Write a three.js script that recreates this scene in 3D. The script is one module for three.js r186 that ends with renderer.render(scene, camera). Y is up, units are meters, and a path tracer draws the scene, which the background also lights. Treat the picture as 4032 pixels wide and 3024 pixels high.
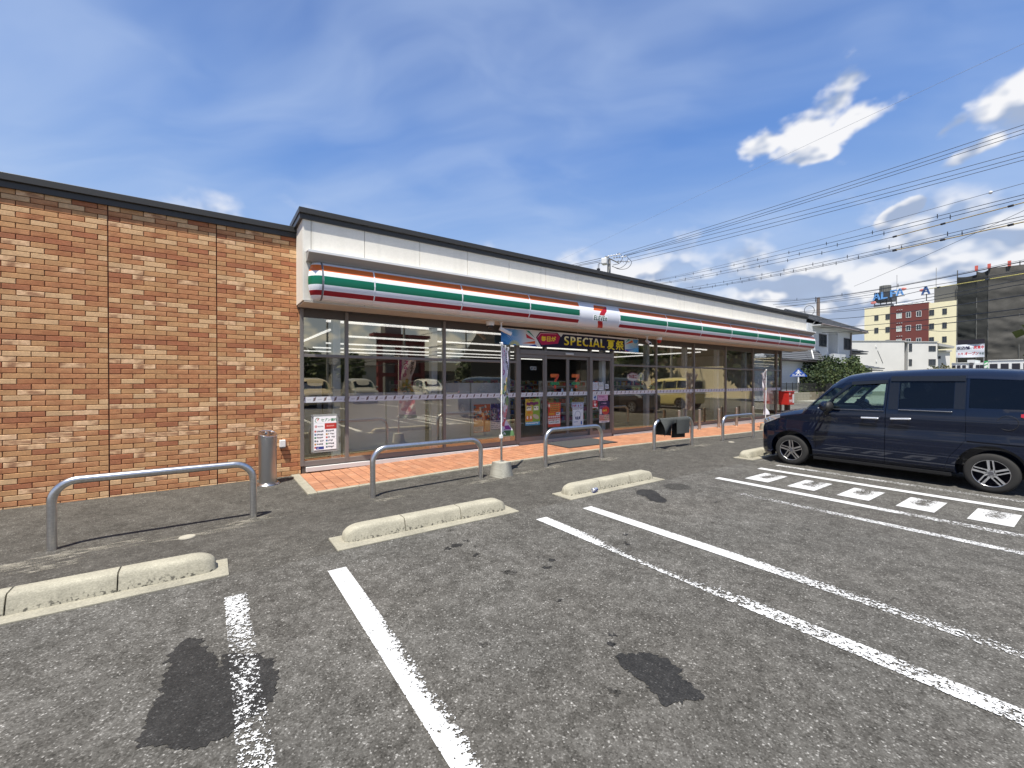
import * as THREE from 'three';
import { mergeGeometries, mergeVertices, toCreasedNormals } from 'three/addons/utils/BufferGeometryUtils.js';
import { ImprovedNoise } from 'three/addons/math/ImprovedNoise.js';
import { RoundedBoxGeometry } from 'three/addons/geometries/RoundedBoxGeometry.js';
import { RectAreaLightUniformsLib } from 'three/addons/lights/RectAreaLightUniformsLib.js';
import { Brush, Evaluator, ADDITION, SUBTRACTION, INTERSECTION } from 'three-bvh-csg';

// ---------- camera, sky, sun, exposure ----------
// x runs along the shop front to the right, z out of the shop front towards the lot, y up
const scene = new THREE.Scene();
const renderer = new THREE.WebGLRenderer({ antialias: true });
renderer.toneMapping = THREE.LinearToneMapping;
renderer.toneMappingExposure = 1.42;
renderer.shadowMap.enabled = true;
const camera = new THREE.PerspectiveCamera(2 * Math.atan(1512 / 1682) * 180 / Math.PI, 4 / 3, 0.05, 6000);
camera.rotation.order = 'YXZ';
camera.position.set(0, 1.525, 8.4);
camera.rotation.set(-0.4 * Math.PI / 180, -35.3 * Math.PI / 180, 0);

const EXPO = 1.42;
const SUN = new THREE.Vector3(-0.345, 1, 0.26).normalize();
const sun = new THREE.DirectionalLight(new THREE.Color(1.0, 0.955, 0.86), 4.9);
sun.position.copy(SUN).multiplyScalar(60).add(new THREE.Vector3(8, 0, 4));
sun.target.position.set(8, 0, 4);
sun.castShadow = true;
sun.shadow.radius = 1;
sun.shadow.mapSize.set(4096, 4096);
Object.assign(sun.shadow.camera, { left: -60, right: 60, top: 50, bottom: -50, near: 1, far: 200 });
scene.add(sun, sun.target);

// ---------- helpers ----------
function rng(seed) { let a = seed >>> 0; return () => { a = (a + 0x6D2B79F5) | 0; let t = Math.imul(a ^ (a >>> 15), 1 | a); t = (t + Math.imul(t ^ (t >>> 7), 61 | t)) ^ t; return ((t ^ (t >>> 14)) >>> 0) / 4294967296; }; }
const perlin = (() => { const keep = Math.random; Math.random = rng(7); const p = new ImprovedNoise(); Math.random = keep; return p; })();
const n3 = (x, y, z) => perlin.noise(x, y, z);
const fbm = (x, y, z, o = 4) => { let s = 0, a = 0.5; for (let i = 0; i < o; i++) { s += a * n3(x, y, z); x = x * 2.03 + 11.3; y = y * 2.03 + 5.1; z = z * 2.03 + 1.7; a *= 0.5; } return s; };
const clamp = (x, a = 0, b = 1) => Math.min(b, Math.max(a, x));
const smooth = (a, b, x) => { const t = clamp((x - a) / (b - a)); return t * t * (3 - 2 * t); };
const lerp = (a, b, t) => a + (b - a) * t;
const knots = (k, x) => { if (x <= k[0][0]) return k[0][1]; for (let i = 1; i < k.length; i++) if (x <= k[i][0]) return lerp(k[i - 1][1], k[i][1], (x - k[i - 1][0]) / (k[i][0] - k[i - 1][0])); return k[k.length - 1][1]; };
const lin = (c) => (c <= 0.04045 ? c / 12.92 : ((c + 0.055) / 1.055) ** 2.4);
const names = {};
function numbered(n) { const k = names[n] = (names[n] ?? -1) + 1; return k ? `${n}_${String(k).padStart(3, '0')}` : n; }
function tag(o, label, category, group, kind) {
  if (label) o.userData.label = label;
  if (category) o.userData.category = category;
  if (group) o.userData.group = group;
  if (kind) o.userData.kind = kind;
  return o;
}
function thing(name, label, category, [x, y, z] = [0, 0, 0], turn = 0, group) {
  const o = new THREE.Group(); o.name = numbered(name); scene.add(o);
  o.position.set(x, y, z); o.rotation.y = turn;
  return tag(o, label, category, group);
}
function copyOf(o, name, label, [x, y, z], turn) {
  const c = o.clone(); c.name = numbered(name); scene.add(c); c.position.set(x, y, z); c.rotation.y = turn;
  c.userData = { ...o.userData, label }; return c;
}
function join(g) { if (!Array.isArray(g)) return g; const all = g.map((q) => { const r = q.index ? q.toNonIndexed() : q; for (const k of Object.keys(r.attributes)) if (!['position', 'normal', 'uv', 'color'].includes(k)) r.deleteAttribute(k); return r; }); return all.length === 1 ? all[0] : mergeGeometries(all); }
function obj(name, g, m, parent = scene) {
  const o = new THREE.Mesh(join(g), m); o.name = parent === scene ? numbered(name) : name;
  o.castShadow = o.receiveShadow = true; parent.add(o); return o;
}
function struct(name, g, m) { const o = obj(name, g, m); o.userData.kind = 'structure'; return o; }
// planar uv in metres by the dominant axis of each face
function metreUV(g, s = 1, ox = 0, oy = 0) {
  const q = g.index ? g.toNonIndexed() : g, p = q.attributes.position, n = q.attributes.normal, uv = new Float32Array(p.count * 2);
  for (let i = 0; i < p.count; i++) {
    const ax = Math.abs(n.getX(i)), ay = Math.abs(n.getY(i)), az = Math.abs(n.getZ(i));
    const [u, v] = ay > ax && ay > az ? [p.getX(i), -p.getZ(i)] : ax > az ? [p.getZ(i), p.getY(i)] : [p.getX(i), p.getY(i)];
    uv[2 * i] = u * s + ox; uv[2 * i + 1] = v * s + oy;
  }
  q.setAttribute('uv', new THREE.BufferAttribute(uv, 2)); return q;
}
const box = (x0, x1, y0, y1, z0, z1) => { const g = new THREE.BoxGeometry(x1 - x0, y1 - y0, z1 - z0); g.translate((x0 + x1) / 2, (y0 + y1) / 2, (z0 + z1) / 2); return metreUV(g); };
const rbox = (x0, x1, y0, y1, z0, z1, r = 0.01, s = 2) => { const g = new RoundedBoxGeometry(x1 - x0, y1 - y0, z1 - z0, s, Math.min(r, 0.49 * Math.min(x1 - x0, y1 - y0, z1 - z0))); g.translate((x0 + x1) / 2, (y0 + y1) / 2, (z0 + z1) / 2); return g; };
const cyl = (r0, r1, h, x, y, z, seg = 20) => { const g = new THREE.CylinderGeometry(r1, r0, h, seg); g.translate(x, y + h / 2, z); return g; };
function rod(a, b, r, seg = 8) {
  const A = new THREE.Vector3(...a), B = new THREE.Vector3(...b), d = B.clone().sub(A), g = new THREE.CylinderGeometry(r, r, d.length(), seg);
  g.applyQuaternion(new THREE.Quaternion().setFromUnitVectors(new THREE.Vector3(0, 1, 0), d.clone().normalize())); g.translate(...A.add(B).multiplyScalar(0.5).toArray()); return g;
}
// polygon in (a, b), pulled out along a third axis; axis 'x': polygon is (z, y)
function prism(pts, c0, c1, axis = 'z') {
  const g = new THREE.ExtrudeGeometry(new THREE.Shape(pts.map((p) => new THREE.Vector2(...p))), { depth: c1 - c0, bevelEnabled: false });
  g.translate(0, 0, c0);
  if (axis === 'x') g.applyMatrix4(new THREE.Matrix4().set(0, 0, 1, 0, 0, 1, 0, 0, 1, 0, 0, 0, 0, 0, 0, 1)), flip(g);
  return g;
}
function flip(g) {
  const q = g.index ? g.toNonIndexed() : g;
  for (const a of Object.values(q.attributes)) { const s = a.itemSize, r = a.array; for (let i = 0; i < a.count; i += 3) for (let k = 0; k < s; k++) { const t = r[(i + 1) * s + k]; r[(i + 1) * s + k] = r[(i + 2) * s + k]; r[(i + 2) * s + k] = t; } }
  q.computeVertexNormals(); return g === q ? g : g.copy(q);
}
function gridGeo(nu, nv, f, uvf) {
  const p = [], uv = [], ix = [];
  for (let j = 0; j <= nv; j++) for (let i = 0; i <= nu; i++) { const q = f(i / nu, j / nv); p.push(...q); uv.push(...(uvf ? uvf(i / nu, j / nv, q) : [i / nu, j / nv])); }
  for (let j = 0; j < nv; j++) for (let i = 0; i < nu; i++) { const a = j * (nu + 1) + i, b = a + 1, c = a + nu + 1, d = c + 1; ix.push(a, b, d, a, d, c); }
  const g = new THREE.BufferGeometry(); g.setAttribute('position', new THREE.Float32BufferAttribute(p, 3)); g.setAttribute('uv', new THREE.Float32BufferAttribute(uv, 2)); g.setIndex(ix); g.computeVertexNormals(); return g;
}
// textures: px(u, v, x, y) gives sRGB 0..255 (or values for data)
function tex(w, h, px, srgb = true) {
  const d = new Uint8Array(w * h * 4);
  for (let y = 0; y < h; y++) for (let x = 0; x < w; x++) { const c = px(x / w, y / h, x, y), i = (y * w + x) * 4; d[i] = clamp(c[0], 0, 255); d[i + 1] = clamp(c[1], 0, 255); d[i + 2] = clamp(c[2], 0, 255); d[i + 3] = c[3] === undefined ? 255 : clamp(c[3], 0, 255); }
  const t = new THREE.DataTexture(d, w, h); t.wrapS = t.wrapT = THREE.RepeatWrapping; t.magFilter = THREE.LinearFilter; t.minFilter = THREE.LinearMipmapLinearFilter; t.generateMipmaps = true;
  if (srgb) t.colorSpace = THREE.SRGBColorSpace; t.needsUpdate = true; return t;
}
function canvasTex(w, h, draw) {
  const c = document.createElement('canvas'); c.width = w; c.height = h; const g = c.getContext('2d'); draw(g, w, h);
  const t = new THREE.CanvasTexture(c); t.colorSpace = THREE.SRGBColorSpace; t.magFilter = THREE.LinearFilter; return t;
}
const std = (c, r = 0.8, o = {}) => new THREE.MeshStandardMaterial({ color: c, roughness: r, ...o });
const rgb = (r, g, b) => new THREE.Color().setRGB(r, g, b);
// tileable value noise
function tnoise(x, y, per, seed) {
  const xi = Math.floor(x), yi = Math.floor(y), fx = x - xi, fy = y - yi, sx = fx * fx * (3 - 2 * fx), sy = fy * fy * (3 - 2 * fy);
  const h = (a, b) => { a = ((a % per) + per) % per; b = ((b % per) + per) % per; let k = Math.imul(a, 374761393) + Math.imul(b, 668265263) + Math.imul(seed, 974634777); k = Math.imul(k ^ (k >>> 13), 1274126177); return ((k ^ (k >>> 16)) >>> 0) / 4294967296; };
  return lerp(lerp(h(xi, yi), h(xi + 1, yi), sx), lerp(h(xi, yi + 1), h(xi + 1, yi + 1), sx), sy);
}
const tfbm = (u, v, f, seed, o = 4) => { let s = 0, a = 0.5, t = 0; for (let i = 0; i < o; i++) { s += a * tnoise(u * f, v * f, f, seed + i); t += a; a *= 0.55; f *= 2; } return s / t; };

// ---------- sky ----------
{
  const W = 4096, H = 2048, d = new Float32Array(W * H * 4);
  const G = [[-90, [88, 88, 86]], [-4, [150, 160, 170]], [0, [205, 218, 234]], [5, [188, 207, 234]], [11, [176, 200, 234]], [18, [142, 178, 231]], [27, [106, 149, 217]], [38, [90, 129, 197]], [60, [76, 109, 173]], [90, [62, 93, 155]]].map(([e, c]) => [e, c.map((k) => lin(k / 255) / EXPO)]);
  const grad = (e) => { for (let i = 1; i < G.length; i++) if (e <= G[i][0]) { const t = (e - G[i - 1][0]) / (G[i][0] - G[i - 1][0]); return G[i][1].map((b, k) => lerp(G[i - 1][1][k], b, t)); } return G[G.length - 1][1]; };
  // heaps: azimuth from straight into the shop front to the right, elevation, half sizes, tilt
  const heaps = [[70.2, 25.6, 5.2, 2.2, 0.3], [72.2, 27.2, 3.2, 2.2, 0.5], [66.2, 25.2, 3.0, 1.2, 0.1], [73.6, 25.8, 3.2, 1.5, 0.3], [69.6, 23.4, 2.2, 0.7, 0],
    [84.6, 23.6, 3.2, 2.0, 0.3], [87.5, 22.0, 4.0, 2.0, 0], [80.6, 22.4, 1.9, 1.0, 0.4], [82.4, 20.1, 2.0, 0.8, 0.3], [86.6, 29.6, 2.0, 1.4, 0.4], [77.2, 15.8, 2.0, 1.1, 0.4],
    [101, 26, 5, 2.4, 0.2], [118, 20, 6, 2.4, 0.2], [137, 29, 5, 2.2, 0.2], [161, 22, 6, 2.2, 0], [187, 19, 5, 2, 0.2], [214, 27, 5, 2, 0], [243, 20, 6, 2.4, 0.2], [272, 25, 5, 2, 0.1], [300, 19, 5, 2, 0.2]];
  const D = Math.PI / 180;
  const heapAt = (az, el) => {
    let m = -9;
    for (const [a, e, ra, re, k] of heaps) {
      let da = az - a; if (da > 180) da -= 360; if (da < -180) da += 360; da *= Math.cos(el * D);
      if (Math.abs(da) > 3 * ra) continue;
      const q = 1 - Math.hypot(da / ra, (el - e - da * k) / re); if (q > m) m = q;
    }
    return m;
  };
  for (let y = 0; y < H; y++) {
    const el = ((y + 0.5) / H - 0.5) * 180, base = grad(el), ce = Math.cos(el * D), sy = Math.sin(el * D);
    for (let x = 0; x < W; x++) {
      const i = (y * W + x) * 4; let c = base; d[i + 3] = 1;
      if (el > -2) {
        const phi = ((x + 0.5) / W - 0.5) * 2 * Math.PI, dx = Math.cos(phi) * ce, dz = Math.sin(phi) * ce;
        let az = Math.atan2(dx, -dz) / D; if (az < -60) az += 360;
        // high thin streaks, on a level sheet far up
        const k = 1 / (sy + 0.16), px = dx * k, pz = dz * k, s = (px + pz) * 0.7071, t = (pz - px) * 0.7071;
        const w1 = fbm(px * 1.1, 3.1, pz * 1.1, 3) * 1.5;
        const veil = fbm(s * 1.0 + w1, 8.3, t * 2.6 + w1 * 0.7, 5), fine = fbm(s * 3.2 + w1 * 2, 2.2, t * 7.5 + w1, 4), patch = fbm(px * 0.75 + 4.2, 1.4, pz * 0.75 + 2.2, 3);
        let a = smooth(-0.42, 0.62, veil * 0.8 + 0.16 * fine + 0.75 * patch + 0.05) * 0.66;
        a = Math.max(a, 0) * smooth(2, 10, el);
        const tint = [lin(0.735) / EXPO, lin(0.815) / EXPO, lin(0.945) / EXPO];
        c = base.map((b, q) => lerp(b, tint[q], a));
        // heaped clouds
        const near = heapAt(az, el), low = smooth(21, 9, el + 7 * fbm(dx * 3.2, dz * 3.2, 6.6, 3));
        if (near > -1.2 || low > 0.01) {
          const f = 9, n = fbm(dx * f, sy * f * 1.5, dz * f, 6), nu = fbm(dx * f + 0.10, (sy + 0.018) * f * 1.5, dz * f - 0.02, 4), n0 = fbm(dx * f, sy * f * 1.5, dz * f, 4);
          const dh = near + n * 2.1, dl = low * 1.5 - 0.42 + n * 1.5, dn = Math.max(dh, dl);
          const al = smooth(0, dh > dl ? 0.6 : 1.15, dn) * (dh > dl ? 0.97 : 0.9);
          if (al > 0) {
            const lit = clamp(0.60 + (n0 - nu) * 5.5 + (0.45 - clamp(dn, 0, 1)) * 0.35);
            const sh = [[166, 182, 210], [250, 250, 252]].map((q) => q.map((z) => lin(z / 255) / EXPO));
            c = c.map((b, q) => lerp(b, lerp(sh[0][q], sh[1][q], lit), al));
          }
        }
      }
      d[i] = c[0]; d[i + 1] = c[1]; d[i + 2] = c[2];
    }
  }
  const sky = new THREE.DataTexture(d, W, H, THREE.RGBAFormat, THREE.FloatType);
  sky.mapping = THREE.EquirectangularReflectionMapping; sky.magFilter = THREE.LinearFilter; sky.needsUpdate = true;
  scene.background = sky; scene.environment = sky;
}
// ---------- ground ----------
const KB = [[-12, -0.2], [-6, -0.17], [-1.2, -0.155], [1.2, -0.147], [2.4, -0.122], [3.5, -0.095], [5, -0.07], [6.5, -0.055], [8.3, -0.057], [9.5, -0.072], [11, -0.09], [12.3, -0.12], [14.5, -0.145], [17, -0.16], [21, -0.19], [30, -0.2]];
const edgeY = (x) => -0.2 * smooth(21, 30, x);
const yg = (x, z) => lerp(knots(KB, x), edgeY(x), smooth(2.2, 4.25, z));
// asphalt: crushed stone of mixed tone set in dark binder; one tile of 4 m
const ASPH = 2048;
const stone = (() => {
  const n = ASPH / 4, r = rng(11), px = new Float32Array(n * n), py = new Float32Array(n * n), tone = new Float32Array(n * n), big = new Float32Array(n * n);
  for (let i = 0; i < n * n; i++) { px[i] = r(); py[i] = r(); const t = r(); tone[i] = t < 0.13 ? -18 - 12 * r() : t > 0.965 ? 44 + 36 * r() : t > 0.83 ? 16 + 20 * r() : -12 + 24 * r(); big[i] = 0.6 + 0.9 * r(); }
  const out = new Float32Array(ASPH * ASPH), gap = new Float32Array(ASPH * ASPH);
  for (let y = 0; y < ASPH; y++) for (let x = 0; x < ASPH; x++) {
    const cx = x >> 2, cy = y >> 2, fx = x / 4, fy = y / 4; let d1 = 9, d2 = 9, id = 0;
    for (let j = -1; j <= 1; j++) for (let i = -1; i <= 1; i++) {
      const gx = (cx + i + n) % n, gy = (cy + j + n) % n, k = gy * n + gx, ax = cx + i + px[k] - fx, ay = cy + j + py[k] - fy, d = Math.sqrt(ax * ax + ay * ay) / big[k];
      if (d < d1) { d2 = d1; d1 = d; id = k; } else if (d < d2) d2 = d;
    }
    out[y * ASPH + x] = tone[id]; gap[y * ASPH + x] = clamp((d2 - d1) * 3.2);
  }
  return { out, gap };
})();
const asphTex = tex(ASPH, ASPH, (u, v, x, y) => {
  const i = y * ASPH + x, soft = (tfbm(u, v, 24, 5, 3) - 0.5) * 26 + (tfbm(u, v, 90, 9, 2) - 0.5) * 30, g = stone.gap[i];
  const b = 83 + soft + stone.out[i] * (0.35 + 0.65 * g) - (1 - g) * 13; return [b + 2.5, b, b - 5];
});
const asphBump = tex(1024, 1024, (u, v, x, y) => { const i = (y * 2) * ASPH + x * 2, h = 40 + 150 * stone.gap[i] + stone.out[i] * 0.4; return [h, h, h]; }, false);
for (const t of [asphTex, asphBump]) t.repeat.set(0.25, 0.25);
const asphalt = (c, o = {}) => new THREE.MeshStandardMaterial({ color: c, map: asphTex, bumpMap: asphBump, bumpScale: 0.0022, roughness: 0.93, ...o });
const lotMat = asphalt(0xffffff, { vertexColors: true });
const apronMat = asphalt(rgb(0.80, 0.785, 0.765), { vertexColors: true });
function groundSheet(x0, x1, z0, z1, step, f, wear) {
  const nx = Math.max(1, Math.round((x1 - x0) / step)), nz = Math.max(1, Math.round((z1 - z0) / step));
  const g = gridGeo(nx, nz, (u, v) => { const x = lerp(x0, x1, u), z = lerp(z1, z0, v); return [x, f(x, z), z]; }, (u, v, q) => [q[0], -q[2]]);
  const p = g.attributes.position, c = [];
  for (let i = 0; i < p.count; i++) c.push(...wear(p.getX(i), p.getZ(i)));
  g.setAttribute('color', new THREE.Float32BufferAttribute(c, 3)); return g;
}
const lotWear = (x, z) => { const k = 1 + 0.20 * fbm(x * 0.55, 3.3, z * 0.4, 4) + 0.08 * fbm(x * 2.3, 7.1, z * 2.3, 3), w = 0.03 * fbm(x * 0.8 + 3, 1.1, z * 0.8, 3); return [k * (1 + w), k, k * (1 - w)]; };
const apronWear = (x, z) => { const k = 1 + 0.20 * fbm(x * 0.8, 5.3, z * 0.8, 4) + 0.10 * fbm(x * 3, 2.1, z * 3, 3); return [k, k, k * 0.99]; };

struct('ground', groundSheet(-1500, 1500, -1500, 1500, 1500, () => -0.34, () => [0.8, 0.82, 0.72]), std(0x6f6f62, 0.95, { vertexColors: true }));
const lot = struct('parking_lot', [groundSheet(-9, 26, 4.4, 24, 0.14, (x, z) => yg(x, z), lotWear), groundSheet(-60, -9, 4.4, 75, 3, () => 0, lotWear), groundSheet(-9, 26, 24, 75, 3, (x) => edgeY(x), lotWear)], lotMat);
lot.userData.label = 'worn grey asphalt car park with white bay lines';
const apron = struct('footway', groundSheet(-14, 26, -0.3, 4.4, 0.12, yg, apronWear), apronMat);
apron.userData.label = 'darker strip of asphalt between the bays and the shop';
struct('street', groundSheet(26, 38.3, -60, 80, 1, (x) => edgeY(x) - 0.004 * smooth(26, 26.2, x), lotWear), asphalt(rgb(1.25, 1.25, 1.22), { vertexColors: true }));
const conc = (() => { const t = tex(512, 512, (u, v) => { const k = 1 + 0.22 * (tfbm(u, v, 6, 3, 5) - 0.5) + 0.22 * (tfbm(u, v, 110, 8, 2) - 0.5); return [152 * k, 147 * k, 131 * k]; }); return t; })();
const concMat = std(0xffffff, 0.9, { map: conc }), greyConc = std(rgb(0.86, 0.92, 1.02), 0.9, { map: conc });
{
  const kerbs = []; for (let z = -30; z < 8; z += 1) kerbs.push(rbox(38.3, 38.5, -0.3, -0.06, z, z + 0.99, 0.02, 1));
  struct('kerb', kerbs, greyConc);
  struct('pavement', box(38.5, 60, -0.4, -0.07, -30, 20), greyConc);
}

// ---------- painted lines, stains on the lot ----------
const paintNoise = (() => { const r = rng(21), a = new Float32Array(512 * 2048); for (let i = 0; i < a.length; i++) a[i] = r(); return a; })();
// wear(s, t): how much paint is left, 0..1; s across from the left edge, t along from the shop
function paintLine(x0, x1, z0, z1, wear, seed, label) {
  const w = x1 - x0, l = z1 - z0, H = Math.min(2048, Math.round(l / 0.0028)), Wd = Math.max(16, Math.round(w / 0.0028));
  const t = tex(Wd, H, (u, v, x, y) => {
    const tt = 1 - v, X = u * w * 100, Z = tt * l * 100, keep = wear(u, tt);
    const grain = 0.5 + 1.1 * fbm(X * 0.42, seed, Z * 0.42, 3) + 0.5 * n3(X * 1.3, seed + 4, Z * 1.3), wide = 0.9 * fbm(X * 0.06, seed + 9, Z * 0.05, 3);
    const crack = Math.abs(fbm(X * 0.16, seed + 20, Z * 0.16, 3)) < 0.018 ? 0.35 : 0;
    const edge = 0.006 * 100, e = Math.min(X, w * 100 - X, Z + 0.3, l * 100 - Z + 0.3), rag = e < edge ? (1 - e / edge) * 0.35 : 0;
    const a = keep + 0.42 * wide - rag - crack > grain ? 255 : 0, g = 202 + 20 * fbm(X * 0.3, seed + 2, Z * 0.3, 3) + 10 * wide;
    return [g, g, g - 1, a];
  });
  const m = std(0xffffff, 0.75, { map: t, alphaTest: 0.5, side: THREE.DoubleSide });
  const g = gridGeo(1, Math.max(2, Math.round(l)), (u, v) => { const x = lerp(x0, x1, u), z = lerp(z1, z0, v); return [x, yg(x, z) + 0.006, z]; });
  const o = obj('parking_line', g, m, lot); if (label) o.userData.label = label; o.castShadow = false; return o;
}
paintLine(0.075, 0.215, 4.8, 9.6, (s, t) => 0.72 - 0.25 * Math.abs(s - 0.4) - 0.3 * smooth(0.0, 0.18, t) + 0.1 * smooth(0.2, 0.5, t), 3.1, 'badly worn bay line running through the big oil stain');
paintLine(0.765, 0.905, 4.77, 9.6, (s, t) => 1.18 - 1.5 * Math.max(0, s - (0.92 - 0.55 * smooth(0.02, 0.3, t))) - 0.22 * smooth(0.1, 0.5, t), 7.7, 'bay line with cracked paint and a ragged right edge');
paintLine(2.92, 3.07, 4.73, 10.5, (s, t) => 1.15 - 0.62 * smooth(0.02, 0.22, t) - 1.5 * Math.max(0, s - lerp(0.75, 0.22, smooth(0.03, 0.24, t))) * (1 - smooth(0.24, 0.42, t)) + 0.12 * smooth(0.3, 0.45, t), 13.3, 'bay line worn to a thread along its first half');
paintLine(3.63, 3.78, 4.73, 10.5, (s, t) => 1.2 - 0.9 * Math.max(0, s - 0.55) - 0.75 * smooth(0.2, 0.5, t), 17.9, 'bay line solid near its end and patchy towards the camera');
paintLine(5.79, 5.91, 5.5, 9.4, (s, t) => 0.30 + 0.28 * smooth(0.1, 0.4, t) - 0.3 * smooth(0.55, 0.8, t), 23.1, 'faint worn bay line beside the striped walkway');
paintLine(6.43, 6.57, 4.79, 9.4, (s, t) => 1.3 - 0.85 * smooth(0.3, 0.52, t) - 0.2 * smooth(0.6, 0.9, t), 29.7, 'left border line of the striped walkway');
paintLine(7.74, 7.89, 4.82, 9.6, () => 1.25, 31.3, 'solid right border line of the striped walkway');
paintLine(8.29, 8.42, 4.88, 9.6, (s, t) => 0.62 - 0.25 * smooth(0.06, 0.2, t) + 0.3 * (s < 0.5 ? smooth(0.2, 0.26, t) * (1 - smooth(0.27, 0.34, t)) : 0), 37.1, 'thin worn bay line at the foot of the blue van');
for (let i = 0; i < 7; i++) {
  const z = 5.06 + i * 0.6;
  paintLine(6.82, 7.49, z, z + 0.34, (s, t) => 1.2 - (0.75 * Math.exp(-(((t - 0.5) / 0.28) ** 2)) + 0.25) * smooth(0.18, 0.5, s) * (i < 4 ? 1 : 0.8), 41 + i * 3.7, 'white stripe of the painted walkway').name = 'walkway_stripe';
}
// the opposite row of bays, mirrored in the glass
for (let i = 0; i < 9; i++) paintLine(-6.5 + i * 3.1, -6.36 + i * 3.1, 15.2, 20, () => 0.95, 90 + i, 'bay line in the opposite row');
for (let i = 0; i < 7; i++) paintLine(-0.6 + i * 0.55, -0.35 + i * 0.55, 21.5, 24, () => 1, 120 + i, 'white stripe of the opposite row').name = 'walkway_stripe';

function blot(parent, pts, seed, y, m, name, label) {
  const P = pts.map((p) => new THREE.Vector2(...p)), c = new THREE.CatmullRomCurve3(P.map((p) => new THREE.Vector3(p.x, 0, p.y)), true, 'catmullrom', 0.5), n = Math.max(60, Math.round(c.getLength() / 0.012));
  const out = c.getSpacedPoints(n).slice(0, -1).map((p) => new THREE.Vector2(p.x + 0.05 * fbm(p.x * 22, seed, p.z * 22, 3) + 0.03 * n3(p.x * 75, seed, p.z * 75), -(p.z + 0.05 * fbm(p.x * 22, seed + 7, p.z * 22, 3) + 0.03 * n3(p.x * 75, seed + 5, p.z * 75))));
  const g = new THREE.ShapeGeometry(new THREE.Shape(out)), q = g.attributes.position, uv = [];
  for (let i = 0; i < q.count; i++) { const x = q.getX(i), z = -q.getY(i); q.setXYZ(i, x, yg(x, z) + y, z); uv.push(x, -z); }
  g.setAttribute('uv', new THREE.Float32BufferAttribute(uv, 2)); g.computeVertexNormals();
  const o = obj(name, g, m, parent); o.castShadow = false; if (label) o.userData.label = label; return o;
}
const oilMat = asphalt(rgb(0.23, 0.23, 0.235), { roughness: 0.72 }), oldOil = asphalt(rgb(0.5, 0.5, 0.5));
blot(lot, [[-0.25, 6.03], [-0.24, 5.89], [-0.2, 5.7], [-0.19, 5.52], [-0.18, 5.35], [-0.13, 5.24], [-0.08, 5.26], [-0.03, 5.39], [0.01, 5.53], [0.035, 5.65], [0.06, 5.56], [0.1, 5.55], [0.19, 5.63], [0.23, 5.64], [0.27, 5.76], [0.28, 5.89], [0.26, 6.02], [0.22, 6.12], [0.14, 6.15], [0.06, 6.18], [0.01, 6.22], [-0.06, 6.21], [-0.12, 6.16], [-0.18, 6.1]], 3.3, 0.003, oilMat, 'oil_stain', 'large forked dark oil stain crossing a bay line');
blot(lot, [[1.82, 6.84], [1.86, 6.82], [1.95, 6.86], [2.02, 6.92], [2.04, 7.0], [2.0, 7.09], [1.97, 7.16], [1.96, 7.24], [1.9, 7.26], [1.82, 7.23], [1.75, 7.19], [1.755, 7.13], [1.785, 7.06], [1.79, 6.98], [1.785, 6.91]], 5.9, 0.003, oilMat, 'oil_stain', 'dark oval oil stain in the middle of a bay');
blot(lot, [[4.8, 4.59], [4.95, 4.56], [5.04, 4.69], [4.92, 4.87], [4.79, 5.07], [4.67, 5.14], [4.58, 5.09], [4.61, 4.95], [4.69, 4.82], [4.68, 4.7]], 8.1, 0.003, oilMat, 'oil_stain', 'small dark oil stain in front of the stop with the can');
const round = (x, z, r) => Array.from({ length: 8 }, (_, i) => [x + r * Math.cos(i * Math.PI / 4), z + 0.85 * r * Math.sin(i * Math.PI / 4)]);
blot(lot, round(5.5, 4.75, 0.2), 1.9, 0.002, oldOil, 'oil_stain', 'faded oil stain beside the dark one');
{
  const r = rng(5);
  for (const [x, z, s] of [[1.95, 5.63, 0.05], [1.93, 5.58, 0.035], [1.86, 4.88, 0.045], [2.0, 4.83, 0.03], [1.76, 4.9, 0.028], [1.99, 5.0, 0.02], [1.9, 5.17, 0.022], [2.25, 5.72, 0.034], [2.36, 5.64, 0.03], [2.31, 5.52, 0.024], [1.98, 6.18, 0.022], [1.89, 6.73, 0.02], [1.96, 6.67, 0.018], [1.62, 6.99, 0.03], [3.35, 5.6, 0.02], [3.18, 5.75, 0.022], [2.01, 4.5, 0.02], [5.2, 5.5, 0.03], [4.4, 5.9, 0.025], [1.3, 6.3, 0.018], [5.0, 6.6, 0.03]]) blot(lot, round(x, z, s), r() * 50, 0.0025, r() < 0.6 ? oilMat : oldOil, 'oil_spot');
}
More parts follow.
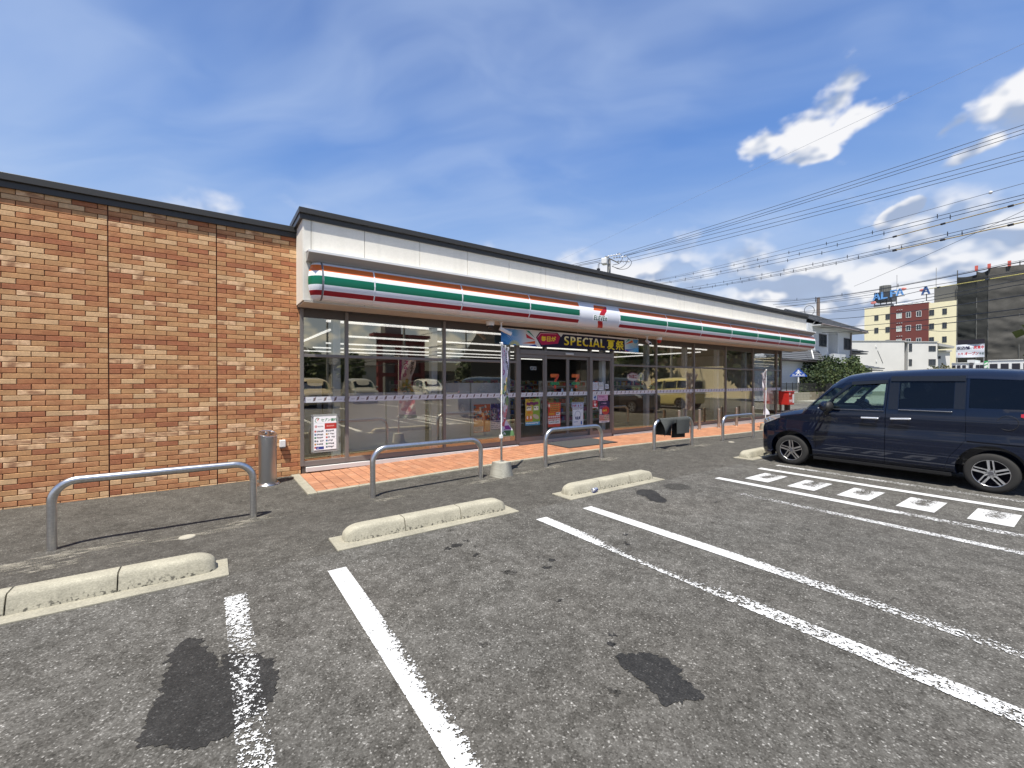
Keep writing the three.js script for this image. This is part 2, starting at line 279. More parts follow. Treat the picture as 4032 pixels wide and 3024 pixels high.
// pale cement dust spilt round the rail posts
const dustTex = tex(512, 512, (u, v) => { const d = Math.hypot(u - 0.5, v - 0.5) * 2, k = (1 - d) * 1.2 + (tfbm(u, v, 8, 4, 4) - 0.5) * 2.0 - 0.25, g = 146 + 24 * (tfbm(u, v, 60, 2, 2) - 0.5); return [g + 4, g - 1, g - 14, k * 0.8 > tnoise(u * 300, v * 300, 300, 6) ? 255 : 0]; });
const dustMat = std(0xffffff, 0.95, { map: dustTex, alphaTest: 0.5 });
for (const [x9, z9, rx, rz, t] of [[-1.35, 3.0, 0.6, 0.3, 0.1], [-0.85, 2.85, 0.55, 0.16, 0.1], [-1.1, 3.3, 0.3, 0.2, 0], [0.35, 2.75, 0.4, 0.16, 0.1], [-0.1, 2.98, 0.7, 0.14, 0.05], [1.95, 2.85, 0.35, 0.12, 0], [3.45, 2.85, 0.5, 0.16, 0], [4.95, 2.72, 0.3, 0.16, 0], [6.25, 2.8, 0.35, 0.2, 0], [8.3, 2.85, 0.5, 0.14, 0], [9.5, 2.78, 0.5, 0.2, 0], [12.2, 2.9, 0.3, 0.14, 0], [4.3, 2.75, 0.4, 0.12, 0]]) {
  const x = x9 * 1.05, z = 8.4 - (8.4 - z9) * 1.055, g = gridGeo(8, 4, (u, v) => { const a = (u - 0.5) * 2 * rx, b = (0.5 - v) * 2 * rz, X = x + a * Math.cos(t) + b * Math.sin(t), Z = z + b * Math.cos(t) - a * Math.sin(t); return [X, yg(X, Z) + 0.003, Z]; });
  obj('dust_patch', g, dustMat, apron).castShadow = false;
}
for (const [x, z] of [[-0.2, 2.76], [11.2, 2.57]]) obj('drain_cover', cyl(0.075, 0.07, 0.012, x, yg(x, z), z, 24), std(rgb(1.25, 1.25, 1.3), 0.8, { map: conc }), apron);

// ---------- tiled walk in front of the glass ----------
{
  const walk = thing('tiled_walk', 'terracotta tiled walk with pale stone edging along the shop front', 'walkway', [1.3, 0, 0]); walk.userData.kind = 'structure'; delete walk.userData.category;
  const r = rng(31), PX = 0.163, PZ = 0.184, X0 = 1.30, Z0 = 0.02, G = 0.010;
  const tt = tex(512, 512, (u, v) => { const k = 1 + 0.20 * (tfbm(u, v, 5, 3, 4) - 0.5) + 0.16 * (tfbm(u, v, 60, 6, 2) - 0.5); return [170 * k, 120 * k, 90 * k]; });
  const mats = [[1, 1, 1], [1.1, 1.08, 1.05], [0.93, 0.9, 0.88], [1.04, 1.1, 1.16], [0.97, 0.94, 0.96], [0.86, 0.84, 0.84]].map((c) => std(rgb(...c), 0.7, { map: tt }));
  const far = mats.map(() => []), near = [];
  const tile = (i, j) => {
    const x0 = X0 + i * PX + G / 2, x1 = x0 + PX - G, z0 = Z0 + j * PZ + G / 2, z1 = z0 + PZ - G, dy = 0.012 + 0.003 * r(), e = 0.004;
    const q = (x, z, d) => [x - X0, yg(x, z) + d, z];
    const P = [q(x0, z1, -0.02), q(x1, z1, -0.02), q(x1, z0, -0.02), q(x0, z0, -0.02), q(x0, z1, dy - 0.002), q(x1, z1, dy - 0.002), q(x1, z0, dy - 0.002), q(x0, z0, dy - 0.002), q(x0 + e, z1 - e, dy), q(x1 - e, z1 - e, dy), q(x1 - e, z0 + e, dy), q(x0 + e, z0 + e, dy)];
    const F = [[8, 9, 10, 11], [0, 1, 5, 4], [1, 2, 6, 5], [2, 3, 7, 6], [3, 0, 4, 7], [4, 5, 9, 8], [5, 6, 10, 9], [6, 7, 11, 10], [7, 4, 8, 11]], v = [];
    for (const [a, b, c, d] of F) v.push(...P[a], ...P[b], ...P[c], ...P[a], ...P[c], ...P[d]);
    const g = new THREE.BufferGeometry(); g.setAttribute('position', new THREE.Float32BufferAttribute(v, 3)); g.computeVertexNormals();
    return metreUV(g, 1, r() * 7, r() * 7);
  };
  for (let i = 0; i < 121; i++) for (let j = 0; j < 8; j++) { const k = Math.floor(r() ** 1.3 * 6), g = tile(i, j); if (i < 37) near.push([g, k]); else far[k].push(g); }
  near.forEach(([g, k]) => obj('tile', g, mats[k], walk));
  far.forEach((g, k) => { if (g.length) obj('far_tiles', g, mats[k], walk).userData.kind = 'stuff'; });
  const bed = gridGeo(160, 8, (u, v) => { const x = lerp(1.2, 21.1, u), z = lerp(1.6, 0.0, v); return [x - X0, yg(x, z) + 0.006, z]; }, (u, v, q) => [q[0], q[2]]);
  obj('mortar_bed', bed, std(0x5a3626, 0.95), walk);
  const stoneAt = (x0, x1, z0, z1) => { const g = gridGeo(2, 2, (u, v) => { const x = lerp(x0, x1, u), z = lerp(z1, z0, v); return [x - X0, yg(x, z) + 0.02, z]; }, (u, v, q) => [q[0], q[2]]);
    const s = gridGeo(2, 1, (u, v) => { const x = lerp(x0, x1, u); return [x - X0, yg(x, z1) + lerp(-0.06, 0.02, v), z1]; }), e = gridGeo(2, 1, (u, v) => { const z = lerp(z0, z1, u); return [x0 - X0, yg(x0, z) + lerp(-0.06, 0.02, v), z]; }), f = gridGeo(2, 1, (u, v) => { const z = lerp(z1, z0, u); return [x1 - X0, yg(x1, z) + lerp(-0.06, 0.02, v), z]; });
    return [g, s, e, f]; };
  for (let x = 1.30; x < 20.9; x += 0.6) obj('edging_stone', stoneAt(x + 0.004, Math.min(x + 0.596, 21.1), 1.497, 1.6), concMat, walk);
  for (const [a, b] of [[0.02, 0.84], [0.848, 1.6]]) obj('edging_stone', stoneAt(1.165, 1.295, a, b), concMat, walk);
}
// ---------- shop building ----------
const store = thing('shop_building', 'low convenience shop with brick-patterned left wing and long glazed front under a white parapet', 'shop', [9, 0, -6]);
const SX = -9, SZ = 6;                                    // children are given in world numbers and shifted to the group
const part = (name, g, m, parent = store) => { const o = obj(name, g, m, parent); if (parent === store) o.position.set(SX, 0, SZ); return o; };
const M = {
  coping: std(rgb(0.040, 0.038, 0.035), 0.42), frame: std(rgb(0.215, 0.195, 0.18), 0.45, { metalness: 0.25 }), frameDark: std(rgb(0.10, 0.088, 0.08), 0.5, { metalness: 0.2 }),
  white: std(rgb(0.80, 0.80, 0.79), 0.5), soffit: std(rgb(0.52, 0.47, 0.40), 0.75), grey: std(rgb(0.3, 0.3, 0.3), 0.6), black: std(rgb(0.012, 0.012, 0.013), 0.5), dark: std(rgb(0.03, 0.03, 0.032), 0.7),
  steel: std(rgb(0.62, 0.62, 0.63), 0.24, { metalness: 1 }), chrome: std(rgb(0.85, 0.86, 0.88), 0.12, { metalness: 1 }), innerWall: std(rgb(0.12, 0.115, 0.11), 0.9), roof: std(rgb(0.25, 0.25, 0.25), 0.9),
};
// brick wing
const wing = part('brick_wall', box(-7, 1.33, -0.5, 4.12, -12.5, -0.014), std(rgb(0.10, 0.05, 0.033), 0.95));
{
  const r = rng(77), PX = 0.2627, PY = 0.0735, PW = 1.288, J = 0.0075;
  const base = [[194, 146, 101], [187, 131, 90], [168, 107, 74], [214, 174, 130], [214, 173, 132], [179, 121, 82]];
  const texs = base.map((c, k) => tex(512, 256, (u, v) => {
    const soft = tfbm(u, v, 6, 20 + k, 4) - 0.5, streak = tnoise(u * 10, v * 20, 64, 40 + k) - 0.5 + 0.6 * (tnoise(u * 24, v * 40, 64, 60 + k) - 0.5), fine = tfbm(u, v, 90, 3 + k, 2) - 0.5;
    const a = [0.08, 0.22, 0.10, 0.07, 0.5, 0.24][k], light = k === 4 ? Math.max(0, streak) * 46 : 0, darken = k === 4 ? Math.min(0, streak) * 95 : streak * a * 100;
    const m = 1 + soft * 0.16 + fine * 0.16; return [c[0] * m + darken + light, c[1] * m + darken * 1.05 + light, c[2] * m + darken * 0.85 + light];
  }));
  const mats = texs.map((t) => std(0xffffff, 0.88, { map: t }));
  const cache = {};
  const brickGeo = (w, v) => cache[`${w.toFixed(3)}_${v}`] ??= (() => {
    const h = PY - J, e = 0.004, d = 0.014, P = [[0, 0, -d], [w, 0, -d], [w, h, -d], [0, h, -d], [0, 0, -e], [w, 0, -e], [w, h, -e], [0, h, -e], [e, e, 0], [w - e, e, 0], [w - e, h - e, 0], [e, h - e, 0]], q = [];
    for (const [a, b, c, f] of [[8, 9, 10, 11], [0, 1, 5, 4], [1, 2, 6, 5], [2, 3, 7, 6], [3, 0, 4, 7], [4, 5, 9, 8], [5, 6, 10, 9], [6, 7, 11, 10], [7, 4, 8, 11]]) q.push(...P[a], ...P[b], ...P[c], ...P[a], ...P[c], ...P[f]);
    const g = new THREE.BufferGeometry(); g.setAttribute('position', new THREE.Float32BufferAttribute(q, 3)); g.computeVertexNormals(); return metreUV(g, 1, (v * 0.37) % 0.72, (v * 0.29) % 0.9);
  })();
  const list = [];
  const rows = Math.round((4.05 + 0.2) / PY);
  for (let p = 0; p < 5; p++) for (let k = 0; k < rows; k++) {
    const s = 0.101 + PW - PW * (p + 1) - (p ? 0 : 0), y = 0.0125 - 3 * PY + k * PY, xs = [];      // p = 0 is the part right of the seam nearest the glass
    const left = 0.101 - PW * p, odd = k % 2; let x = left + 0.003;
    const end = p ? left + PW - 0.003 : 1.329, first = odd ? 0.131 : PX;
    xs.push([x, Math.min(left + first, end)]); for (let a = left + first; a < end - 0.02; a += PX) xs.push([a, Math.min(a + PX, end)]);
    const rr = rng(1000 + (k % 18) * 37 + (k >= 18 && k % 18 > 9 ? 500 : 0));
    for (const [a, b] of xs) {
      const t = rr(), kind = t < 0.25 ? 0 : t < 0.55 ? 1 : t < 0.68 ? 2 : t < 0.79 ? 3 : t < 0.90 ? 4 : 5, w = b - a - J;
      if (w > 0.02) list.push({ x: a, y, w, kind, v: Math.floor(rr() * 9), d: Math.hypot(a + 0.1, y - 1.525, 8.4) - (a < -2.6 ? -90 : 0) });
    }
  }
  list.sort((a, b) => a.d - b.d);
  const rest = mats.map(() => []);
  list.forEach((b, i) => {
    const dz = 0.001 * ((i * 7919) % 3);
    if (i < 300) { const o = obj('brick', brickGeo(b.w, b.v), mats[b.kind], wing); o.position.set(b.x + J / 2, b.y + J / 2, dz); }
    else rest[b.kind].push(brickGeo(b.w, b.v).clone().translate(b.x + J / 2, b.y + J / 2, dz));
  });
  rest.forEach((g, k) => { if (g.length) obj('more_bricks', g, mats[k], wing).userData.kind = 'stuff'; });
}
const wingCoping = part('coping', [rbox(-7.1, 1.27, 4.135, 4.23, -0.4, 0.075, 0.006, 1), box(-7.1, 1.27, 4.05, 4.134, -0.4, 0.035)], M.coping);
// white parapet over the glass: panels with open joints
const ZF = 0.644;
part('parapet_core', [box(1.275, 21.13, 2.87, 4.2, 0.0, ZF - 0.022), box(1.34, 21.1, 2.87, 4.2, -0.4, 0)], std(rgb(0.30, 0.30, 0.29), 0.9));
{
  const seam = [1.267, 1.391]; for (let i = 0; i < 19; i++) seam.push(2.27 + i * 1.0483);
  seam[seam.length - 1] = 21.14;
  const t = tex(1024, 512, (u, v) => {
    const drip = Math.max(0, tnoise(u * 46, v * 1.3, 512, 5) - 0.55) * Math.max(0, tnoise(u * 6, v * 2, 512, 8) - 0.25), k = 1 + 0.05 * (tfbm(u, v, 4, 2, 3) - 0.5) + 0.035 * (tfbm(u, v, 130, 7, 2) - 0.5) - 0.26 * drip;
    return [231 * k, 226 * k, 215 * k - 8 * drip];
  });
  const m = std(0xffffff, 0.55, { map: t });
  for (let i = 0; i + 1 < seam.length; i++) {
    const g = rbox(seam[i] + 0.004, seam[i + 1] - 0.004, 2.862, 4.2, ZF - 0.02, ZF, 0.004, 1); metreUV(g, 0.31, i * 0.37, i * 0.11); part('parapet_panel', metreUV(g.toNonIndexed ? g : g, 0.31, i * 0.37, 0.1), m);
  }
  part('parapet_panel', metreUV(rbox(1.262, 1.274, 2.862, 4.2, 0.0, ZF - 0.002, 0.003, 1), 0.31, 0.2, 0.1), m);
  part('parapet_panel', metreUV(rbox(21.13, 21.143, 2.862, 4.2, -0.4, ZF - 0.002, 0.003, 1), 0.31, 0.6, 0.1), m);
}
part('coping', [rbox(1.2, 21.2, 4.282, 4.372, -0.3, ZF + 0.07, 0.006, 1), box(1.215, 21.19, 4.198, 4.281, -0.3, ZF + 0.03), rbox(1.2, 1.29, 4.05, 4.28, 0.036, ZF + 0.03, 0.004, 1)].slice(0, 2), M.coping);
// ledge over the lit sign
part('sign_ledge', prism([[ZF + 0.001, 3.66], [ZF + 0.001, 3.5], [ZF + 0.12, 3.50], [ZF + 0.258, 3.605], [ZF + 0.258, 3.628]].map(([z, y]) => [z, y]), 1.31, 21.42, 'x'), std(rgb(0.36, 0.355, 0.335), 0.5));
part('ledge_lip', [rbox(1.305, 21.425, 3.605, 3.646, ZF + 0.2585, ZF + 0.27, 0.003, 1)], M.white);
part('ledge_cover', prism([[ZF + 0.001, 3.672], [ZF + 0.001, 3.661], [ZF + 0.258, 3.63], [ZF + 0.258, 3.642]], 1.305, 21.425, 'x'), M.white);
// soffit boards
for (let x = 1.275, i = 0; x < 21.3; x += 0.91, i++) part('soffit_board', rbox(x + 0.004, Math.min(x + 0.906, 21.3), 2.835, 2.861, 0.012, ZF - 0.003, 0.003, 1), M.soffit);
part('soffit_trim', [box(1.275, 21.3, 2.812, 2.834, 0.0, 0.035)], M.frameDark);
// back and side walls, roof, floor, ceiling
part('side_wall', box(20.3, 20.5, -0.5, 4.1, -12.5, -1.2), M.white);
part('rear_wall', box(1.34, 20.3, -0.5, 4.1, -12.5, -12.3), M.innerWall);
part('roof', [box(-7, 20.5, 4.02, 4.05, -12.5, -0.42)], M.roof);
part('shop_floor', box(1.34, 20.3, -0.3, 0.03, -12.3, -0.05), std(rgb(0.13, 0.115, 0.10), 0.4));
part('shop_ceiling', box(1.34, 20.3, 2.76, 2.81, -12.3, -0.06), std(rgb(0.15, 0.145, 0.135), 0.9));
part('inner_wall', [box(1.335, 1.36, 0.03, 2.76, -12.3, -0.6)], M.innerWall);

// glazing
const glassSkin = new THREE.MeshStandardMaterial({ color: rgb(0.95, 0.86, 0.63), metalness: 1, roughness: 0.01, transparent: true, opacity: 0.40 });
const glassClear = new THREE.MeshPhysicalMaterial({ color: 0xffffff, metalness: 0, roughness: 0.02, transmission: 1, thickness: 0, ior: 1.02 });
const doorSkin = new THREE.MeshPhysicalMaterial({ color: rgb(0.95, 0.96, 0.95), metalness: 0, roughness: 0.012, transmission: 1, thickness: 0, ior: 1.5 });
const pane = (x0, x1, y0, y1, z = 0, parent = store, skin = glassSkin) => { const g = new THREE.BoxGeometry(x1 - x0, y1 - y0, 0.008); g.translate((x0 + x1) / 2, (y0 + y1) / 2, z); return part('window_pane', g, [glassClear, glassClear, glassClear, glassClear, skin, glassClear], parent); };
const MU = [1.345, 2.115, 4.145, 6.11], MR = [9.485, 11.53, 13.62, 15.69, 17.76, 19.83, 20.26];
const bandTex = canvasTex(512, 64, (g, w, h) => {
  g.fillStyle = '#d6d8db'; g.fillRect(0, 0, w, h); g.fillStyle = '#bcbec4'; g.fillRect(0, 0, w, 4); g.fillRect(0, h - 4, w, 4);
  for (let i = 0; i < 3; i++) {
    const x = 40 + i * 172; g.lineWidth = 9; g.lineCap = 'round';
    ['#5a3a33', '#4e332f', '#5a3a33'].forEach((c, k) => { g.strokeStyle = c; g.beginPath(); g.moveTo(x + 10 - k * 5, 20 + k * 13); g.quadraticCurveTo(x + 28 - k * 5, 18 + k * 13, x + 44 - k * 5, 9 + k * 13); g.stroke(); });
    g.fillStyle = '#8a8d94'; g.font = 'bold 15px sans-serif'; g.fillText('7-ELEVEN', x + 72, 38);
  }
});
bandTex.wrapS = THREE.RepeatWrapping;
const bandMat = std(0xffffff, 0.6, { map: bandTex });
function band(x0, x1, z = 0.0065, parent = store) {
  const g = new THREE.BoxGeometry(x1 - x0, 0.108, 0.002), u = g.attributes.uv; for (let i = 0; i < u.count; i++) u.setX(i, u.getX(i) * (x1 - x0) / 0.54 + 0.13);
  g.translate((x0 + x1) / 2, 1.187, z); return part('safety_band', g, bandMat, parent);
}
const mull = (x, w = 0.062, y0 = 0.0, y1 = 2.815) => part('mullion', rbox(x - w / 2, x + w / 2, y0, y1, -0.07, 0.035, 0.006, 1), M.frame);
for (const x of [...MU.slice(0, 3), ...MR.slice(1)]) mull(x);
mull(6.105, 0.1); mull(9.49, 0.085);
const bay = (a, b) => {
  const x0 = a + 0.031, x1 = b - 0.031;
  part('bottom_rail', rbox(x0, x1, -0.005, 0.085, -0.05, 0.03, 0.005, 1), M.frame);
  part('transom', rbox(x0, x1, 1.957, 2.013, -0.05, 0.03, 0.005, 1), M.frame);
  part('head_rail', rbox(x0, x1, 2.665, 2.812, -0.05, 0.0, 0.004, 1), M.frameDark);
  pane(x0, x1, 0.085, 1.957); pane(x0, x1, 2.013, 2.665); band(x0, x1);
};
for (let i = 0; i + 1 < 4; i++) bay(MU[i], i === 2 ? 6.085 : MU[i + 1]);
for (let i = 0; i + 1 < MR.length; i++) bay(MR[i], MR[i + 1]);
part('sill', [rbox(1.40, 6.1, -0.105, -0.02, -0.05, 0.075, 0.008, 1)], std(rgb(0.62, 0.6, 0.58), 0.5));
part('plinth', [box(1.34, 20.26, -0.4, -0.01, -0.1, 0.02)], M.frameDark);
part('sill', [rbox(9.5, 20.27, -0.16, -0.02, -0.05, 0.06, 0.008, 1)], std(rgb(0.5, 0.5, 0.49), 0.5));
for (const x of [2.115, 4.145, 6.1, 9.5, 11.53, 13.62, 15.69, 17.76]) part('inner_post', rbox(x - 0.2, x - 0.06, 0.03, 2.74, -0.34, -0.2, 0.004, 1), std(rgb(0.5, 0.55, 0.58), 0.6));
// return glazing at the far corner
part('mullion', rbox(20.225, 20.295, -0.02, 2.815, -1.24, -1.17, 0.005, 1), M.frame);
{ const g = new THREE.BoxGeometry(0.008, 2.6, 1.06); g.translate(20.262, 1.36, -0.62); part('window_pane', g, [glassSkin, glassClear, glassClear, glassClear, glassClear, glassClear]); }
// entrance: two fixed lights and two sliding leaves under a header
{
  part('door_header', rbox(6.157, 9.448, 2.185, 2.30, -0.12, 0.045, 0.006, 1), M.frame);
  part('head_rail', rbox(6.157, 9.448, 2.665, 2.812, -0.05, 0.0, 0.004, 1), M.frameDark);
  for (const x of [6.985, 8.6]) part('door_post', rbox(x - 0.035, x + 0.035, 0.03, 2.665, -0.08, 0.03, 0.005, 1), M.frame);
  for (const [a, b] of [[6.157, 6.95], [7.02, 8.565], [8.635, 9.448]]) pane(a, b, 2.30, 2.665, -0.01, store, doorSkin);
  const leaf = (a, b, name, z) => {
    const st = [rbox(a, a + 0.045, 0.035, 2.183, z - 0.02, z + 0.02, 0.004, 1), rbox(b - 0.045, b, 0.035, 2.183, z - 0.02, z + 0.02, 0.004, 1), rbox(a + 0.045, b - 0.045, 2.10, 2.183, z - 0.02, z + 0.02, 0.004, 1), rbox(a + 0.045, b - 0.045, 0.035, 0.14, z - 0.02, z + 0.02, 0.004, 1)];
    const o = part(name, st, M.frame); const p = pane(a + 0.045, b - 0.045, 0.14, 2.10, z, o, doorSkin); const s = band(a + 0.045, b - 0.045, z + 0.0065, o);
    return o;
  };
  leaf(6.157, 6.95, 'side_light', 0.0); leaf(7.02, 7.79, 'sliding_door', -0.045); leaf(7.795, 8.565, 'sliding_door', -0.045); leaf(8.635, 9.448, 'side_light', 0.0);
  part('threshold', box(6.15, 9.45, -0.2, 0.036, -0.1, 0.03), M.grey);
  part('door_sensor', rbox(7.62, 7.9, 2.21, 2.265, 0.046, 0.09, 0.01), std(rgb(0.6, 0.6, 0.58), 0.5));
}

// ceiling strip lights inside the shop
RectAreaLightUniformsLib.init();
{
  const glow = new THREE.MeshStandardMaterial({ color: 0xffffff, emissive: rgb(1, 0.98, 0.92), emissiveIntensity: 0.75 });
  const strip = (x0, x1, z0, z1, label) => {
    const t = thing('ceiling_light', label, 'ceiling light', [(x0 + x1) / 2, 2.745, (z0 + z1) / 2], 0, 'strip lights under the shop ceiling');
    obj('tube', rbox(-(x1 - x0) / 2, (x1 - x0) / 2, -0.045, -0.005, -(z1 - z0) / 2, (z1 - z0) / 2, 0.01, 1), glow, t);
    obj('tray', box(-(x1 - x0) / 2 - 0.02, (x1 - x0) / 2 + 0.02, -0.004, 0.014, -(z1 - z0) / 2 - 0.03, (z1 - z0) / 2 + 0.03), M.white, t);
    const l = new THREE.RectAreaLight(rgb(1, 0.98, 0.92), 0.1, x1 - x0, z1 - z0); l.position.set(0, -0.06, 0); l.rotation.x = -Math.PI / 2; t.add(l);
  };
  strip(1.9, 9.6, -0.71, -0.66, 'strip light row nearest the window, left of the entrance'); strip(9.9, 15.6, -0.71, -0.66, 'strip light row nearest the window, right of the entrance');
  [-3.5, -6, -8.1, -10.1].forEach((z, i) => strip(3.0, 15.4, z - 0.03, z + 0.03, `${['second', 'third', 'fourth', 'rearmost'][i]} strip light row behind the window`));
  strip(2.275, 2.325, -6.4, -2.2, 'strip light running away from the window at the left end'); strip(16.525, 16.575, -6.5, -1.5, 'strip light running away from the window at the right end');
}

// ---------- stroke lettering for Japanese characters ----------
const GL = {
  毎: '3,.5 1,3|2,1.8 9,1.8|2.6,3.5 8,3.5 7.4,9 2,9 2.6,3.5|.5,6.2 9.5,6.2|5.2,3.5 4.6,9', 日: '2,1 8,1 8,9.5 2,9.5 2,1|2,5.2 8,5.2', が: '.8,3.5 5.5,3 6.2,5 5.5,9 4,8.3|3.2,.8 2.8,4.5 .8,9|7,3 8.6,6|7.6,.5 8.3,1.8|8.8,.2 9.5,1.5',
  夏: '1,.8 9,.8|5,.8 4.5,2.2|2.6,2.2 7.6,2.2 7.6,6 2.6,6 2.6,2.2|2.6,3.5 7.6,3.5|2.6,4.7 7.6,4.7|4,6 1.2,8.2|3,7 7,7 5.5,8.5 2,10|4,7.8 9,10', 祭: '3,.3 1,3.4|2,1.5 4.6,1.5 3.6,3.5 1.2,5|2,2.8 3.2,3.4|5.2,1 8.6,1 7.2,3.2|5.6,1.2 6.8,3 9,4.6|3.2,4.6 6.8,4.6|1,6.2 9,6.2|5,6.2 5,9.8|2.8,7.4 1,9.2|7.2,7.4 9,9.2',
  た: '.8,2.8 5,2.8|3.2,.6 1,9|5.2,4.4 9,4.4|5.2,8 6.5,8.8 9.3,8.6', ば: '1.6,.8 1,4.5 1.6,9|3.8,3 8.6,3|6.4,1 6.6,8 4.8,9 4,7.8 5.5,7 9,8.8|8.4,.2 9,1.2|9.3,0 9.8,1', こ: '2,1.8 8,1.8 7,2.8|1.6,7 2.5,8.6 8.6,8.6',
  酒: '1,1 2,2|.6,3.8 1.8,4.8|.8,9 2.4,6|3.4,1 9.6,1|4,3 9.2,3 9.2,9.4 4,9.4 4,3|5.5,1 5.5,5 4.3,6.2|7.5,1 7.5,5.6 9,5.8|4,7.6 9.2,7.6', セ: '.8,4.2 9,2.8 7,5.6|3.4,.8 3.4,8 4.6,9 8.8,9', ブ: '1.2,2 7.6,2 7,5 2.5,9.2|7.6,.2 8.4,1.3|9,0 9.7,1', プ: '1.2,2 7.6,2 7,5 2.5,9.2|8.6,.2 9.4,1 8.6,1.8 7.8,1 8.6,.2', ン: '1.5,1.5 3.8,3.2|1.2,8.8 5,7.6 8.8,2.6',
  銀: '3,.5 .6,3.6|3,.5 5,3|1.4,4 4.4,4|.8,6 4.8,6|2.8,4 2.8,9|.6,9.2 5,8.8|5.8,1 9,1 9,5 5.8,5 5.8,1|5.8,3 9,3|5.8,5 5.8,9.4 7.5,8.6|9.2,6 7,7.2|6.8,5 9.6,9.6', 行: '3.4,.6 .8,3|3.6,3 .6,6.2|2.4,5 2.4,9.6|5,1.4 9,1.4|4.4,4 9.6,4|7.4,4 7.4,9.2 6,8.6',
  ス: '1.6,1.6 8,1.6 5,6 1,9|5,5.4 9,9', ム: '5,1 2,8.2 8,7.6|6.6,5 9,9', '|': '5,.6 5,9.4', ー: '.8,5 9.2,5', ジ: '2,1 4,2.4|1,4 3,5.4|2,9 6,7.4 9,3|7,.6 7.8,1.8|8.6,0 9.4,1.2', は: '1.6,.8 1,4.5 1.6,9|3.8,3 9,3|6.6,1 6.6,8 4.8,9 4,7.8 5.5,7 9,8.8', め: '1.6,2 4.4,8.6|6.4,1 4,6.6 1.6,8 1.4,5.6 4.4,3.4 8,3.6 9,6 7.6,8.4 6,9', よ: '5.2,.8 5.2,8 3,9 2.2,7.8 4,7 8.6,8.8|5.4,3.4 8.4,3', う: '3.4,.8 6.2,1.6|2.4,4 6,3.2 7.4,5 6.4,8 4,9.4', じ: '3,1 3,7.4 5,9 8.4,7.4|6,1.4 7,2.8|7.8,.8 8.8,2.2',
  仮: '2.6,.6 .8,4.4|1.9,3 1.9,9.6|3.8,1.2 9.4,1.2|4.8,1.2 4.6,5 3.2,9.4|4.8,3.8 8.8,3.8 7.2,7 4.8,9.4|5.4,5 9.4,9.4', 店: '5,.2 5,1.4|1.4,1.4 9.4,1.4|1.8,1.4 1.6,6 .6,9.6|5.6,2.4 5.6,5.4|5.6,3.8 8.8,3.8|3.4,5.6 8.8,5.6 8.8,9.4 3.4,9.4 3.4,5.6', 舗: '2.4,.4 .4,3|2.4,.4 4.4,2.6|.8,3.4 4,3.4|2.4,2.4 2.4,5|.8,5 4,5 4,9 .8,9 .8,5|5,1.6 9.6,1.6|7.2,.4 7.2,9.6|5.4,3.6 9,3.6 9,9.4|5.4,3.6 5.4,9.6|5.4,5.4 9,5.4|5.4,7.2 9,7.2|8.4,.2 9.2,1', に: '1.8,1 1.2,5 1.8,9|4.4,2.6 8.6,2.6|4.2,7 5,8.6 9,8.6', て: '1,2 9,1.4 5.4,3.6 4.4,6.4 5.4,8.6 8,9.2',
  営: '1.5,.6 2.3,2|5,.3 5,1.8|8.5,.6 7.6,2|1,3.8 1,2.6 9,2.6 9,3.8|3,3.8 7,3.8 7,5.4 3,5.4 3,3.8|2,6.4 8,6.4 8,9.4 2,9.4 2,6.4', 業: '4,.4 4,2.2|6,.4 6,2.2|2,.8 2.8,2|8,.8 7.2,2|1,2.4 9,2.4|3,3 3.6,4|7,3 6.4,4|2,4.2 8,4.2|2.6,5.4 7.4,5.4|1,6.6 9,6.6|5,4.2 5,9.8|4.4,6.8 1,9.4|5.6,6.8 9,9.4', 中: '1.4,2.4 8.6,2.4 8.6,6.4 1.4,6.4 1.4,2.4|5,.4 5,9.8', オ: '1,2.8 9,2.8|6.4,.6 6.4,9 5,8.4|6.2,3 1,8.2', 月: '2.6,.8 8,.8 8,9.4 7,9|2.6,.8 2.4,6 1,9.6|2.6,3.6 8,3.6|2.4,6.2 8,6.2', 予: '2.4,1 7.6,1 5,3|3.4,2.4 6.6,4|1.2,4.6 9,4.6 7.8,6.6|5,4.6 5,9.2 3.8,8.8', 定: '5,.2 5,1.6|1,3 1,1.8 9,1.8 9,3|2.4,4 7.6,4|5,4 5,9|5,6.4 8,6.4|2.8,5.6 2.4,8 .8,9.6|2.2,7.8 4.4,9.2 9.4,9.4',
};
function jp(g, s, x, y, size, color, lw, down, wide = 1) {
  g.strokeStyle = color; g.lineWidth = lw; g.lineJoin = 'round'; g.lineCap = 'round';
  for (const ch of s) {
    for (const st of (GL[ch] ?? '').split('|')) { if (!st) continue; g.beginPath(); st.split(' ').forEach((p, i) => { const [a, b] = p.split(',').map(Number); const X = x + a * size * wide / 10, Y = y + b * size / 10; i ? g.lineTo(X, Y) : g.moveTo(X, Y); }); g.stroke(); }
    if (down) y += size * 1.06; else x += size * wide * 1.06;
  }
}
GL['|'] = '5,.6 5,9.4';
const scribble = (g, x, y, w, h, c, r) => { g.fillStyle = c; for (let a = x; a < x + w;) { const k = h * (0.5 + 0.5 * r()); if (a + k <= x + w) g.fillRect(a, y + h * 0.2 * r(), k * 0.8, h * (0.6 + 0.3 * r())); a += k * (r() < 0.12 ? 1.8 : 1.05); } };

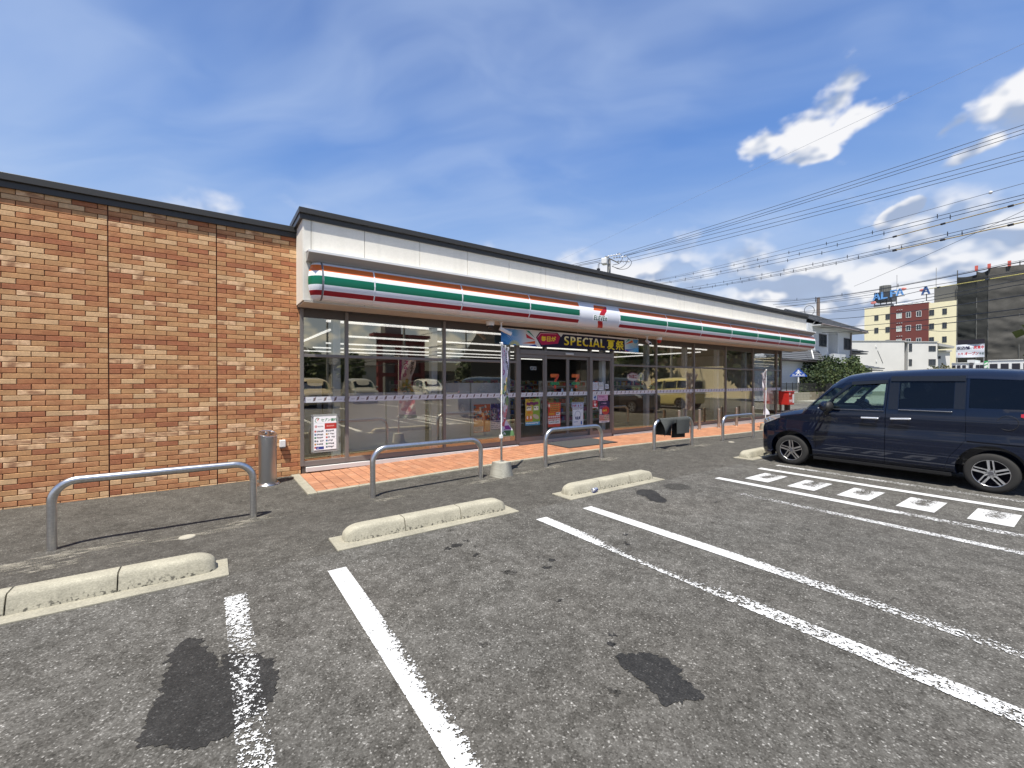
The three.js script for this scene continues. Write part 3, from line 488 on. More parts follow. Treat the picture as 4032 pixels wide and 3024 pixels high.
// ---------- lit sign along the parapet ----------
{
  const sign = thing('shop_sign', 'long convex lit sign with orange, green and red stripes under the white parapet', 'sign', [1.33, 2.87, ZF]);
  const prof = [[3.54, 0.03], [3.52, 0.10], [3.47, 0.165], [3.40, 0.205], [3.32, 0.228], [3.23, 0.236], [3.14, 0.228], [3.06, 0.207], [2.99, 0.172], [2.93, 0.12], [2.89, 0.06], [2.88, 0.0]];
  const real = prof.map(([ya, z]) => [1.525 + (ya - 1.525) * (7.756 - z) / 7.756, z, ya]);
  const seg = []; let len = 0; real.forEach((p, i) => { if (i) len += Math.hypot(p[0] - real[i - 1][0], p[1] - real[i - 1][1]); seg.push(len); });
  const vAt = (ya) => { for (let i = 1; i < real.length; i++) if (ya >= real[i][2]) return (seg[i - 1] + (real[i - 1][2] - ya) / (real[i - 1][2] - real[i][2]) * (seg[i] - seg[i - 1])) / len; return 1; };
  const white = '#e6e8f0'; const zAt = (ya) => { for (let i = 1; i < prof.length; i++) if (ya >= prof[i][0]) return lerp(prof[i][1], prof[i - 1][1], (ya - prof[i][0]) / (prof[i - 1][0] - prof[i][0])); return 0; };
  const stripes = (margin) => (g, w, h) => {
    g.fillStyle = white; g.fillRect(0, 0, w, h);
    for (const [a, b, c] of [[3.486, 3.387, '#e2702f'], [3.307, 3.161, '#00694d'], [3.062, 2.975, '#9a0d22']]) { g.fillStyle = '#f4f5fa'; g.fillRect(margin * w * 0.35, (vAt(a) - 0.012) * h, w * (1 - 0.7 * margin), (vAt(b) - vAt(a) + 0.024) * h); g.fillStyle = c; g.fillRect(margin * w, vAt(a) * h, w * (1 - 2 * margin), (vAt(b) - vAt(a)) * h); }
  };
  const face = (x0, x1, dome, name, map, label) => {
    const n = dome ? 8 : 1;
    const f = gridGeo(n, real.length - 1, (u, w) => { const v = 1 - w, i = Math.round(v * (real.length - 1)), [y, z] = real[i], k = dome ? Math.sin(Math.PI * clamp(seg[i] / len, 0.02, 0.98)) : 1, xl = x0 + (dome ? 0.10 * (1 - k) : 0), e = dome ? Math.min(1, 0.25 + 0.75 * Math.sin(Math.PI / 2 * u) ** 0.7) : 1; return [lerp(xl, x1, u) - 1.33, y - 2.87, z * e]; }, (u, w) => [u, 1 - seg[Math.round((1 - w) * (real.length - 1))] / len]);
    const o = obj(name, f, std(0xffffff, 0.28, { map, side: THREE.DoubleSide }), sign); if (label) o.userData.label = label; return o;
  };
  const plain = canvasTex(256, 256, stripes(0)), wide = canvasTex(1024, 256, stripes(0.006));
  const logo = canvasTex(1024, 512, (g, w, h) => {
    g.fillStyle = white; g.fillRect(0, 0, w, h); const X = (x) => (x - 7.353) / 1.45 * w, Y = (y) => vAt(y) * h;
    const P = (x, y) => [X(x * (7.756 - zAt(y)) / 7.556), Y(y)]; const bar = () => { g.beginPath(); g.moveTo(P(7.845, 3.475)[0], P(7.845, 3.475)[1]); g.lineTo(P(8.30, 3.475)[0], P(8.30, 3.475)[1]); g.lineTo(P(8.19, 3.345)[0], P(8.19, 3.345)[1]); g.lineTo(P(7.845, 3.345)[0], P(7.845, 3.345)[1]); g.closePath(); };
    const stem = () => { g.beginPath(); g.moveTo(P(8.31, 3.475)[0], P(8.31, 3.475)[1]); g.lineTo(P(8.325, 3.35)[0], P(8.325, 3.35)[1]); g.bezierCurveTo(P(8.26, 3.29)[0], P(8.26, 3.29)[1], P(8.20, 3.20)[0], P(8.20, 3.20)[1], P(8.175, 3.06)[0], P(8.175, 3.06)[1]); g.lineTo(P(8.165, 2.905)[0], P(8.165, 2.905)[1]); g.lineTo(P(7.985, 2.905)[0], P(7.985, 2.905)[1]); g.lineTo(P(8.0, 3.06)[0], P(8.0, 3.06)[1]); g.bezierCurveTo(P(8.03, 3.25)[0], P(8.03, 3.25)[1], P(8.08, 3.36)[0], P(8.08, 3.36)[1], P(8.31, 3.475)[0], P(8.31, 3.475)[1]); g.closePath(); };
    g.lineWidth = 12; g.strokeStyle = '#fff'; bar(); g.stroke(); stem(); g.stroke();
    g.fillStyle = '#d05a1e'; bar(); g.fill(); g.fillStyle = '#b4101f'; stem(); g.fill();
    g.fillStyle = '#fff'; g.fillRect(P(7.835, 3.236)[0], P(7.835, 3.236)[1], X(8.355) - P(7.835, 3.085)[0], P(7.835, 3.085)[1] - Y(3.236));
    g.fillStyle = '#00573f'; g.save(); g.translate(P(7.85, 3.098)[0], Y(3.098)); g.scale(0.94, 1.0); const fs = (Y(3.10) - Y(3.225)) / 0.73; g.font = `bold ${-0 + Math.round(Math.abs(fs))}px sans-serif`; const tw = g.measureText('ELEVEn').width; g.scale((X(8.345) - X(7.855)) / tw / 0.94, 1); g.fillText('ELEVEn', 0, 0); g.restore();
  });
  face(1.33, 1.515, true, 'end_cap', plain, 'rounded striped cap at the left end of the sign');
  const cuts = [1.54, 2.377, 4.122, 5.829, 7.353];
  for (let i = 0; i < 4; i++) face(cuts[i], cuts[i + 1], false, 'striped_panel', wide);
  face(7.353, 8.803, false, 'logo_panel', logo, 'white panel with the big orange and red numeral');
  const right = [8.803, 10.857, 12.662, 14.476, 16.295, 18.091, 19.895, 21.45];
  for (let i = 0; i < 7; i++) face(right[i] , right[i + 1], false, 'striped_panel', wide);
  const ribProfile = (w, grow) => [...real.map(([y, z]) => [z + grow, y - 2.87 - (y < 3.2 ? grow : -grow)]), [-0.0005, real[real.length - 1][0] - 2.87 - grow], [-0.0005, real[0][0] - 2.87 + grow]];
  for (const x of [...cuts.slice(1), ...right.slice(0, 7)]) obj('joint_strip', prism(ribProfile(0.02, 0.004), x - 1.33 - 0.011, x - 1.33 + 0.011, 'x'), std(rgb(0.75, 0.77, 0.82), 0.4), sign);
  obj('joint_strip', prism(ribProfile(0.02, 0.004), 1.516 - 1.33, 1.54 - 1.33, 'x'), std(rgb(0.16, 0.16, 0.18), 0.5), sign);
  obj('end_plate', prism(ribProfile(0.02, 0.003), 21.45 - 1.33, 21.462 - 1.33, 'x'), M.white, sign);
  obj('back_plate', box(0.08, 20.1, 0.02, 0.6, 0.0, 0.012), M.white, sign);
}
// ---------- steel hoop rails along the bays ----------
{
  const spots = [[-1.285, 0.432, 'long steel hoop rail in front of the brick wall'], [1.89, 3.68, 'steel hoop rail in front of the left shop windows'], [5.08, 6.57, 'steel hoop rail in front of the shop entrance'], [8.31, 9.82, 'steel hoop rail with a doormat hung over it'], [11.27, 12.95, 'steel hoop rail beside the front of the blue van']];
  const brushed = std(0xffffff, 0.3, { metalness: 1, map: tex(256, 256, (u, v) => { const k = 212 + 22 * (tfbm(u, v, 8, 3, 4) - 0.5) + 16 * (tnoise(u * 256, v * 3, 256, 3) - 0.5); return [k, k, k + 1]; }) });
  spots.forEach(([a, b, label]) => {
    const w = b - a, z = 2.3, ya = yg(a, z), yb = yg(b, z), t = thing('hoop_rail', label, 'railing', [(a + b) / 2, (ya + yb) / 2, z], 0, 'steel hoop rails along the footway');
    const h = 0.675, R = 0.20, mid = (ya + yb) / 2, pts = [], A = -w / 2, B = w / 2;
    const arc = (cx, cy, a0, a1) => { for (let i = 0; i <= 8; i++) { const k = lerp(a0, a1, i / 8); pts.push(new THREE.Vector3(cx + R * Math.cos(k), cy + R * Math.sin(k), 0)); } };
    pts.push(new THREE.Vector3(A, ya - mid - 0.06, 0), new THREE.Vector3(A, 0.2, 0), new THREE.Vector3(A, h - R - 0.02, 0)); arc(A + R, h - R, Math.PI, Math.PI / 2);
    pts.push(new THREE.Vector3(A + R + 0.02, h, 0), new THREE.Vector3(0, h, 0), new THREE.Vector3(B - R - 0.02, h, 0)); arc(B - R, h - R, Math.PI / 2, 0); pts.push(new THREE.Vector3(B, h - R - 0.02, 0), new THREE.Vector3(B, 0.2, 0), new THREE.Vector3(B, yb - mid - 0.06, 0));
    const c = new THREE.CatmullRomCurve3(pts, false, 'centripetal');
    obj('bent_pipe', new THREE.TubeGeometry(c, 120, 0.0382, 20), brushed, t);
  });
}
// ---------- concrete wheel stops ----------
{
  const spots = [[-1.90, 0.04, 'near left concrete wheel stop, cut by the picture edge', [-1.087, -0.547]], [1.03, 2.86, 'concrete wheel stop between the first two pairs of bay lines', [1.609, 2.244]], [3.86, 5.65, 'concrete wheel stop with a crushed can lying against it', [4.436, 5.078]], [8.59, 10.4, 'concrete wheel stop under the nose of the blue van', [9.2, 9.8]]];
  const dirt = tex(1024, 256, (u, v) => {
    const k = 1 + 0.2 * (tfbm(u, v, 8, 3, 5) - 0.5) + 0.26 * (tfbm(u, v, 130, 8, 2) - 0.5), sp = smooth(0.60, 0.74, tnoise(u * 90, v * 30, 512, 4) * 0.5 + tfbm(u, v, 70, 5, 3) * 0.55), w = sp * smooth(0.15, 0.03, v) * smooth(0.0, 0.03, v + 0.02), m = 1 - 0.5 * w; return [162 * k * m, 157 * k * m, 140 * k * m];
  });
  const m = std(0xffffff, 0.9, { map: dirt });
  spots.forEach(([a, b, label, js]) => {
    const t = thing('wheel_stop', label, 'wheel stop', [(a + b) / 2, 0, 4.16], 0, 'concrete wheel stops'), mid = (a + b) / 2, ends = [a, ...js, b], H = 0.125;
    obj('base_pad', metreUV(rbox(a - mid - 0.1, b - mid + 0.08, -0.05, 0.012, -0.14, 0.235, 0.006, 1), 1, a, 0), concMat, t);
    // section: front foot, front face, rounded top, back face
    const sec = [[0.115, 0.0], [0.108, 0.03], [0.088, 0.09], [0.078, 0.112], [0.06, 0.124], [-0.06, 0.124], [-0.078, 0.112], [-0.088, 0.09], [-0.108, 0.03], [-0.115, 0.0]];
    for (let i = 0; i < 3; i++) {
      const x0 = ends[i] + (i ? 0.005 : 0) - mid, x1 = ends[i + 1] - (i < 2 ? 0.005 : 0) - mid, n = 24;
      const shrink = (x) => { const e = i === 0 ? x - x0 : i === 2 ? x1 - x : 1, R = 0.17; return e >= R ? 1 : Math.sqrt(Math.max(0, 1 - ((R - e) / R) ** 2)); };
      const xs = Array.from({ length: n + 1 }, (_, k) => { const q = k / n; return i === 0 ? lerp(x0, x1, q * q) : i === 2 ? lerp(x1, x0, (1 - q) ** 2) : lerp(x0, x1, q); });
      const g = gridGeo(n, sec.length - 1, (u, v) => { const x = xs[Math.round(u * n)], [z, y] = sec[Math.round(v * (sec.length - 1))], k = Math.max(0.0, shrink(x)); return [x, 0.011 + y * (0.25 * Math.min(1, k * 3) + 0.75 * k), z * (0.45 + 0.55 * Math.min(1, k * 1.25))]; }, (u, v, q) => { const s = Math.round(v * (sec.length - 1)); return [q[0] + a * 1.7, [0.01, 0.05, 0.11, 0.14, 0.16, 0.28, 0.30, 0.33, 0.39, 0.43][s] * 1.6]; });
      const f = flip(g.toNonIndexed()); const cap = [];
      for (const [x, s] of [[x0, -1], [x1, 1]]) if (!(i === 0 && s < 0) && !(i === 2 && s > 0)) { const c = prism(sec.map(([z, y]) => [z, y + 0.011]), x - 0.001, x + 0.001, 'x'); cap.push(metreUV(c)); }
      obj('block', [toCreasedNormals(mergeVertices(f.deleteAttribute('normal') && f), 0.7), ...cap], m, t);
    }
  });
  const can = thing('crushed_can', 'small crumpled silver and blue drink can lying against a wheel stop', 'can', [4.27, 0.012, 4.315], 0.25);
  const body = new THREE.LatheGeometry([[0, -0.055], [0.024, -0.055], [0.031, -0.047], [0.033, -0.04], [0.031, 0.0], [0.033, 0.04], [0.028, 0.05], [0.025, 0.055], [0.022, 0.052], [0, 0.052]].map((p) => new THREE.Vector2(...p)), 20);
  const q = body.attributes.position; for (let i = 0; i < q.count; i++) { const k = 1 + 0.16 * n3(q.getX(i) * 40, q.getY(i) * 40, q.getZ(i) * 40); q.setX(i, q.getX(i) * k); q.setZ(i, q.getZ(i) * k * 0.9); }
  body.rotateZ(Math.PI / 2); body.translate(0, 0.03, 0); body.computeVertexNormals();
  obj('can_body', body, std(0xffffff, 0.3, { metalness: 0.7, map: tex(64, 64, (u, v) => (Math.sin(u * 12 + v * 5) > 0.5 ? [70, 80, 150] : [205, 206, 212])) }), can);
}
// ---------- ashtray stand and socket cover by the brick wall ----------
{
  const x = 0.766, z = 0.46, t = thing('ashtray_stand', 'cylindrical steel ashtray stand against the brick wall', 'ashtray', [x, yg(x, z), z], 0.35); t.scale.set(1.06, 1.13, 1.06);
  const flange = new THREE.LatheGeometry([[0, 0], [0.165, 0], [0.167, 0.006], [0.15, 0.016], [0.14, 0.03], [0.118, 0.034], [0, 0.034]].map((p) => new THREE.Vector2(...p)), 40);
  obj('base_flange', flange, M.steel, t);
  for (let i = 0; i < 4; i++) obj('bolt', cyl(0.011, 0.011, 0.012, 0.15 * Math.cos(i * 1.57 + 0.6), 0.014, 0.15 * Math.sin(i * 1.57 + 0.6), 8), M.steel, t);
  const satin = std(rgb(0.44, 0.43, 0.42), 0.34, { metalness: 1 });
  obj('drum', cyl(0.122, 0.122, 0.575, 0, 0.034, 0, 48), satin, t);
  const top = new THREE.CylinderGeometry(0.128, 0.128, 0.12, 48, 1, true), p = top.attributes.position; for (let i = 0; i < p.count; i++) p.setY(i, p.getY(i) > 0 ? 0.725 - 0.30 * p.getZ(i) : 0.61); top.computeVertexNormals();
  obj('head_band', top, satin, t);
  const tilt = (o) => { o.position.set(0, 0.725, 0); o.rotation.x = Math.atan(0.30); return o; };
  tilt(obj('lid', cyl(0.127, 0.125, 0.006, 0, -0.006, 0, 48), M.steel, t)); const rim = new THREE.TorusGeometry(0.128, 0.006, 8, 48); rim.rotateX(Math.PI / 2); tilt(obj('rim', rim, M.chrome, t));
  tilt(obj('slot', [[-0.06, 0.02], [0.02, 0.05], [0.06, 0.015]].map(([a, b]) => rbox(a - 0.028, a + 0.028, 0, 0.003, b - 0.007, b + 0.007, 0.001, 1)), M.black, t));
  tilt(obj('hole', [[-0.06, -0.045], [-0.025, -0.07], [0.055, -0.05], [-0.02, -0.015], [0.035, -0.012]].map(([a, b]) => cyl(0.011, 0.011, 0.003, a, 0, b, 12)), M.black, t));
  tilt(obj('knob', cyl(0.02, 0.014, 0.022, 0.0, 0.001, -0.045, 16), M.chrome, t));
  obj('handle_plate', rbox(0.118, 0.128, 0.5, 0.54, -0.03, 0.03, 0.004, 1), M.dark, t);
  const s = thing('socket_cover', 'small white weatherproof socket cover on the brick wall', 'socket', [1.03, 0.43, 0.001]);
  obj('cover', rbox(-0.046, 0.046, -0.05, 0.07, 0, 0.075, 0.008), M.white, s); obj('flap', rbox(-0.042, 0.042, -0.075, -0.048, 0.0, 0.055, 0.006), std(rgb(0.2, 0.2, 0.2), 0.5), s);
}
// ---------- advertising flags ----------
function flag(label, x, z, h, y0, cloth, lean, weight) {
  const y = yg(x, z), t = thing('advertising_flag', label, 'flag', [x, y, z]);
  const up = rod([0, 0.2, 0], [lean * h, h, 0], 0.011, 10);
  if (weight) { const g = new THREE.CylinderGeometry(0.155, 0.2, 0.245, 4, 1); g.rotateY(Math.PI / 4 + 0.15); g.translate(0, 0.122, 0); obj('concrete_weight', metreUV(g.toNonIndexed()), std(rgb(1.12, 1.16, 1.26), 0.9, { map: conc }), t); obj('socket_pipe', rod([0, 0.2, 0], [lean * 0.66, 0.66, 0], 0.019, 12), M.steel, t); obj('clamp', rbox(lean * 0.66 - 0.035, lean * 0.66 + 0.02, 0.64, 0.7, -0.024, 0.024, 0.008), M.white, t); }
  else { const g = new THREE.CylinderGeometry(0.15, 0.19, 0.22, 4, 1); g.rotateY(0.5); g.translate(0, 0.11, 0); obj('concrete_weight', metreUV(g.toNonIndexed()), concMat, t); }
  const pole = std(rgb(0.85, 0.85, 0.84), 0.35);
  obj('pole', up, pole, t); obj('pole_joint', rod([lean * 1.38, 1.38, 0], [lean * 1.45, 1.45, 0], 0.016, 10), std(rgb(0.75, 0.7, 0.45), 0.4), t);
  const dir = [Math.cos(cloth.yaw), -Math.sin(cloth.yaw)], tx = lean * h;
  obj('cross_arm', [rod([tx - 0.12 * dir[0], h + 0.005, -0.12 * dir[1]], [tx + cloth.w * 1.06 * dir[0], h - 0.055, cloth.w * 1.06 * dir[1]], 0.007), rbox(tx - 0.02, tx + 0.02, h - 0.03, h + 0.025, -0.02, 0.02, 0.012)], pole, t);
  const L = cloth.len, g = gridGeo(14, 60, (u, v) => {
    const d = 1 - v, waist = 1 - cloth.pinch * Math.exp(-(((d - 0.36) / 0.2) ** 2)) - cloth.curl * smooth(0.5, 1, d) * 0.4;
    const a = 0.016 + u * cloth.w * waist, wob = (0.05 * Math.sin(d * 7 + u * 3) + 0.035 * Math.sin(d * 15 + u * 8 + 1)) * (0.25 + u) * (0.25 + d) + cloth.curl * 0.22 * u * u * Math.sin(d * 5 + 0.6);
    return [lean * (h - d * L) + a * dir[0] + wob * dir[1], h - 0.04 - u * 0.05 * (1 - d) - d * L, a * dir[1] - wob * dir[0]];
  });
  obj('banner_cloth', g, new THREE.MeshPhysicalMaterial({ map: canvasTex(256, 1024, cloth.draw), side: THREE.DoubleSide, roughness: 0.85, transmission: 0.25, thickness: 0 }), t);
  obj('loop', [0.1, 0.5, 0.9].map((k) => rbox(tx + k * cloth.w * dir[0] - 0.008, tx + k * cloth.w * dir[0] + 0.008, h - 0.06 - k * 0.04, h + 0.01 - k * 0.045, k * cloth.w * dir[1] - 0.012, k * cloth.w * dir[1] + 0.012, 0.004, 1)), pole, t);
  return t;
}
{
  const rr = rng(3);
  flag('pink and green smoothie flag in a concrete weight before the glass', 4.02, 2.41, 2.24, 0, { w: 0.46, len: 1.56, yaw: 0.7, pinch: 0.30, curl: 0.12, draw: (g, w, h) => {
    g.fillStyle = '#dcd6e2'; g.fillRect(0, 0, w, h); g.fillStyle = '#a83a80'; g.fillRect(0, 0, 40, h * 0.36);
    jp(g, 'スム', 70, 24, 76, '#b13a86', 17, true); jp(g, '|', 80, 190, 60, '#b13a86', 17, true); jp(g, 'ジ', 76, 252, 62, '#b13a86', 15, true); jp(g, 'はじめよう', 184, 30, 44, '#1c1c24', 9, true);
    for (let i = 0; i < 60; i++) { g.fillStyle = ['#6d8f5a', '#4f7a4a', '#d8dcd6', '#b89a5a', '#8ba36b', '#c7d2c0', '#5c5f66'][i % 7]; g.beginPath(); g.ellipse(20 + rr() * 220, h * (0.35 + 0.27 * rr()), 14 + 34 * rr(), 10 + 34 * rr(), rr() * 3, 0, 7); g.fill(); }
    for (let i = 0; i < 50; i++) { g.fillStyle = ['#e6d3d6', '#d88f92', '#cf5a63', '#b93e4a', '#e9e4e8'][i % 5]; g.beginPath(); g.ellipse(30 + rr() * 200, h * (0.66 + 0.2 * rr()), 16 + 40 * rr(), 14 + 30 * rr(), rr() * 3, 0, 7); g.fill(); }
    g.fillStyle = '#8d3f8f'; g.fillRect(90, h * 0.885, 160, 46); g.fillStyle = '#efe9f2'; scribble(g, 100, h * 0.89, 140, 30, '#efe9f2', rr); g.fillStyle = '#557c4c'; g.fillRect(0, h * 0.94, w, h * 0.06); g.fillStyle = '#f0f0f2'; g.font = 'bold 40px sans-serif'; g.fillText('7-ELEVEN', 16, h * 0.985);
  } }, 0.004, true);
  flag('twisted white flag on a leaning pole at the far end of the shop', 15.5, 1.5, 2.05, 0, { w: 0.42, len: 1.5, yaw: 0.55, pinch: 0.55, curl: 0.5, draw: (g, w, h) => {
    g.fillStyle = '#d9d8e2'; g.fillRect(0, 0, w, h); jp(g, 'スム|ジ', 60, 30, 84, '#3b3f52', 15, true); g.fillStyle = '#c9b870'; g.fillRect(120, h * 0.36, 80, 60); for (let i = 0; i < 18; i++) { g.fillStyle = ['#7f86a0', '#c9cbe0', '#b7a8c4', '#9aa0b8'][i % 4]; g.beginPath(); g.ellipse(rr() * w, h * (0.45 + 0.5 * rr()), 30 * rr() + 8, 30 * rr() + 8, 0, 0, 7); g.fill(); }
  } }, -0.03 + 0.05, false);
}
// ---------- bollards on the tiled walk ----------
[[12.35, 0.28], [13.52, 0.28], [14.74, 0.28], [15.96, 0.28], [17.22, 0.28]].forEach(([x, z], i) => {
  const t = thing('bollard', ['steel bollard behind the rail with the doormat', 'steel bollard between two shop windows, second from the doormat', 'steel bollard third along from the doormat', 'steel bollard rising behind the middle of the last hoop rail', 'steel bollard nearest the far flag'][i], 'bollard', [x, yg(x, z) + 0.012, z], 0, 'steel bollards on the tiled walk');
  const m = std(rgb(0.50, 0.44, 0.38), 0.35, { metalness: 0.9 });
  obj('post', cyl(0.05, 0.05, 0.68, 0, 0, 0, 24), m, t); obj('cap', (() => { const g = new THREE.SphereGeometry(0.0502, 24, 8, 0, 6.3, 0, Math.PI / 2); g.scale(1, 0.25, 1); g.translate(0, 0.68, 0); return g; })(), m, t); obj('collar', cyl(0.062, 0.056, 0.012, 0, 0, 0, 24), m, t);
});
// ---------- doormats ----------
const matTex = tex(256, 256, (u, v) => { const k = 74 + 30 * (Math.sin(v * Math.PI * 2 * 64) > 0.2 ? 1 : -0.5) * (0.6 + 0.4 * Math.sin(u * Math.PI * 2 * 48)) + 24 * (tfbm(u, v, 60, 3, 2) - 0.5); return [k, k + 2, k]; });
{
  const t = thing('entrance_mat', 'flat dark grey mat on the tiles before the entrance', 'doormat', [7.65, -0.03, 0.6]);
  obj('mat_pile', rbox(-0.8, 0.8, -0.008, 0.008, -0.44, 0.44, 0.006, 1), std(0xffffff, 0.95, { map: tex(512, 256, (u, v) => { const k = 66 + 26 * (tfbm(u, v, 100, 3, 2) - 0.5); return [k, k, k]; }) }), t);
  obj('rubber_edge', rbox(-0.84, 0.84, -0.008, 0.004, -0.48, 0.48, 0.004, 1), M.dark, t);
  // the one drying over the fourth rail: it lies over the pipe and falls on both sides
  const x0 = 8.02, x1 = 9.2, ry = yg(9.0, 2.3) + 0.675, d = thing('hung_doormat', 'dark ribbed doormat folded over a hoop rail', 'doormat', [9.05, ry, 2.3]);
  const r = 0.05, drape = (u, v, k) => {                    // v: 0 front hem to 1 back hem
    const front = k ? 0.34 + 0.02 * u : 0.075 + 0.30 * (1 - u) ** 1.5, back = k ? 0.45 + 0.03 * u : 0.33 + 0.07 * u, L = front + Math.PI * r + back, s = v * L, out = k ? 0 : 0.085 * (1 - u) ** 2;
    const x = (k ? lerp(8.64, 9.19, u) : lerp(8.02, 8.62, u)) - 8.6;
    if (s < front) { const q = (front - s) / front; return [x + (k ? 0 : 0.05 * (1 - u) * q), -(front - s), r + 0.012 + 0.02 * Math.sin(x * 9) * q + out * Math.sin(q * 2.6)]; }
    if (s < front + Math.PI * r) { const a = (s - front) / r; return [x, r * Math.sin(a), r * Math.cos(a) + (k ? 0 : 0.01)]; }
    const q = (s - front - Math.PI * r) / back; return [x, -(s - front - Math.PI * r), -r - 0.012 - 0.03 * q + 0.012 * Math.sin(x * 11) * q];
  };
  const solid = (k) => { const n = [22, 40], th = 0.012, a = gridGeo(...n, (u, v) => drape(u, v, k)); const N = a.attributes.normal, P = a.attributes.position, b = a.clone(), Q = b.attributes.position; for (let i = 0; i < P.count; i++) Q.setXYZ(i, P.getX(i) - N.getX(i) * th, P.getY(i) - N.getY(i) * th, P.getZ(i) - N.getZ(i) * th); return [a, b]; };
  const top = std(0xffffff, 0.95, { map: matTex, side: THREE.DoubleSide }), under = std(rgb(0.012, 0.012, 0.013), 0.7, { side: THREE.DoubleSide });
  for (const k of [0, 1]) { const [a, b] = solid(k), u = a.attributes.uv; for (let i = 0; i < u.count; i++) u.setXY(i, u.getX(i) * 1.1, u.getY(i) * 1.4); obj(k ? 'right_flap' : 'left_flap', a, top, d); obj('rubber_back', b, under, d); }
}
// ---------- posters and notices inside the glass ----------
function poster(label, cat, x0, x1, y0, y1, draw, o = {}) {
  const w = x1 - x0, h = y1 - y0, t = thing(o.name ?? 'poster', label, cat, [(x0 + x1) / 2, y0, o.z ?? (x0 > 7 && x1 < 8.6 ? -0.058 : -0.012)]), pw = o.px ?? 256, ph = Math.round(pw * h / w);
  const m = std(0xffffff, 0.6, { map: canvasTex(pw, ph, draw), side: THREE.DoubleSide }), g = new THREE.BoxGeometry(w, h, 0.003); g.translate(0, h / 2, 0);
  obj('printed_sheet', g, [M.white, M.white, M.white, M.white, m, M.white], t); return t;
}
{
  const r = rng(91);
  const atm = poster('framed white bank notice with green heading inside the left window', 'notice', 1.535, 1.925, 0.265, 0.875, (g, w, h) => {
    g.fillStyle = '#ffffff'; g.fillRect(0, 0, w, h); const c = w / 2;
    g.strokeStyle = '#3a8a5a'; g.lineWidth = 9; g.beginPath(); g.ellipse(62, 62, 34, 42, 0.6, 1.2, 5.2); g.stroke(); g.fillStyle = '#c8473a'; g.fillRect(42, 34, 46, 11); g.fillRect(70, 34, 15, 26); g.fillStyle = '#d9772a'; g.fillRect(52, 64, 22, 12);
    jp(g, 'セブン銀行', 122, 38, 52, '#2f7f55', 8); g.fillStyle = '#c9d3da'; g.fillRect(0, 116, w, 4);
    g.strokeStyle = '#c23a35'; g.lineWidth = 7; g.beginPath(); g.ellipse(38, 178, 17, 19, 0, 0, 7); g.stroke(); g.beginPath(); g.arc(38, 178, 6, 0, 7); g.stroke(); g.fillStyle = '#4a4a52'; g.font = 'bold 34px sans-serif'; g.fillText('MUFG', 66, 191);
    g.fillStyle = '#c2352d'; g.fillRect(c - 8, 124, c + 8, 106); scribble(g, c + 26, 160, c - 50, 30, '#e3a49e', r);
    for (let i = 0; i < 6; i++) for (const x of [0, c]) { const y = 242 + i * 58; g.fillStyle = '#cfd8de'; g.fillRect(x, y - 6, c - 4, 3); g.fillStyle = ['#c23a35', '#5c6c7a', '#3a6a9a', '#b98a3a', '#2f7f55'][(i * 2 + (x ? 1 : 0)) % 5]; g.fillRect(x + 12, y + 6, 30, 32); scribble(g, x + 52, y + 6, c - 74, 32, '#4a4d57', r); }
    g.fillStyle = '#2b3a8c'; g.fillRect(40, h - 62, 130, 50); g.fillStyle = '#e7ebff'; g.font = 'bold 30px sans-serif'; g.fillText('gl', 60, h - 28); g.fillStyle = '#4a4d57'; g.font = 'bold 34px sans-serif'; g.fillText('JP', w - 92, h - 26);
  }, { name: 'bank_notice', px: 384 });
  atm.position.z = 0.016; obj('acrylic_board', rbox(-0.235, 0.235, -0.045, 0.65, -0.0085, -0.0045, 0.002, 1), std(rgb(0.34, 0.35, 0.33), 0.3), atm);
  obj('stud', [[-0.22, -0.028], [0.22, -0.028], [-0.22, 0.635], [0.22, 0.635]].map(([x, y]) => { const g = cyl(0.016, 0.013, 0.012, 0, 0, 0, 16); g.rotateX(Math.PI / 2); g.translate(x, y, -0.004); return g; }), M.chrome, atm);
  poster('yellow and green food poster on the left side light of the entrance', 'poster', 6.36, 6.82, 0.42, 1.08, (g, w, h) => {
    g.fillStyle = '#c9a93a'; g.fillRect(0, 0, w, h); g.fillStyle = '#8fb040'; g.fillRect(w * 0.5, 0, w * 0.5, h); g.fillStyle = '#7a2f5c'; for (let i = 0; i < 7; i++) { g.beginPath(); g.ellipse(40 + i * 28, h * 0.18 + 8 * Math.sin(i * 2), 24, 22, 0, 0, 7); g.fill(); } scribble(g, 60, 8, 130, 20, '#5a4a20', r);
    g.fillStyle = '#eee8d8'; g.fillRect(20, h * 0.28, 84, 58); g.fillRect(w - 110, h * 0.28, 84, 58); scribble(g, 26, h * 0.30, 70, 22, '#3a3020', r); scribble(g, w - 104, h * 0.30, 70, 22, '#3a3020', r); g.fillStyle = '#d98a2e'; g.fillRect(40, h * 0.47, 90, 36); g.fillStyle = '#c9b9a4'; g.beginPath(); g.ellipse(w - 70, h * 0.68, 60, 30, 0.4, 0, 7); g.fill();
    g.fillStyle = '#cf6a30'; g.fillRect(8, h * 0.64, 54, 66); g.fillRect(70, h * 0.64, 54, 66); g.fillStyle = '#e8e2da'; g.beginPath(); g.ellipse(36, h * 0.70, 14, 24, 0, 0, 7); g.fill(); g.beginPath(); g.ellipse(96, h * 0.70, 14, 24, 0, 0, 7); g.fill(); g.fillStyle = '#4a9ac4'; g.fillRect(0, h * 0.87, w, h * 0.13); scribble(g, 12, h * 0.89, w - 24, 22, '#e2f0f6', r);
  });
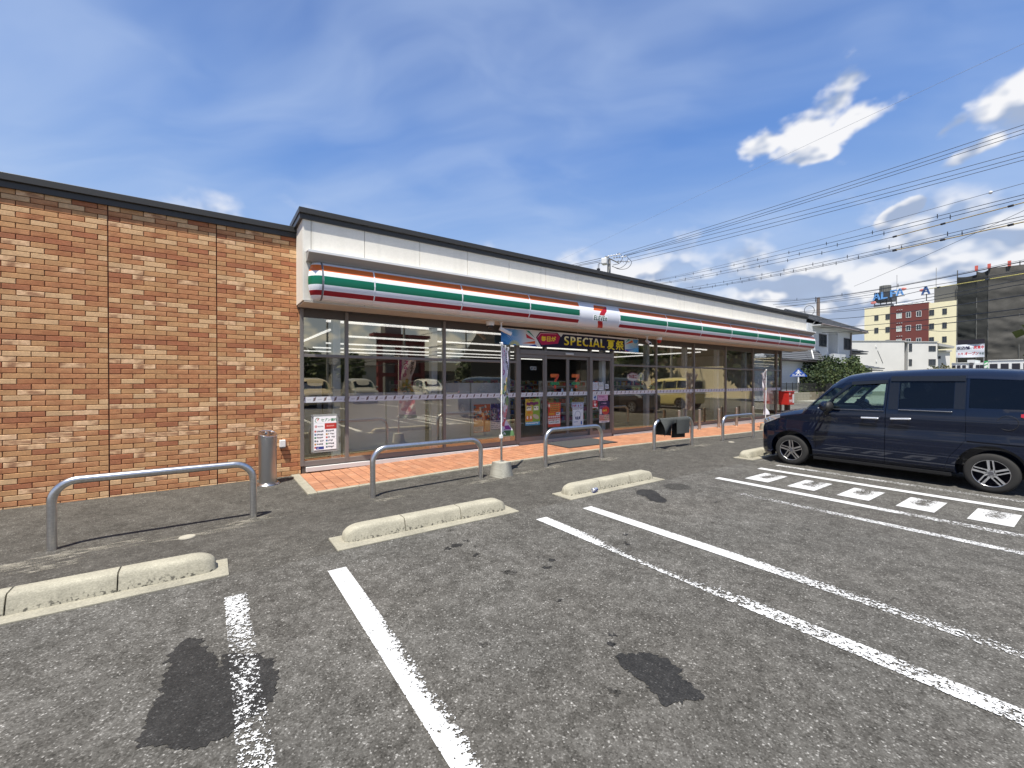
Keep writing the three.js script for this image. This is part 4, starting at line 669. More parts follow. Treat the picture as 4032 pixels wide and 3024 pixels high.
  poster('red recruitment poster on the left sliding door', 'poster', 7.12, 7.56, 0.33, 0.96, (g, w, h) => {
    g.fillStyle = '#d2432e'; g.fillRect(0, 0, w, h); for (let i = 0; i < 4; i++) { g.fillStyle = '#d8a23a'; g.fillRect(46, 18 + i * 32, w - 70, 22); scribble(g, 54, 20 + i * 32, w - 90, 16, '#7c2a18', r); } g.fillStyle = '#ece0cc'; g.beginPath(); g.ellipse(26, 40, 16, 26, 0, 0, 7); g.fill(); g.fillStyle = '#e09a34'; for (let i = 0; i < 5; i++) { g.beginPath(); g.ellipse(34 + i * 22, h * 0.46, 18, 20, 0, 0, 7); g.fill(); } g.fillStyle = '#f0ece6'; g.fillRect(w - 96, h * 0.4, 84, 44); scribble(g, w - 88, h * 0.42, 66, 24, '#333', r);
    g.fillStyle = '#eadcd6'; for (let i = 0; i < 6; i++) { g.beginPath(); g.arc(26 + i * 40, h * 0.58, 16, 0, 7); g.fill(); } g.fillStyle = '#e9e6e2'; g.fillRect(10, h * 0.66, w - 20, h * 0.22); scribble(g, 20, h * 0.68, w - 40, 26, '#c24a3a', r); scribble(g, 20, h * 0.78, w - 40, 20, '#888', r);
  });
  poster('blue and white notice strip on the right sliding door', 'notice', 7.96, 8.40, 0.80, 0.95, (g, w, h) => { g.fillStyle = '#b9c4da'; g.fillRect(0, 0, w, h); scribble(g, 8, 6, w - 16, 16, '#3a4a7c', r); scribble(g, 12, 34, w - 24, 40, '#a04a6c', r); });
  poster('white notice with a blue ring drawing on the right sliding door', 'notice', 7.99, 8.39, 0.31, 0.79, (g, w, h) => { g.fillStyle = '#e8ebf2'; g.fillRect(0, 0, w, h); scribble(g, 10, 8, w - 20, 18, '#333c55', r); g.strokeStyle = '#4a5f94'; g.lineWidth = 6; g.beginPath(); g.ellipse(w * 0.48, h * 0.42, 68, 76, 0, 0, 7); g.stroke(); g.fillStyle = '#2a3a6c'; for (const x of [0.32, 0.48, 0.64]) { g.beginPath(); g.arc(w * x, h * 0.52, 14, 0, 7); g.fill(); g.fillRect(w * x - 16, h * 0.55, 32, 26); } scribble(g, 10, h * 0.76, w * 0.5, 14, '#3d6fb4', r); g.fillStyle = '#2f5fb0'; g.beginPath(); g.arc(w * 0.82, h * 0.78, 14, 0, 7); g.fill(); g.fillRect(w * 0.76, h * 0.81, 32, 42); });
  poster('orange fireworks food poster low in the third left window', 'poster', 4.89, 5.33, 0.35, 0.99, (g, w, h) => { g.fillStyle = '#b8582c'; g.fillRect(0, 0, w, h); for (let i = 0; i < 60; i++) { g.fillStyle = ['#d8cdb4', '#7aa0a4', '#e0a040', '#8c4a2a', '#c9d6d2', '#5a7f88'][i % 6]; g.beginPath(); g.ellipse(r() * w, h * (0.08 + 0.5 * r()), 26 * r() + 6, 18 * r() + 5, r() * 3, 0, 7); g.fill(); } g.fillStyle = '#c9923c'; g.fillRect(0, h * 0.58, w, h * 0.2); g.fillStyle = '#d8cfc0'; g.fillRect(6, h * 0.79, w * 0.55, h * 0.19); for (let i = 0; i < 4; i++) scribble(g, 12, h * (0.8 + i * 0.042), w * 0.5, 14, '#555', r); g.fillStyle = '#c08a3a'; g.fillRect(w * 0.6, h * 0.76, w * 0.36, h * 0.2); });
  poster('purple food poster low in the third left window', 'poster', 5.35, 5.68, 0.38, 1.0, (g, w, h) => { g.fillStyle = '#3d356c'; g.fillRect(0, 0, w, h); for (let i = 0; i < 40; i++) { g.fillStyle = ['#6a5aa0', '#8d4a7a', '#c46a8a', '#4a4a90', '#a0a0d0'][i % 5]; g.beginPath(); g.ellipse(r() * w, h * 0.6 * r(), 30 * r() + 6, 18 * r() + 5, r() * 3, 0, 7); g.fill(); } g.fillStyle = '#c9c6d8'; g.fillRect(6, h * 0.64, w - 12, h * 0.33); for (let i = 0; i < 4; i++) scribble(g, 14, h * (0.67 + i * 0.07), w - 30, 22, '#4a4870', r); });
  const lines = (n, c) => (g, w, h) => { g.fillStyle = '#e4e7ee'; g.fillRect(0, 0, w, h); for (let i = 0; i < n; i++) scribble(g, 16, 20 + i * (h - 40) / n, w - 32, (h - 40) / n * 0.5, c[i % c.length], r); };
  poster('white notice with scattered small print, leftmost of three by the entrance', 'notice', 8.7, 8.91, 1.27, 1.49, lines(5, ['#6a7090', '#a05060', '#666']), { px: 128 });
  poster('white notice with coloured symbols, middle of three by the entrance', 'notice', 8.94, 9.15, 1.26, 1.485, lines(4, ['#3a6a5a', '#8a7a3a', '#555']), { px: 128 });
  poster('small black framed notice, rightmost of three by the entrance', 'notice', 9.20, 9.37, 1.29, 1.45, (g, w, h) => { g.fillStyle = '#23252c'; g.fillRect(0, 0, w, h); g.fillStyle = '#dfe3ea'; g.fillRect(8, 8, w - 16, h - 16); scribble(g, 20, h * 0.35, w - 40, 20, '#39404e', r); scribble(g, 26, h * 0.6, w - 52, 16, '#39404e', r); }, { px: 128 });
  poster('small white sticker with a blue assistance dog', 'sticker', 8.71, 8.88, 0.99, 1.13, (g, w, h) => { g.fillStyle = '#dfe6f0'; g.fillRect(0, 0, w, h); g.fillStyle = '#2f62b0'; g.beginPath(); g.ellipse(w * 0.5, h * 0.45, 26, 14, 0, 0, 7); g.fill(); g.fillRect(w * 0.32, h * 0.45, 10, 40); g.fillRect(w * 0.6, h * 0.45, 10, 40); g.beginPath(); g.arc(w * 0.66, h * 0.28, 12, 0, 7); g.fill(); }, { px: 96, name: 'sticker' });
  poster('pink notice by the entrance', 'notice', 8.9, 9.33, 0.965, 1.14, (g, w, h) => { g.fillStyle = '#d8a8c8'; g.fillRect(0, 0, w, h); scribble(g, 30, 20, w * 0.6, 34, '#b06a9a', r); scribble(g, w * 0.5, h * 0.7, w * 0.4, 16, '#6a4060', r); });
  poster('red AED sticker with a white heart', 'sticker', 8.71, 8.905, 0.77, 0.98, (g, w, h) => { g.fillStyle = '#c3202c'; g.fillRect(0, 0, w, h); g.fillStyle = '#f2e6e6'; g.font = 'bold 34px sans-serif'; g.fillText('AED', 20, 36); g.beginPath(); g.moveTo(w / 2, h * 0.82); g.bezierCurveTo(w * 0.05, h * 0.5, w * 0.25, h * 0.26, w / 2, h * 0.44); g.bezierCurveTo(w * 0.75, h * 0.26, w * 0.95, h * 0.5, w / 2, h * 0.82); g.fill(); g.fillRect(0, h * 0.88, w, h * 0.12); }, { px: 128, name: 'sticker' });
  poster('dark purple and red sale poster by the entrance', 'poster', 8.97, 9.395, 0.345, 0.95, (g, w, h) => { g.fillStyle = '#3c2f58'; g.fillRect(0, 0, w, h); scribble(g, 60, 20, w * 0.5, 30, '#c9a8d0', r); scribble(g, 20, 70, w - 40, 50, '#a04a8c', r); g.fillStyle = '#c8322c'; g.beginPath(); g.ellipse(w * 0.62, h * 0.44, 92, 70, 0, 0, 7); g.fill(); scribble(g, w * 0.34, h * 0.38, w * 0.55, 46, '#e6c040', r); g.fillStyle = '#dcd8e0'; g.fillRect(10, h * 0.36, 54, 90); g.fillStyle = '#cfa9a4'; g.fillRect(0, h * 0.64, w, h * 0.36); for (let i = 0; i < 3; i++) { scribble(g, 8, h * (0.67 + i * 0.08), w * 0.5, 22, '#b0503a', r); scribble(g, w * 0.52, h * (0.67 + i * 0.08), w * 0.45, 22, '#5a8a4a', r); } g.fillStyle = '#e6e8f0'; g.fillRect(0, h * 0.93, w, h * 0.07); scribble(g, 40, h * 0.94, w - 80, 12, '#444a70', r); });
  // tobacco and sake mark: two joined ovals on the glass
  const tob = thing('window_sticker', 'double oval white sticker with red and green lettering on the window right of the entrance', 'sticker', [10.54, 1.52, -0.012]);
  const ov = (x, rx, draw, nm) => { const g = new THREE.CylinderGeometry(1, 1, 0.003, 40); g.rotateX(Math.PI / 2); g.rotateZ(0); g.scale(rx, 0.13, 1); g.translate(x, 0.13, nm ? 0.003 : 0); const c = std(0xffffff, 0.6, { map: canvasTex(256, 128, draw) }), uv = g.attributes.uv, p = g.attributes.position; for (let i = 0; i < uv.count; i++) uv.setXY(i, (p.getX(i) - x) / rx / 2 + 0.5, (p.getY(i) - 0.13) / 0.26 + 0.5); obj('sticker_disc', g, c, tob); };
  ov(-0.11, 0.28, (g, w, h) => { g.fillStyle = '#e9e4e6'; g.fillRect(0, 0, w, h); g.strokeStyle = '#b04a70'; g.lineWidth = 6; g.beginPath(); g.ellipse(w / 2, h / 2, w * 0.47, h * 0.46, 0, 3.3, 6.1); g.stroke(); jp(g, 'たばこ', 48, 32, 54, '#b02050', 9, false, 0.95); });
  ov(0.265, 0.145, (g, w, h) => { g.fillStyle = '#e6ebe6'; g.fillRect(0, 0, w, h); g.fillStyle = '#3f9a5f'; g.fillRect(78, 20, 100, 88); jp(g, '酒', 88, 24, 80, '#e6ebe6', 7); }, 1);
  // logo stickers on the sliding doors
  const seven = (x, s, label) => { const t = thing('logo_sticker', label, 'sticker', [x, 1.33, -0.058]); obj('orange_bar', prism([[-0.14, 0.38], [0.14, 0.38], [0.07, 0.29], [-0.14, 0.29]], 0, 0.002), std(rgb(0.75, 0.16, 0.03), 0.6), t); obj('red_stem', prism([[0.145, 0.38], [0.145, 0.3], [0.06, 0.2], [0.05, 0.0], [-0.03, 0.0], [-0.02, 0.2], [0.06, 0.31]], 0.002, 0.004), std(rgb(0.62, 0.07, 0.03), 0.6), t); obj('green_band', prism([[-0.15, 0.17], [0.15, 0.17], [0.15, 0.09], [-0.15, 0.09]], 0.004, 0.006), std(rgb(0.03, 0.25, 0.1), 0.6), t); };
  seven(7.35, 1, 'numeral logo sticker on the left sliding door'); seven(8.1, 1, 'numeral logo sticker on the right sliding door');
  for (const [x, s] of [[7.62, 'left'], [7.96, 'right']]) { const t = thing('warning_sticker', `pale blue triangle sticker on the ${s} sliding door`, 'sticker', [x, 1.245, -0.058]); obj('triangle', prism([[-0.05, 0], [0.05, 0], [0, 0.105]], 0, 0.002), std(rgb(0.35, 0.5, 0.6), 0.6), t); }
  for (const [x, n] of [[6.56, 'left'], [6.66, 'right']]) poster(`small grey no smoking sticker, ${n} one of two on the side light`, 'sticker', x - 0.045, x + 0.045, 1.8, 1.89, (g, w, h) => { g.fillStyle = '#8a8f90'; g.fillRect(0, 0, w, h); g.fillStyle = '#3a3f42'; g.fillRect(w * 0.3, h * 0.25, w * 0.4, h * 0.5); }, { px: 48, name: 'sticker' });
}
// ---------- festival banner over the entrance ----------
{
  const t = thing('shop_banner', 'festival banner with yellow lettering hung above the entrance', 'banner', [8.01, 2.385, 0.14]);
  const r = rng(17), w = 4.95, map = canvasTex(2048, 200, (g, W, h) => {
    const sky = g.createLinearGradient(0, 0, W, 0); [[0, '#1f6fc0'], [0.06, '#4c93d6'], [0.13, '#c9d3e2'], [0.2, '#dfe0e0'], [0.85, '#e0e0de'], [0.9, '#b8d0d6'], [1, '#2f84cc']].forEach(([p, c]) => sky.addColorStop(p, c)); g.fillStyle = sky; g.fillRect(0, 0, W, h);
    const burst = (x, y, R, c) => { g.strokeStyle = c; g.lineWidth = 5; for (let i = 0; i < 34; i++) { const a = i * 0.185; g.beginPath(); g.moveTo(x + R * 0.4 * Math.cos(a), y + R * 0.4 * Math.sin(a)); g.lineTo(x + R * Math.cos(a), y + R * Math.sin(a)); g.stroke(); } };
    burst(170, 50, 110, '#a8c4ea'); burst(30, 190, 90, '#5aa0e0'); burst(160, 210, 70, '#d9cf5a'); burst(1990, 20, 120, '#e6dfa0'); burst(2010, 200, 70, '#58b4e0');
    const tri = (p, c) => { g.fillStyle = c; g.beginPath(); p.forEach(([x, y], i) => (i ? g.lineTo(x, y) : g.moveTo(x, y))); g.closePath(); g.fill(); };
    tri([[300, 50], [310, 100], [420, 120]], '#c0283a'); tri([[300, 10], [340, 10], [420, 95]], '#2f8a7a'); tri([[250, 170], [420, 130], [420, 165]], '#d8632e'); tri([[330, 200], [420, 172], [450, 200]], '#2a4ab0'); tri([[1800, 90], [1930, 20], [1950, 50]], '#d8632e'); tri([[1800, 70], [1890, 10], [1860, 10]], '#2f8a7a'); tri([[1800, 160], [1960, 160], [1830, 190]], '#2f55b8'); tri([[1780, 190], [1900, 200], [1760, 165]], '#c0283a');
    g.fillStyle = '#171334'; g.beginPath(); g.moveTo(430, 85); g.lineTo(480, 14); g.lineTo(716, 4); g.lineTo(770, 60); g.lineTo(800, 18); g.lineTo(1640, 18); g.lineTo(1790, 26); g.lineTo(1800, 200); g.lineTo(500, 200); g.closePath(); g.fill();
    tri([[440, 88], [486, 24], [716, 14], [756, 60], [726, 150], [506, 176]], '#b2184c'); g.strokeStyle = '#efc9d8'; g.lineWidth = 5; g.beginPath(); g.moveTo(450, 84); g.lineTo(492, 32); g.lineTo(706, 22); g.stroke();
    jp(g, '毎日が', 500, 62, 62, '#f0d838', 11, false, 1.02);
    const big = () => { g.fillText('SPECIAL', 0, 0); };
    g.save(); g.translate(806, 164); g.font = 'bold 168px sans-serif'; const tw = g.measureText('SPECIAL').width; g.scale(640 / tw, 1); g.lineWidth = 20; g.strokeStyle = '#171334'; g.strokeText('SPECIAL', 0, 0); const yl = g.createLinearGradient(0, -125, 0, 0); yl.addColorStop(0, '#f4efd8'); yl.addColorStop(0.42, '#f2e8a0'); yl.addColorStop(0.5, '#ecd92e'); yl.addColorStop(1, '#e0b81c'); g.fillStyle = yl; big(); g.restore();
    for (const c of [['#171334', 34], ['#ead52c', 17]]) { jp(g, '夏', 1476, 44, 132, c[0], c[1], false, 1.1); jp(g, '祭', 1634, 44, 132, c[0], c[1], false, 1.1); }
  });
  const g = gridGeo(40, 4, (u, v) => [lerp(-w / 2, w / 2, u), lerp(0.0, 0.385, v) - 0.012 * Math.sin(u * 9) * (1 - v) + 0.03 * (0.5 - u) * 0 , 0.008 * Math.sin(u * 21) * (1 - v)]);
  obj('printed_cloth', g, std(0xffffff, 0.75, { map, side: THREE.DoubleSide }), t);
  obj('hanging_cord', [-2.45, -1.2, 0, 1.2, 2.45].map((x) => rod([x, 0.38, 0], [x, 0.455, -0.04], 0.004)), M.white, t); obj('top_batten', rod([-w / 2, 0.382, 0], [w / 2, 0.382, 0], 0.008), M.white, t);
}
// ---------- cameras and lamps under the soffit ----------
{
  const dome = thing('dome_camera', 'white dome camera under the soffit left of the banner', 'camera', [5.05, 2.835, 0.44]); obj('housing', cyl(0.085, 0.1, 0.09, 0, -0.09, 0, 28), M.white, dome); const s = new THREE.SphereGeometry(0.07, 24, 12); s.translate(0, -0.1, 0); obj('dome', s, std(rgb(0.02, 0.02, 0.025), 0.08), dome);
  const bullet = (label, p, dir) => { const t = thing('bullet_camera', label, 'camera', p); obj('bracket', [cyl(0.045, 0.045, 0.015, 0, -0.015, 0, 20), rod([0, -0.01, 0], [0, -0.13, 0], 0.016)], M.white, t); const e = [dir[0] * 0.26, -0.15 + dir[1] * 0.26, dir[2] * 0.26]; obj('barrel', rod([-dir[0] * 0.04, -0.14, -dir[2] * 0.04], e, 0.042, 18), M.white, t); obj('lens', rod(e, e.map((c, i) => c + dir[i] * 0.006), 0.03, 18), M.black, t); };
  bullet('white bullet camera at the left corner of the banner', [5.3, 2.835, 0.5], [0.86, -0.42, 0.28]); bullet('white bullet camera right of the banner looking at the lot', [10.42, 2.835, 0.5], [-0.5, -0.35, 0.79]);
  const lamp = thing('warning_lamp', 'red warning lamp on a white base under the soffit', 'lamp', [11.0, 2.835, 0.5]); obj('base', cyl(0.075, 0.085, 0.08, 0, -0.08, 0, 20), M.white, lamp); const d = new THREE.SphereGeometry(0.065, 20, 12); d.scale(1, 1.2, 1); d.translate(0, -0.1, 0); obj('red_dome', d, std(rgb(0.45, 0.02, 0.015), 0.15), lamp);
}
// ---------- fittings inside the shop ----------
{
  const pale = std(rgb(0.66, 0.70, 0.72), 0.5), r = rng(63), prod = [[0.5, 0.1, 0.06], [0.55, 0.42, 0.1], [0.12, 0.3, 0.14], [0.08, 0.14, 0.4], [0.6, 0.58, 0.52], [0.4, 0.2, 0.08], [0.35, 0.08, 0.2]].map((c) => std(rgb(...c), 0.5));
  const rack = (x0, x1, y1, label) => { const t = thing('window_rack', label, 'rack', [(x0 + x1) / 2, 0.03, -0.7]), w = (x1 - x0) / 2; obj('back_panel', rbox(-w, w, 0.06, y1, 0.12, 0.15, 0.006, 1), pale, t); obj('side', [rbox(-w, -w + 0.02, 0, y1, -0.25, 0.12, 0.004, 1), rbox(w - 0.02, w, 0, y1, -0.25, 0.12, 0.004, 1)], pale, t); for (let i = 0; i < 4; i++) obj('shelf', rbox(-w + 0.02, w - 0.02, 0.2 + i * 0.3, 0.22 + i * 0.3, -0.25, 0.12, 0.003, 1), pale, t); };
  rack(1.9, 2.06, 1.25, 'narrow grey rack behind the first window'); rack(2.2, 3.05, 1.25, 'pale grey rack, left one behind the second window'); rack(3.07, 3.95, 1.25, 'pale grey rack, right one behind the second window'); rack(4.3, 5.1, 1.45, 'pale grey partition, left one behind the third window'); rack(5.14, 5.98, 1.45, 'pale grey partition, right one behind the third window');
  for (const [x, z, l, label] of [[6.4, -3.2, 3.2, 'shelf unit of goods seen through the entrance'], [6.4, -5.4, 3.2, 'second shelf unit of goods behind the entrance'], [10.4, -3.0, 3.0, 'shelf unit of goods right of the entrance'], [13.8, -3.0, 2.6, 'shelf unit of goods behind the far windows'], [8.2, -11.6, 9, 'long wall shelving at the rear of the shop']]) {
    const t = thing('goods_shelf', label, 'shelf', [x + l / 2 - 1.2, 0.03, z]); obj('back', box(-l / 2, l / 2, 0, 1.5, -0.02, 0.02), M.white, t); for (let k = 0; k < 5; k++) { obj('board', rbox(-l / 2, l / 2, 0.1 + k * 0.3, 0.125 + k * 0.3, 0.02, 0.4, 0.004, 1), M.white, t); }
    const packs = prod.map(() => []); for (let k = 0; k < 5; k++) for (let a = -l / 2 + 0.02; a < l / 2 - 0.12;) { const w = 0.06 + 0.08 * r(); packs[Math.floor(r() * 7)].push(rbox(a, a + w, 0.126 + k * 0.3, 0.2 + k * 0.3 + 0.14 * r(), 0.1, 0.36, 0.008, 1)); a += w + 0.006; } packs.forEach((q, i) => { if (q.length) obj('packets', q, prod[i], t).userData.kind = 'stuff'; });
  }
  const c = thing('till_counter', 'brown till counter inside behind the right windows', 'counter', [15, 0.03, -2.2]); obj('front', rbox(-3, 3, 0, 0.95, -0.3, 0.3, 0.01, 1), std(rgb(0.2, 0.12, 0.07), 0.6), c); obj('counter_top', rbox(-3.05, 3.05, 0.951, 0.99, -0.34, 0.34, 0.008, 1), M.white, c);
  const b = thing('cash_machine', 'pale cash machine inside the first window', 'cash machine', [1.62, 0.03, -1.3]); obj('cabinet', rbox(-0.26, 0.26, 0, 1.45, -0.35, 0.3, 0.02), pale, b); obj('screen', rbox(-0.16, 0.16, 0.95, 1.2, 0.301, 0.306, 0.002, 1), M.black, b);
}
// ---------- the van ----------
// built nose towards -z, near side at -x; world z of the photographed van = z + 6.2
const paintOf = (c) => new THREE.MeshPhysicalMaterial({ color: c, roughness: 0.6, metalness: 0.0, specularIntensity: 0.15, clearcoat: 1, clearcoatRoughness: 0.03 });
function makeVan(paint, name, label, group) {
  const van = thing(name, label, 'van', [0, 0, 0], 0, group), Z = 6.2;
  const top = [[4.40, 0.30], [4.42, 0.5], [4.455, 0.7], [4.51, 0.82], [4.60, 0.91], [4.75, 0.965], [4.95, 1.01], [5.17, 1.055], [5.26, 1.16], [5.4, 1.33], [5.55, 1.50], [5.64, 1.585], [5.76, 1.64], [5.95, 1.675], [6.3, 1.70], [6.8, 1.72], [7.3, 1.715], [7.65, 1.69], [7.82, 1.65], [7.9, 1.58], [7.93, 1.45]];
  const bot = [[4.40, 0.2], [4.5, 0.17], [4.8, 0.19], [7.4, 0.2], [7.8, 0.26], [7.93, 0.32]], wid = [[4.40, 0.56], [4.42, 0.64], [4.47, 0.72], [4.56, 0.775], [4.7, 0.808], [4.9, 0.826], [5.15, 0.835], [7.55, 0.835], [7.75, 0.825], [7.87, 0.80], [7.93, 0.75]];
  const sideF = [[0.15, 0.935], [0.22, 0.965], [0.3, 0.985], [0.42, 0.994], [0.6, 0.998], [0.7, 0.993], [0.80, 0.978], [0.85, 0.98], [0.90, 0.989], [0.98, 0.99], [1.05, 0.976], [1.65, 0.80]];
  const softKnots = (k, x) => (knots(k, x - 0.03) + 2 * knots(k, x) + knots(k, x + 0.03)) / 4;
  const hw = (y, z) => knots(wid, z) * knots(sideF, y);
  const stations = []; for (let z = 4.40; z < 4.7; z += 0.012) stations.push(z); for (let z = 4.7; z < 5.9; z += 0.03) stations.push(z); for (let z = 5.9; z < 7.6; z += 0.08) stations.push(z); for (let z = 7.6; z < 7.93; z += 0.025) stations.push(z); stations.push(7.93);
  const ring = (z, inset = 0, low = 0) => {
    const t = knots(top, z) - inset, b = Math.max(knots(bot, z) + inset, low), c = clamp((t - b) * 0.13, 0.02, z > 5.6 ? 0.15 : 0.11), half = [];
    for (let i = 0; i <= 3; i++) half.push([hw(b, z) * i / 3 * 0.93, b]);
    for (let i = 0; i <= 22; i++) { const y = lerp(b + 0.03, t - c, i / 22); half.push([hw(y, z) - inset, y]); }
    const xe = hw(t - c, z) - inset; for (let i = 1; i <= 12; i++) { const a = i / 12 * Math.PI / 2, x = xe * Math.cos(a) ** 0.62; half.push([x, t - c * (1 - (1 - (x / xe) ** 4.2)) ]); }
    half[half.length - 1] = [0, t]; return half;
  };
  const loft = (zs, f) => {
    const R = zs.map((z) => { const h = f(z), r = [...h.map(([x, y]) => [-x, y]), ...h.slice(1, -1).reverse()]; return r.map(([x, y]) => [x, y, z - Z]); }), n = R[0].length, p = [], ix = [];
    R.forEach((r) => r.forEach((q) => p.push(...q)));
    for (let j = 0; j + 1 < R.length; j++) for (let i = 0; i < n; i++) { const a = j * n + i, b = j * n + (i + 1) % n, c = a + n, d = b + n; ix.push(a, b, d, a, d, c); }
    for (const [j, s] of [[0, 1], [R.length - 1, 0]]) { const c = p.length / 3, m = R[j].reduce((q, v) => [q[0] + v[0] / n, q[1] + v[1] / n, v[2]], [0, 0, 0]); p.push(...m); for (let i = 0; i < n; i++) { const a = j * n + i, b = j * n + (i + 1) % n; s ? ix.push(c, b, a) : ix.push(c, a, b); } }
    const g = new THREE.BufferGeometry(); g.setAttribute('position', new THREE.Float32BufferAttribute(p, 3)); g.setIndex(ix);
    // outward check
    const vol = (() => { let v = 0; const A = new THREE.Vector3(), B = new THREE.Vector3(), C = new THREE.Vector3(); for (let i = 0; i < ix.length; i += 3) { A.fromArray(p, ix[i] * 3); B.fromArray(p, ix[i + 1] * 3); C.fromArray(p, ix[i + 2] * 3); v += A.dot(B.cross(C)); } return v; })();
    if (vol < 0) for (let i = 0; i < ix.length; i += 3) { const t = ix[i + 1]; ix[i + 1] = ix[i + 2]; ix[i + 2] = t; } g.setIndex(ix);
    g.computeVertexNormals(); g.setAttribute('uv', new THREE.Float32BufferAttribute(new Float32Array(p.length / 3 * 2), 2)); return g;
  };
  const ev = new Evaluator(); ev.attributes = ['position', 'normal', 'uv']; ev.useGroups = false;
  const br = (g) => { if (!g.attributes.uv) g.setAttribute('uv', new THREE.Float32BufferAttribute(new Float32Array(g.attributes.position.count * 2), 2)); const b = new Brush(g); b.updateMatrixWorld(); return b; };
  const op = (a, b, k) => { const r = ev.evaluate(a, b, k); r.updateMatrixWorld(); return r; };
  const zy = (pts) => pts.map(([z, y]) => [z - Z, y]);
  let shell = br(loft(stations, (z) => ring(z)));
  const inZ = []; for (let z = 5.05; z < 7.86; z += 0.05) inZ.push(z); inZ.push(7.86);
  shell = op(shell, br(loft(inZ, (z) => ring(z, 0.05, 0.62))), SUBTRACTION);
  const wheels = [[4.985, 0.25], [7.43, 0.265]];
  for (const [z, y] of wheels) for (const s of [-1, 1]) { const g = new THREE.CylinderGeometry(0.345, 0.345, 0.34, 56); g.rotateZ(Math.PI / 2); g.translate(s * 0.73, y + 0.03, z - Z); shell = op(shell, br(g), SUBTRACTION); }
  const winFront = [[5.60, 1.06], [5.605, 1.20], [5.88, 1.465], [6.30, 1.495], [6.285, 1.085]], winQuarter = [[5.30, 1.095], [5.46, 1.095], [5.57, 1.20], [5.75, 1.40], [5.62, 1.41]], winSlide = [[6.47, 1.10], [6.47, 1.50], [7.065, 1.51], [7.065, 1.13]], winRear = [[7.215, 1.145], [7.215, 1.555], [7.80, 1.53], [7.80, 1.145]];
  for (const w of [winFront, winQuarter, winSlide, winRear]) shell = op(shell, br(prism(zy(w), -1, 1, 'x')), SUBTRACTION);
  shell = op(shell, br(prism(zy([[5.2, 1.10], [5.56, 1.50], [5.80, 1.42], [5.55, 1.05]]), -0.60, 0.60, 'x')), SUBTRACTION);
  shell = op(shell, br(box(-0.56, 0.56, 1.12, 1.5, 7.8 - Z, 8.1 - Z)), SUBTRACTION);
  shell = op(shell, br(prism(zy([[7.2, 0.668], [7.2, 0.69], [8.0, 0.672], [8.0, 0.650]]), -0.95, -0.815, 'x')), SUBTRACTION);
  const doorF = [[5.385, 0.26], [5.372, 0.72], [5.39, 1.04], [5.505, 1.17], [5.80, 1.545], [6.335, 1.575], [6.315, 1.05], [6.305, 0.24]], doorS = [[6.312, 0.24], [6.322, 1.05], [6.342, 1.575], [7.185, 1.60], [7.19, 0.70], [7.13, 0.60], [7.03, 0.45], [6.97, 0.25]];
  const parts = [];
  const grow = (pts, d) => { const cx = pts.reduce((a, p) => a + p[0], 0) / pts.length, cy = pts.reduce((a, p) => a + p[1], 0) / pts.length; return pts.map(([x, y]) => { const l = Math.hypot(x - cx, y - cy); return [x + (x - cx) / l * d, y + (y - cy) / l * d]; }); };
  for (const [nm, pts] of [['front_door', doorF], ['sliding_door', doorS]]) { const reg = br(prism(zy(pts), -1, -0.62, 'x')); parts.push([nm, op(shell, reg, INTERSECTION)]); }
  for (const pts of [doorF, doorS]) shell = op(shell, br(prism(zy(grow(pts, 0.004)), -1, -0.62, 'x')), SUBTRACTION);
  obj('body', shell.geometry, paint, van);
  const doors = {}; for (const [nm, b] of parts) doors[nm] = obj(nm, b.geometry, paint, van);
  // panes follow the lean of the sides
  const sideX = (y, d) => 0.835 * knots(sideF, y) - d;
  const clearGlass = new THREE.MeshPhysicalMaterial({ color: rgb(0.62, 0.74, 0.70), roughness: 0.02, transmission: 1, thickness: 0, ior: 1.5 }), privacy = new THREE.MeshPhysicalMaterial({ color: rgb(0.05, 0.06, 0.075), roughness: 0.03, transmission: 1, thickness: 0, ior: 1.5 });
  const sheet = (pts, d, s) => { const c = pts.reduce((a, p) => [a[0] + p[0] / pts.length, a[1] + p[1] / pts.length], [0, 0]), v = []; const P = (p) => [s * sideX(p[1], d), p[1], p[0] - Z]; pts.forEach((p, i) => { const q = pts[(i + 1) % pts.length]; v.push(...P(c), ...P(p), ...P(q)); }); const g = new THREE.BufferGeometry(); g.setAttribute('position', new THREE.Float32BufferAttribute(v, 3)); g.computeVertexNormals(); return metreUV(g); };
  for (const s of [-1, 1]) { const f = s < 0 ? doors.front_door : van, sl = s < 0 ? doors.sliding_door : van; obj('side_window', sheet(grow(winFront, 0.012), 0.018, s), clearGlass, f); obj('quarter_window', sheet(grow(winQuarter, 0.01), 0.018, s), clearGlass, van); obj('side_window', sheet(grow(winSlide, 0.012), 0.016, s), privacy, sl); obj('side_window', sheet(grow(winRear, 0.012), 0.012, s), privacy, van); }
  const ws = gridGeo(6, 6, (u, v) => { const x = lerp(-0.64, 0.64, u), z = lerp(5.17, 5.575, v); return [x, knots(top, z) - 0.012 - 0.05 * (x / 0.64) ** 2 * v, z - Z]; }); obj('windscreen', ws, clearGlass, van); obj('rear_window', box(-0.57, 0.57, 1.11, 1.51, 7.885 - Z, 7.892 - Z), privacy, van);
  // dark pillar covers, door edge trim, rain visor
  const gloss = std(rgb(0.012, 0.013, 0.016), 0.12), trim = std(rgb(0.02, 0.02, 0.021), 0.6);
  const plate = (pts, d, m, nm, parent = van) => { for (const s of [-1, 1]) { const g = sheet(pts, d, s); obj(nm, g, new THREE.MeshStandardMaterial().copy(m), parent === van || s < 0 ? parent : van).material.side = THREE.DoubleSide; } };
  const strip = (z0, z1, y0, y1) => { const n = 6, l = []; for (let i = 0; i <= n; i++) l.push([z0, lerp(y0, y1, i / n)]); for (let i = n; i >= 0; i--) l.push([z1, lerp(y0, y1, i / n)]); return l; };
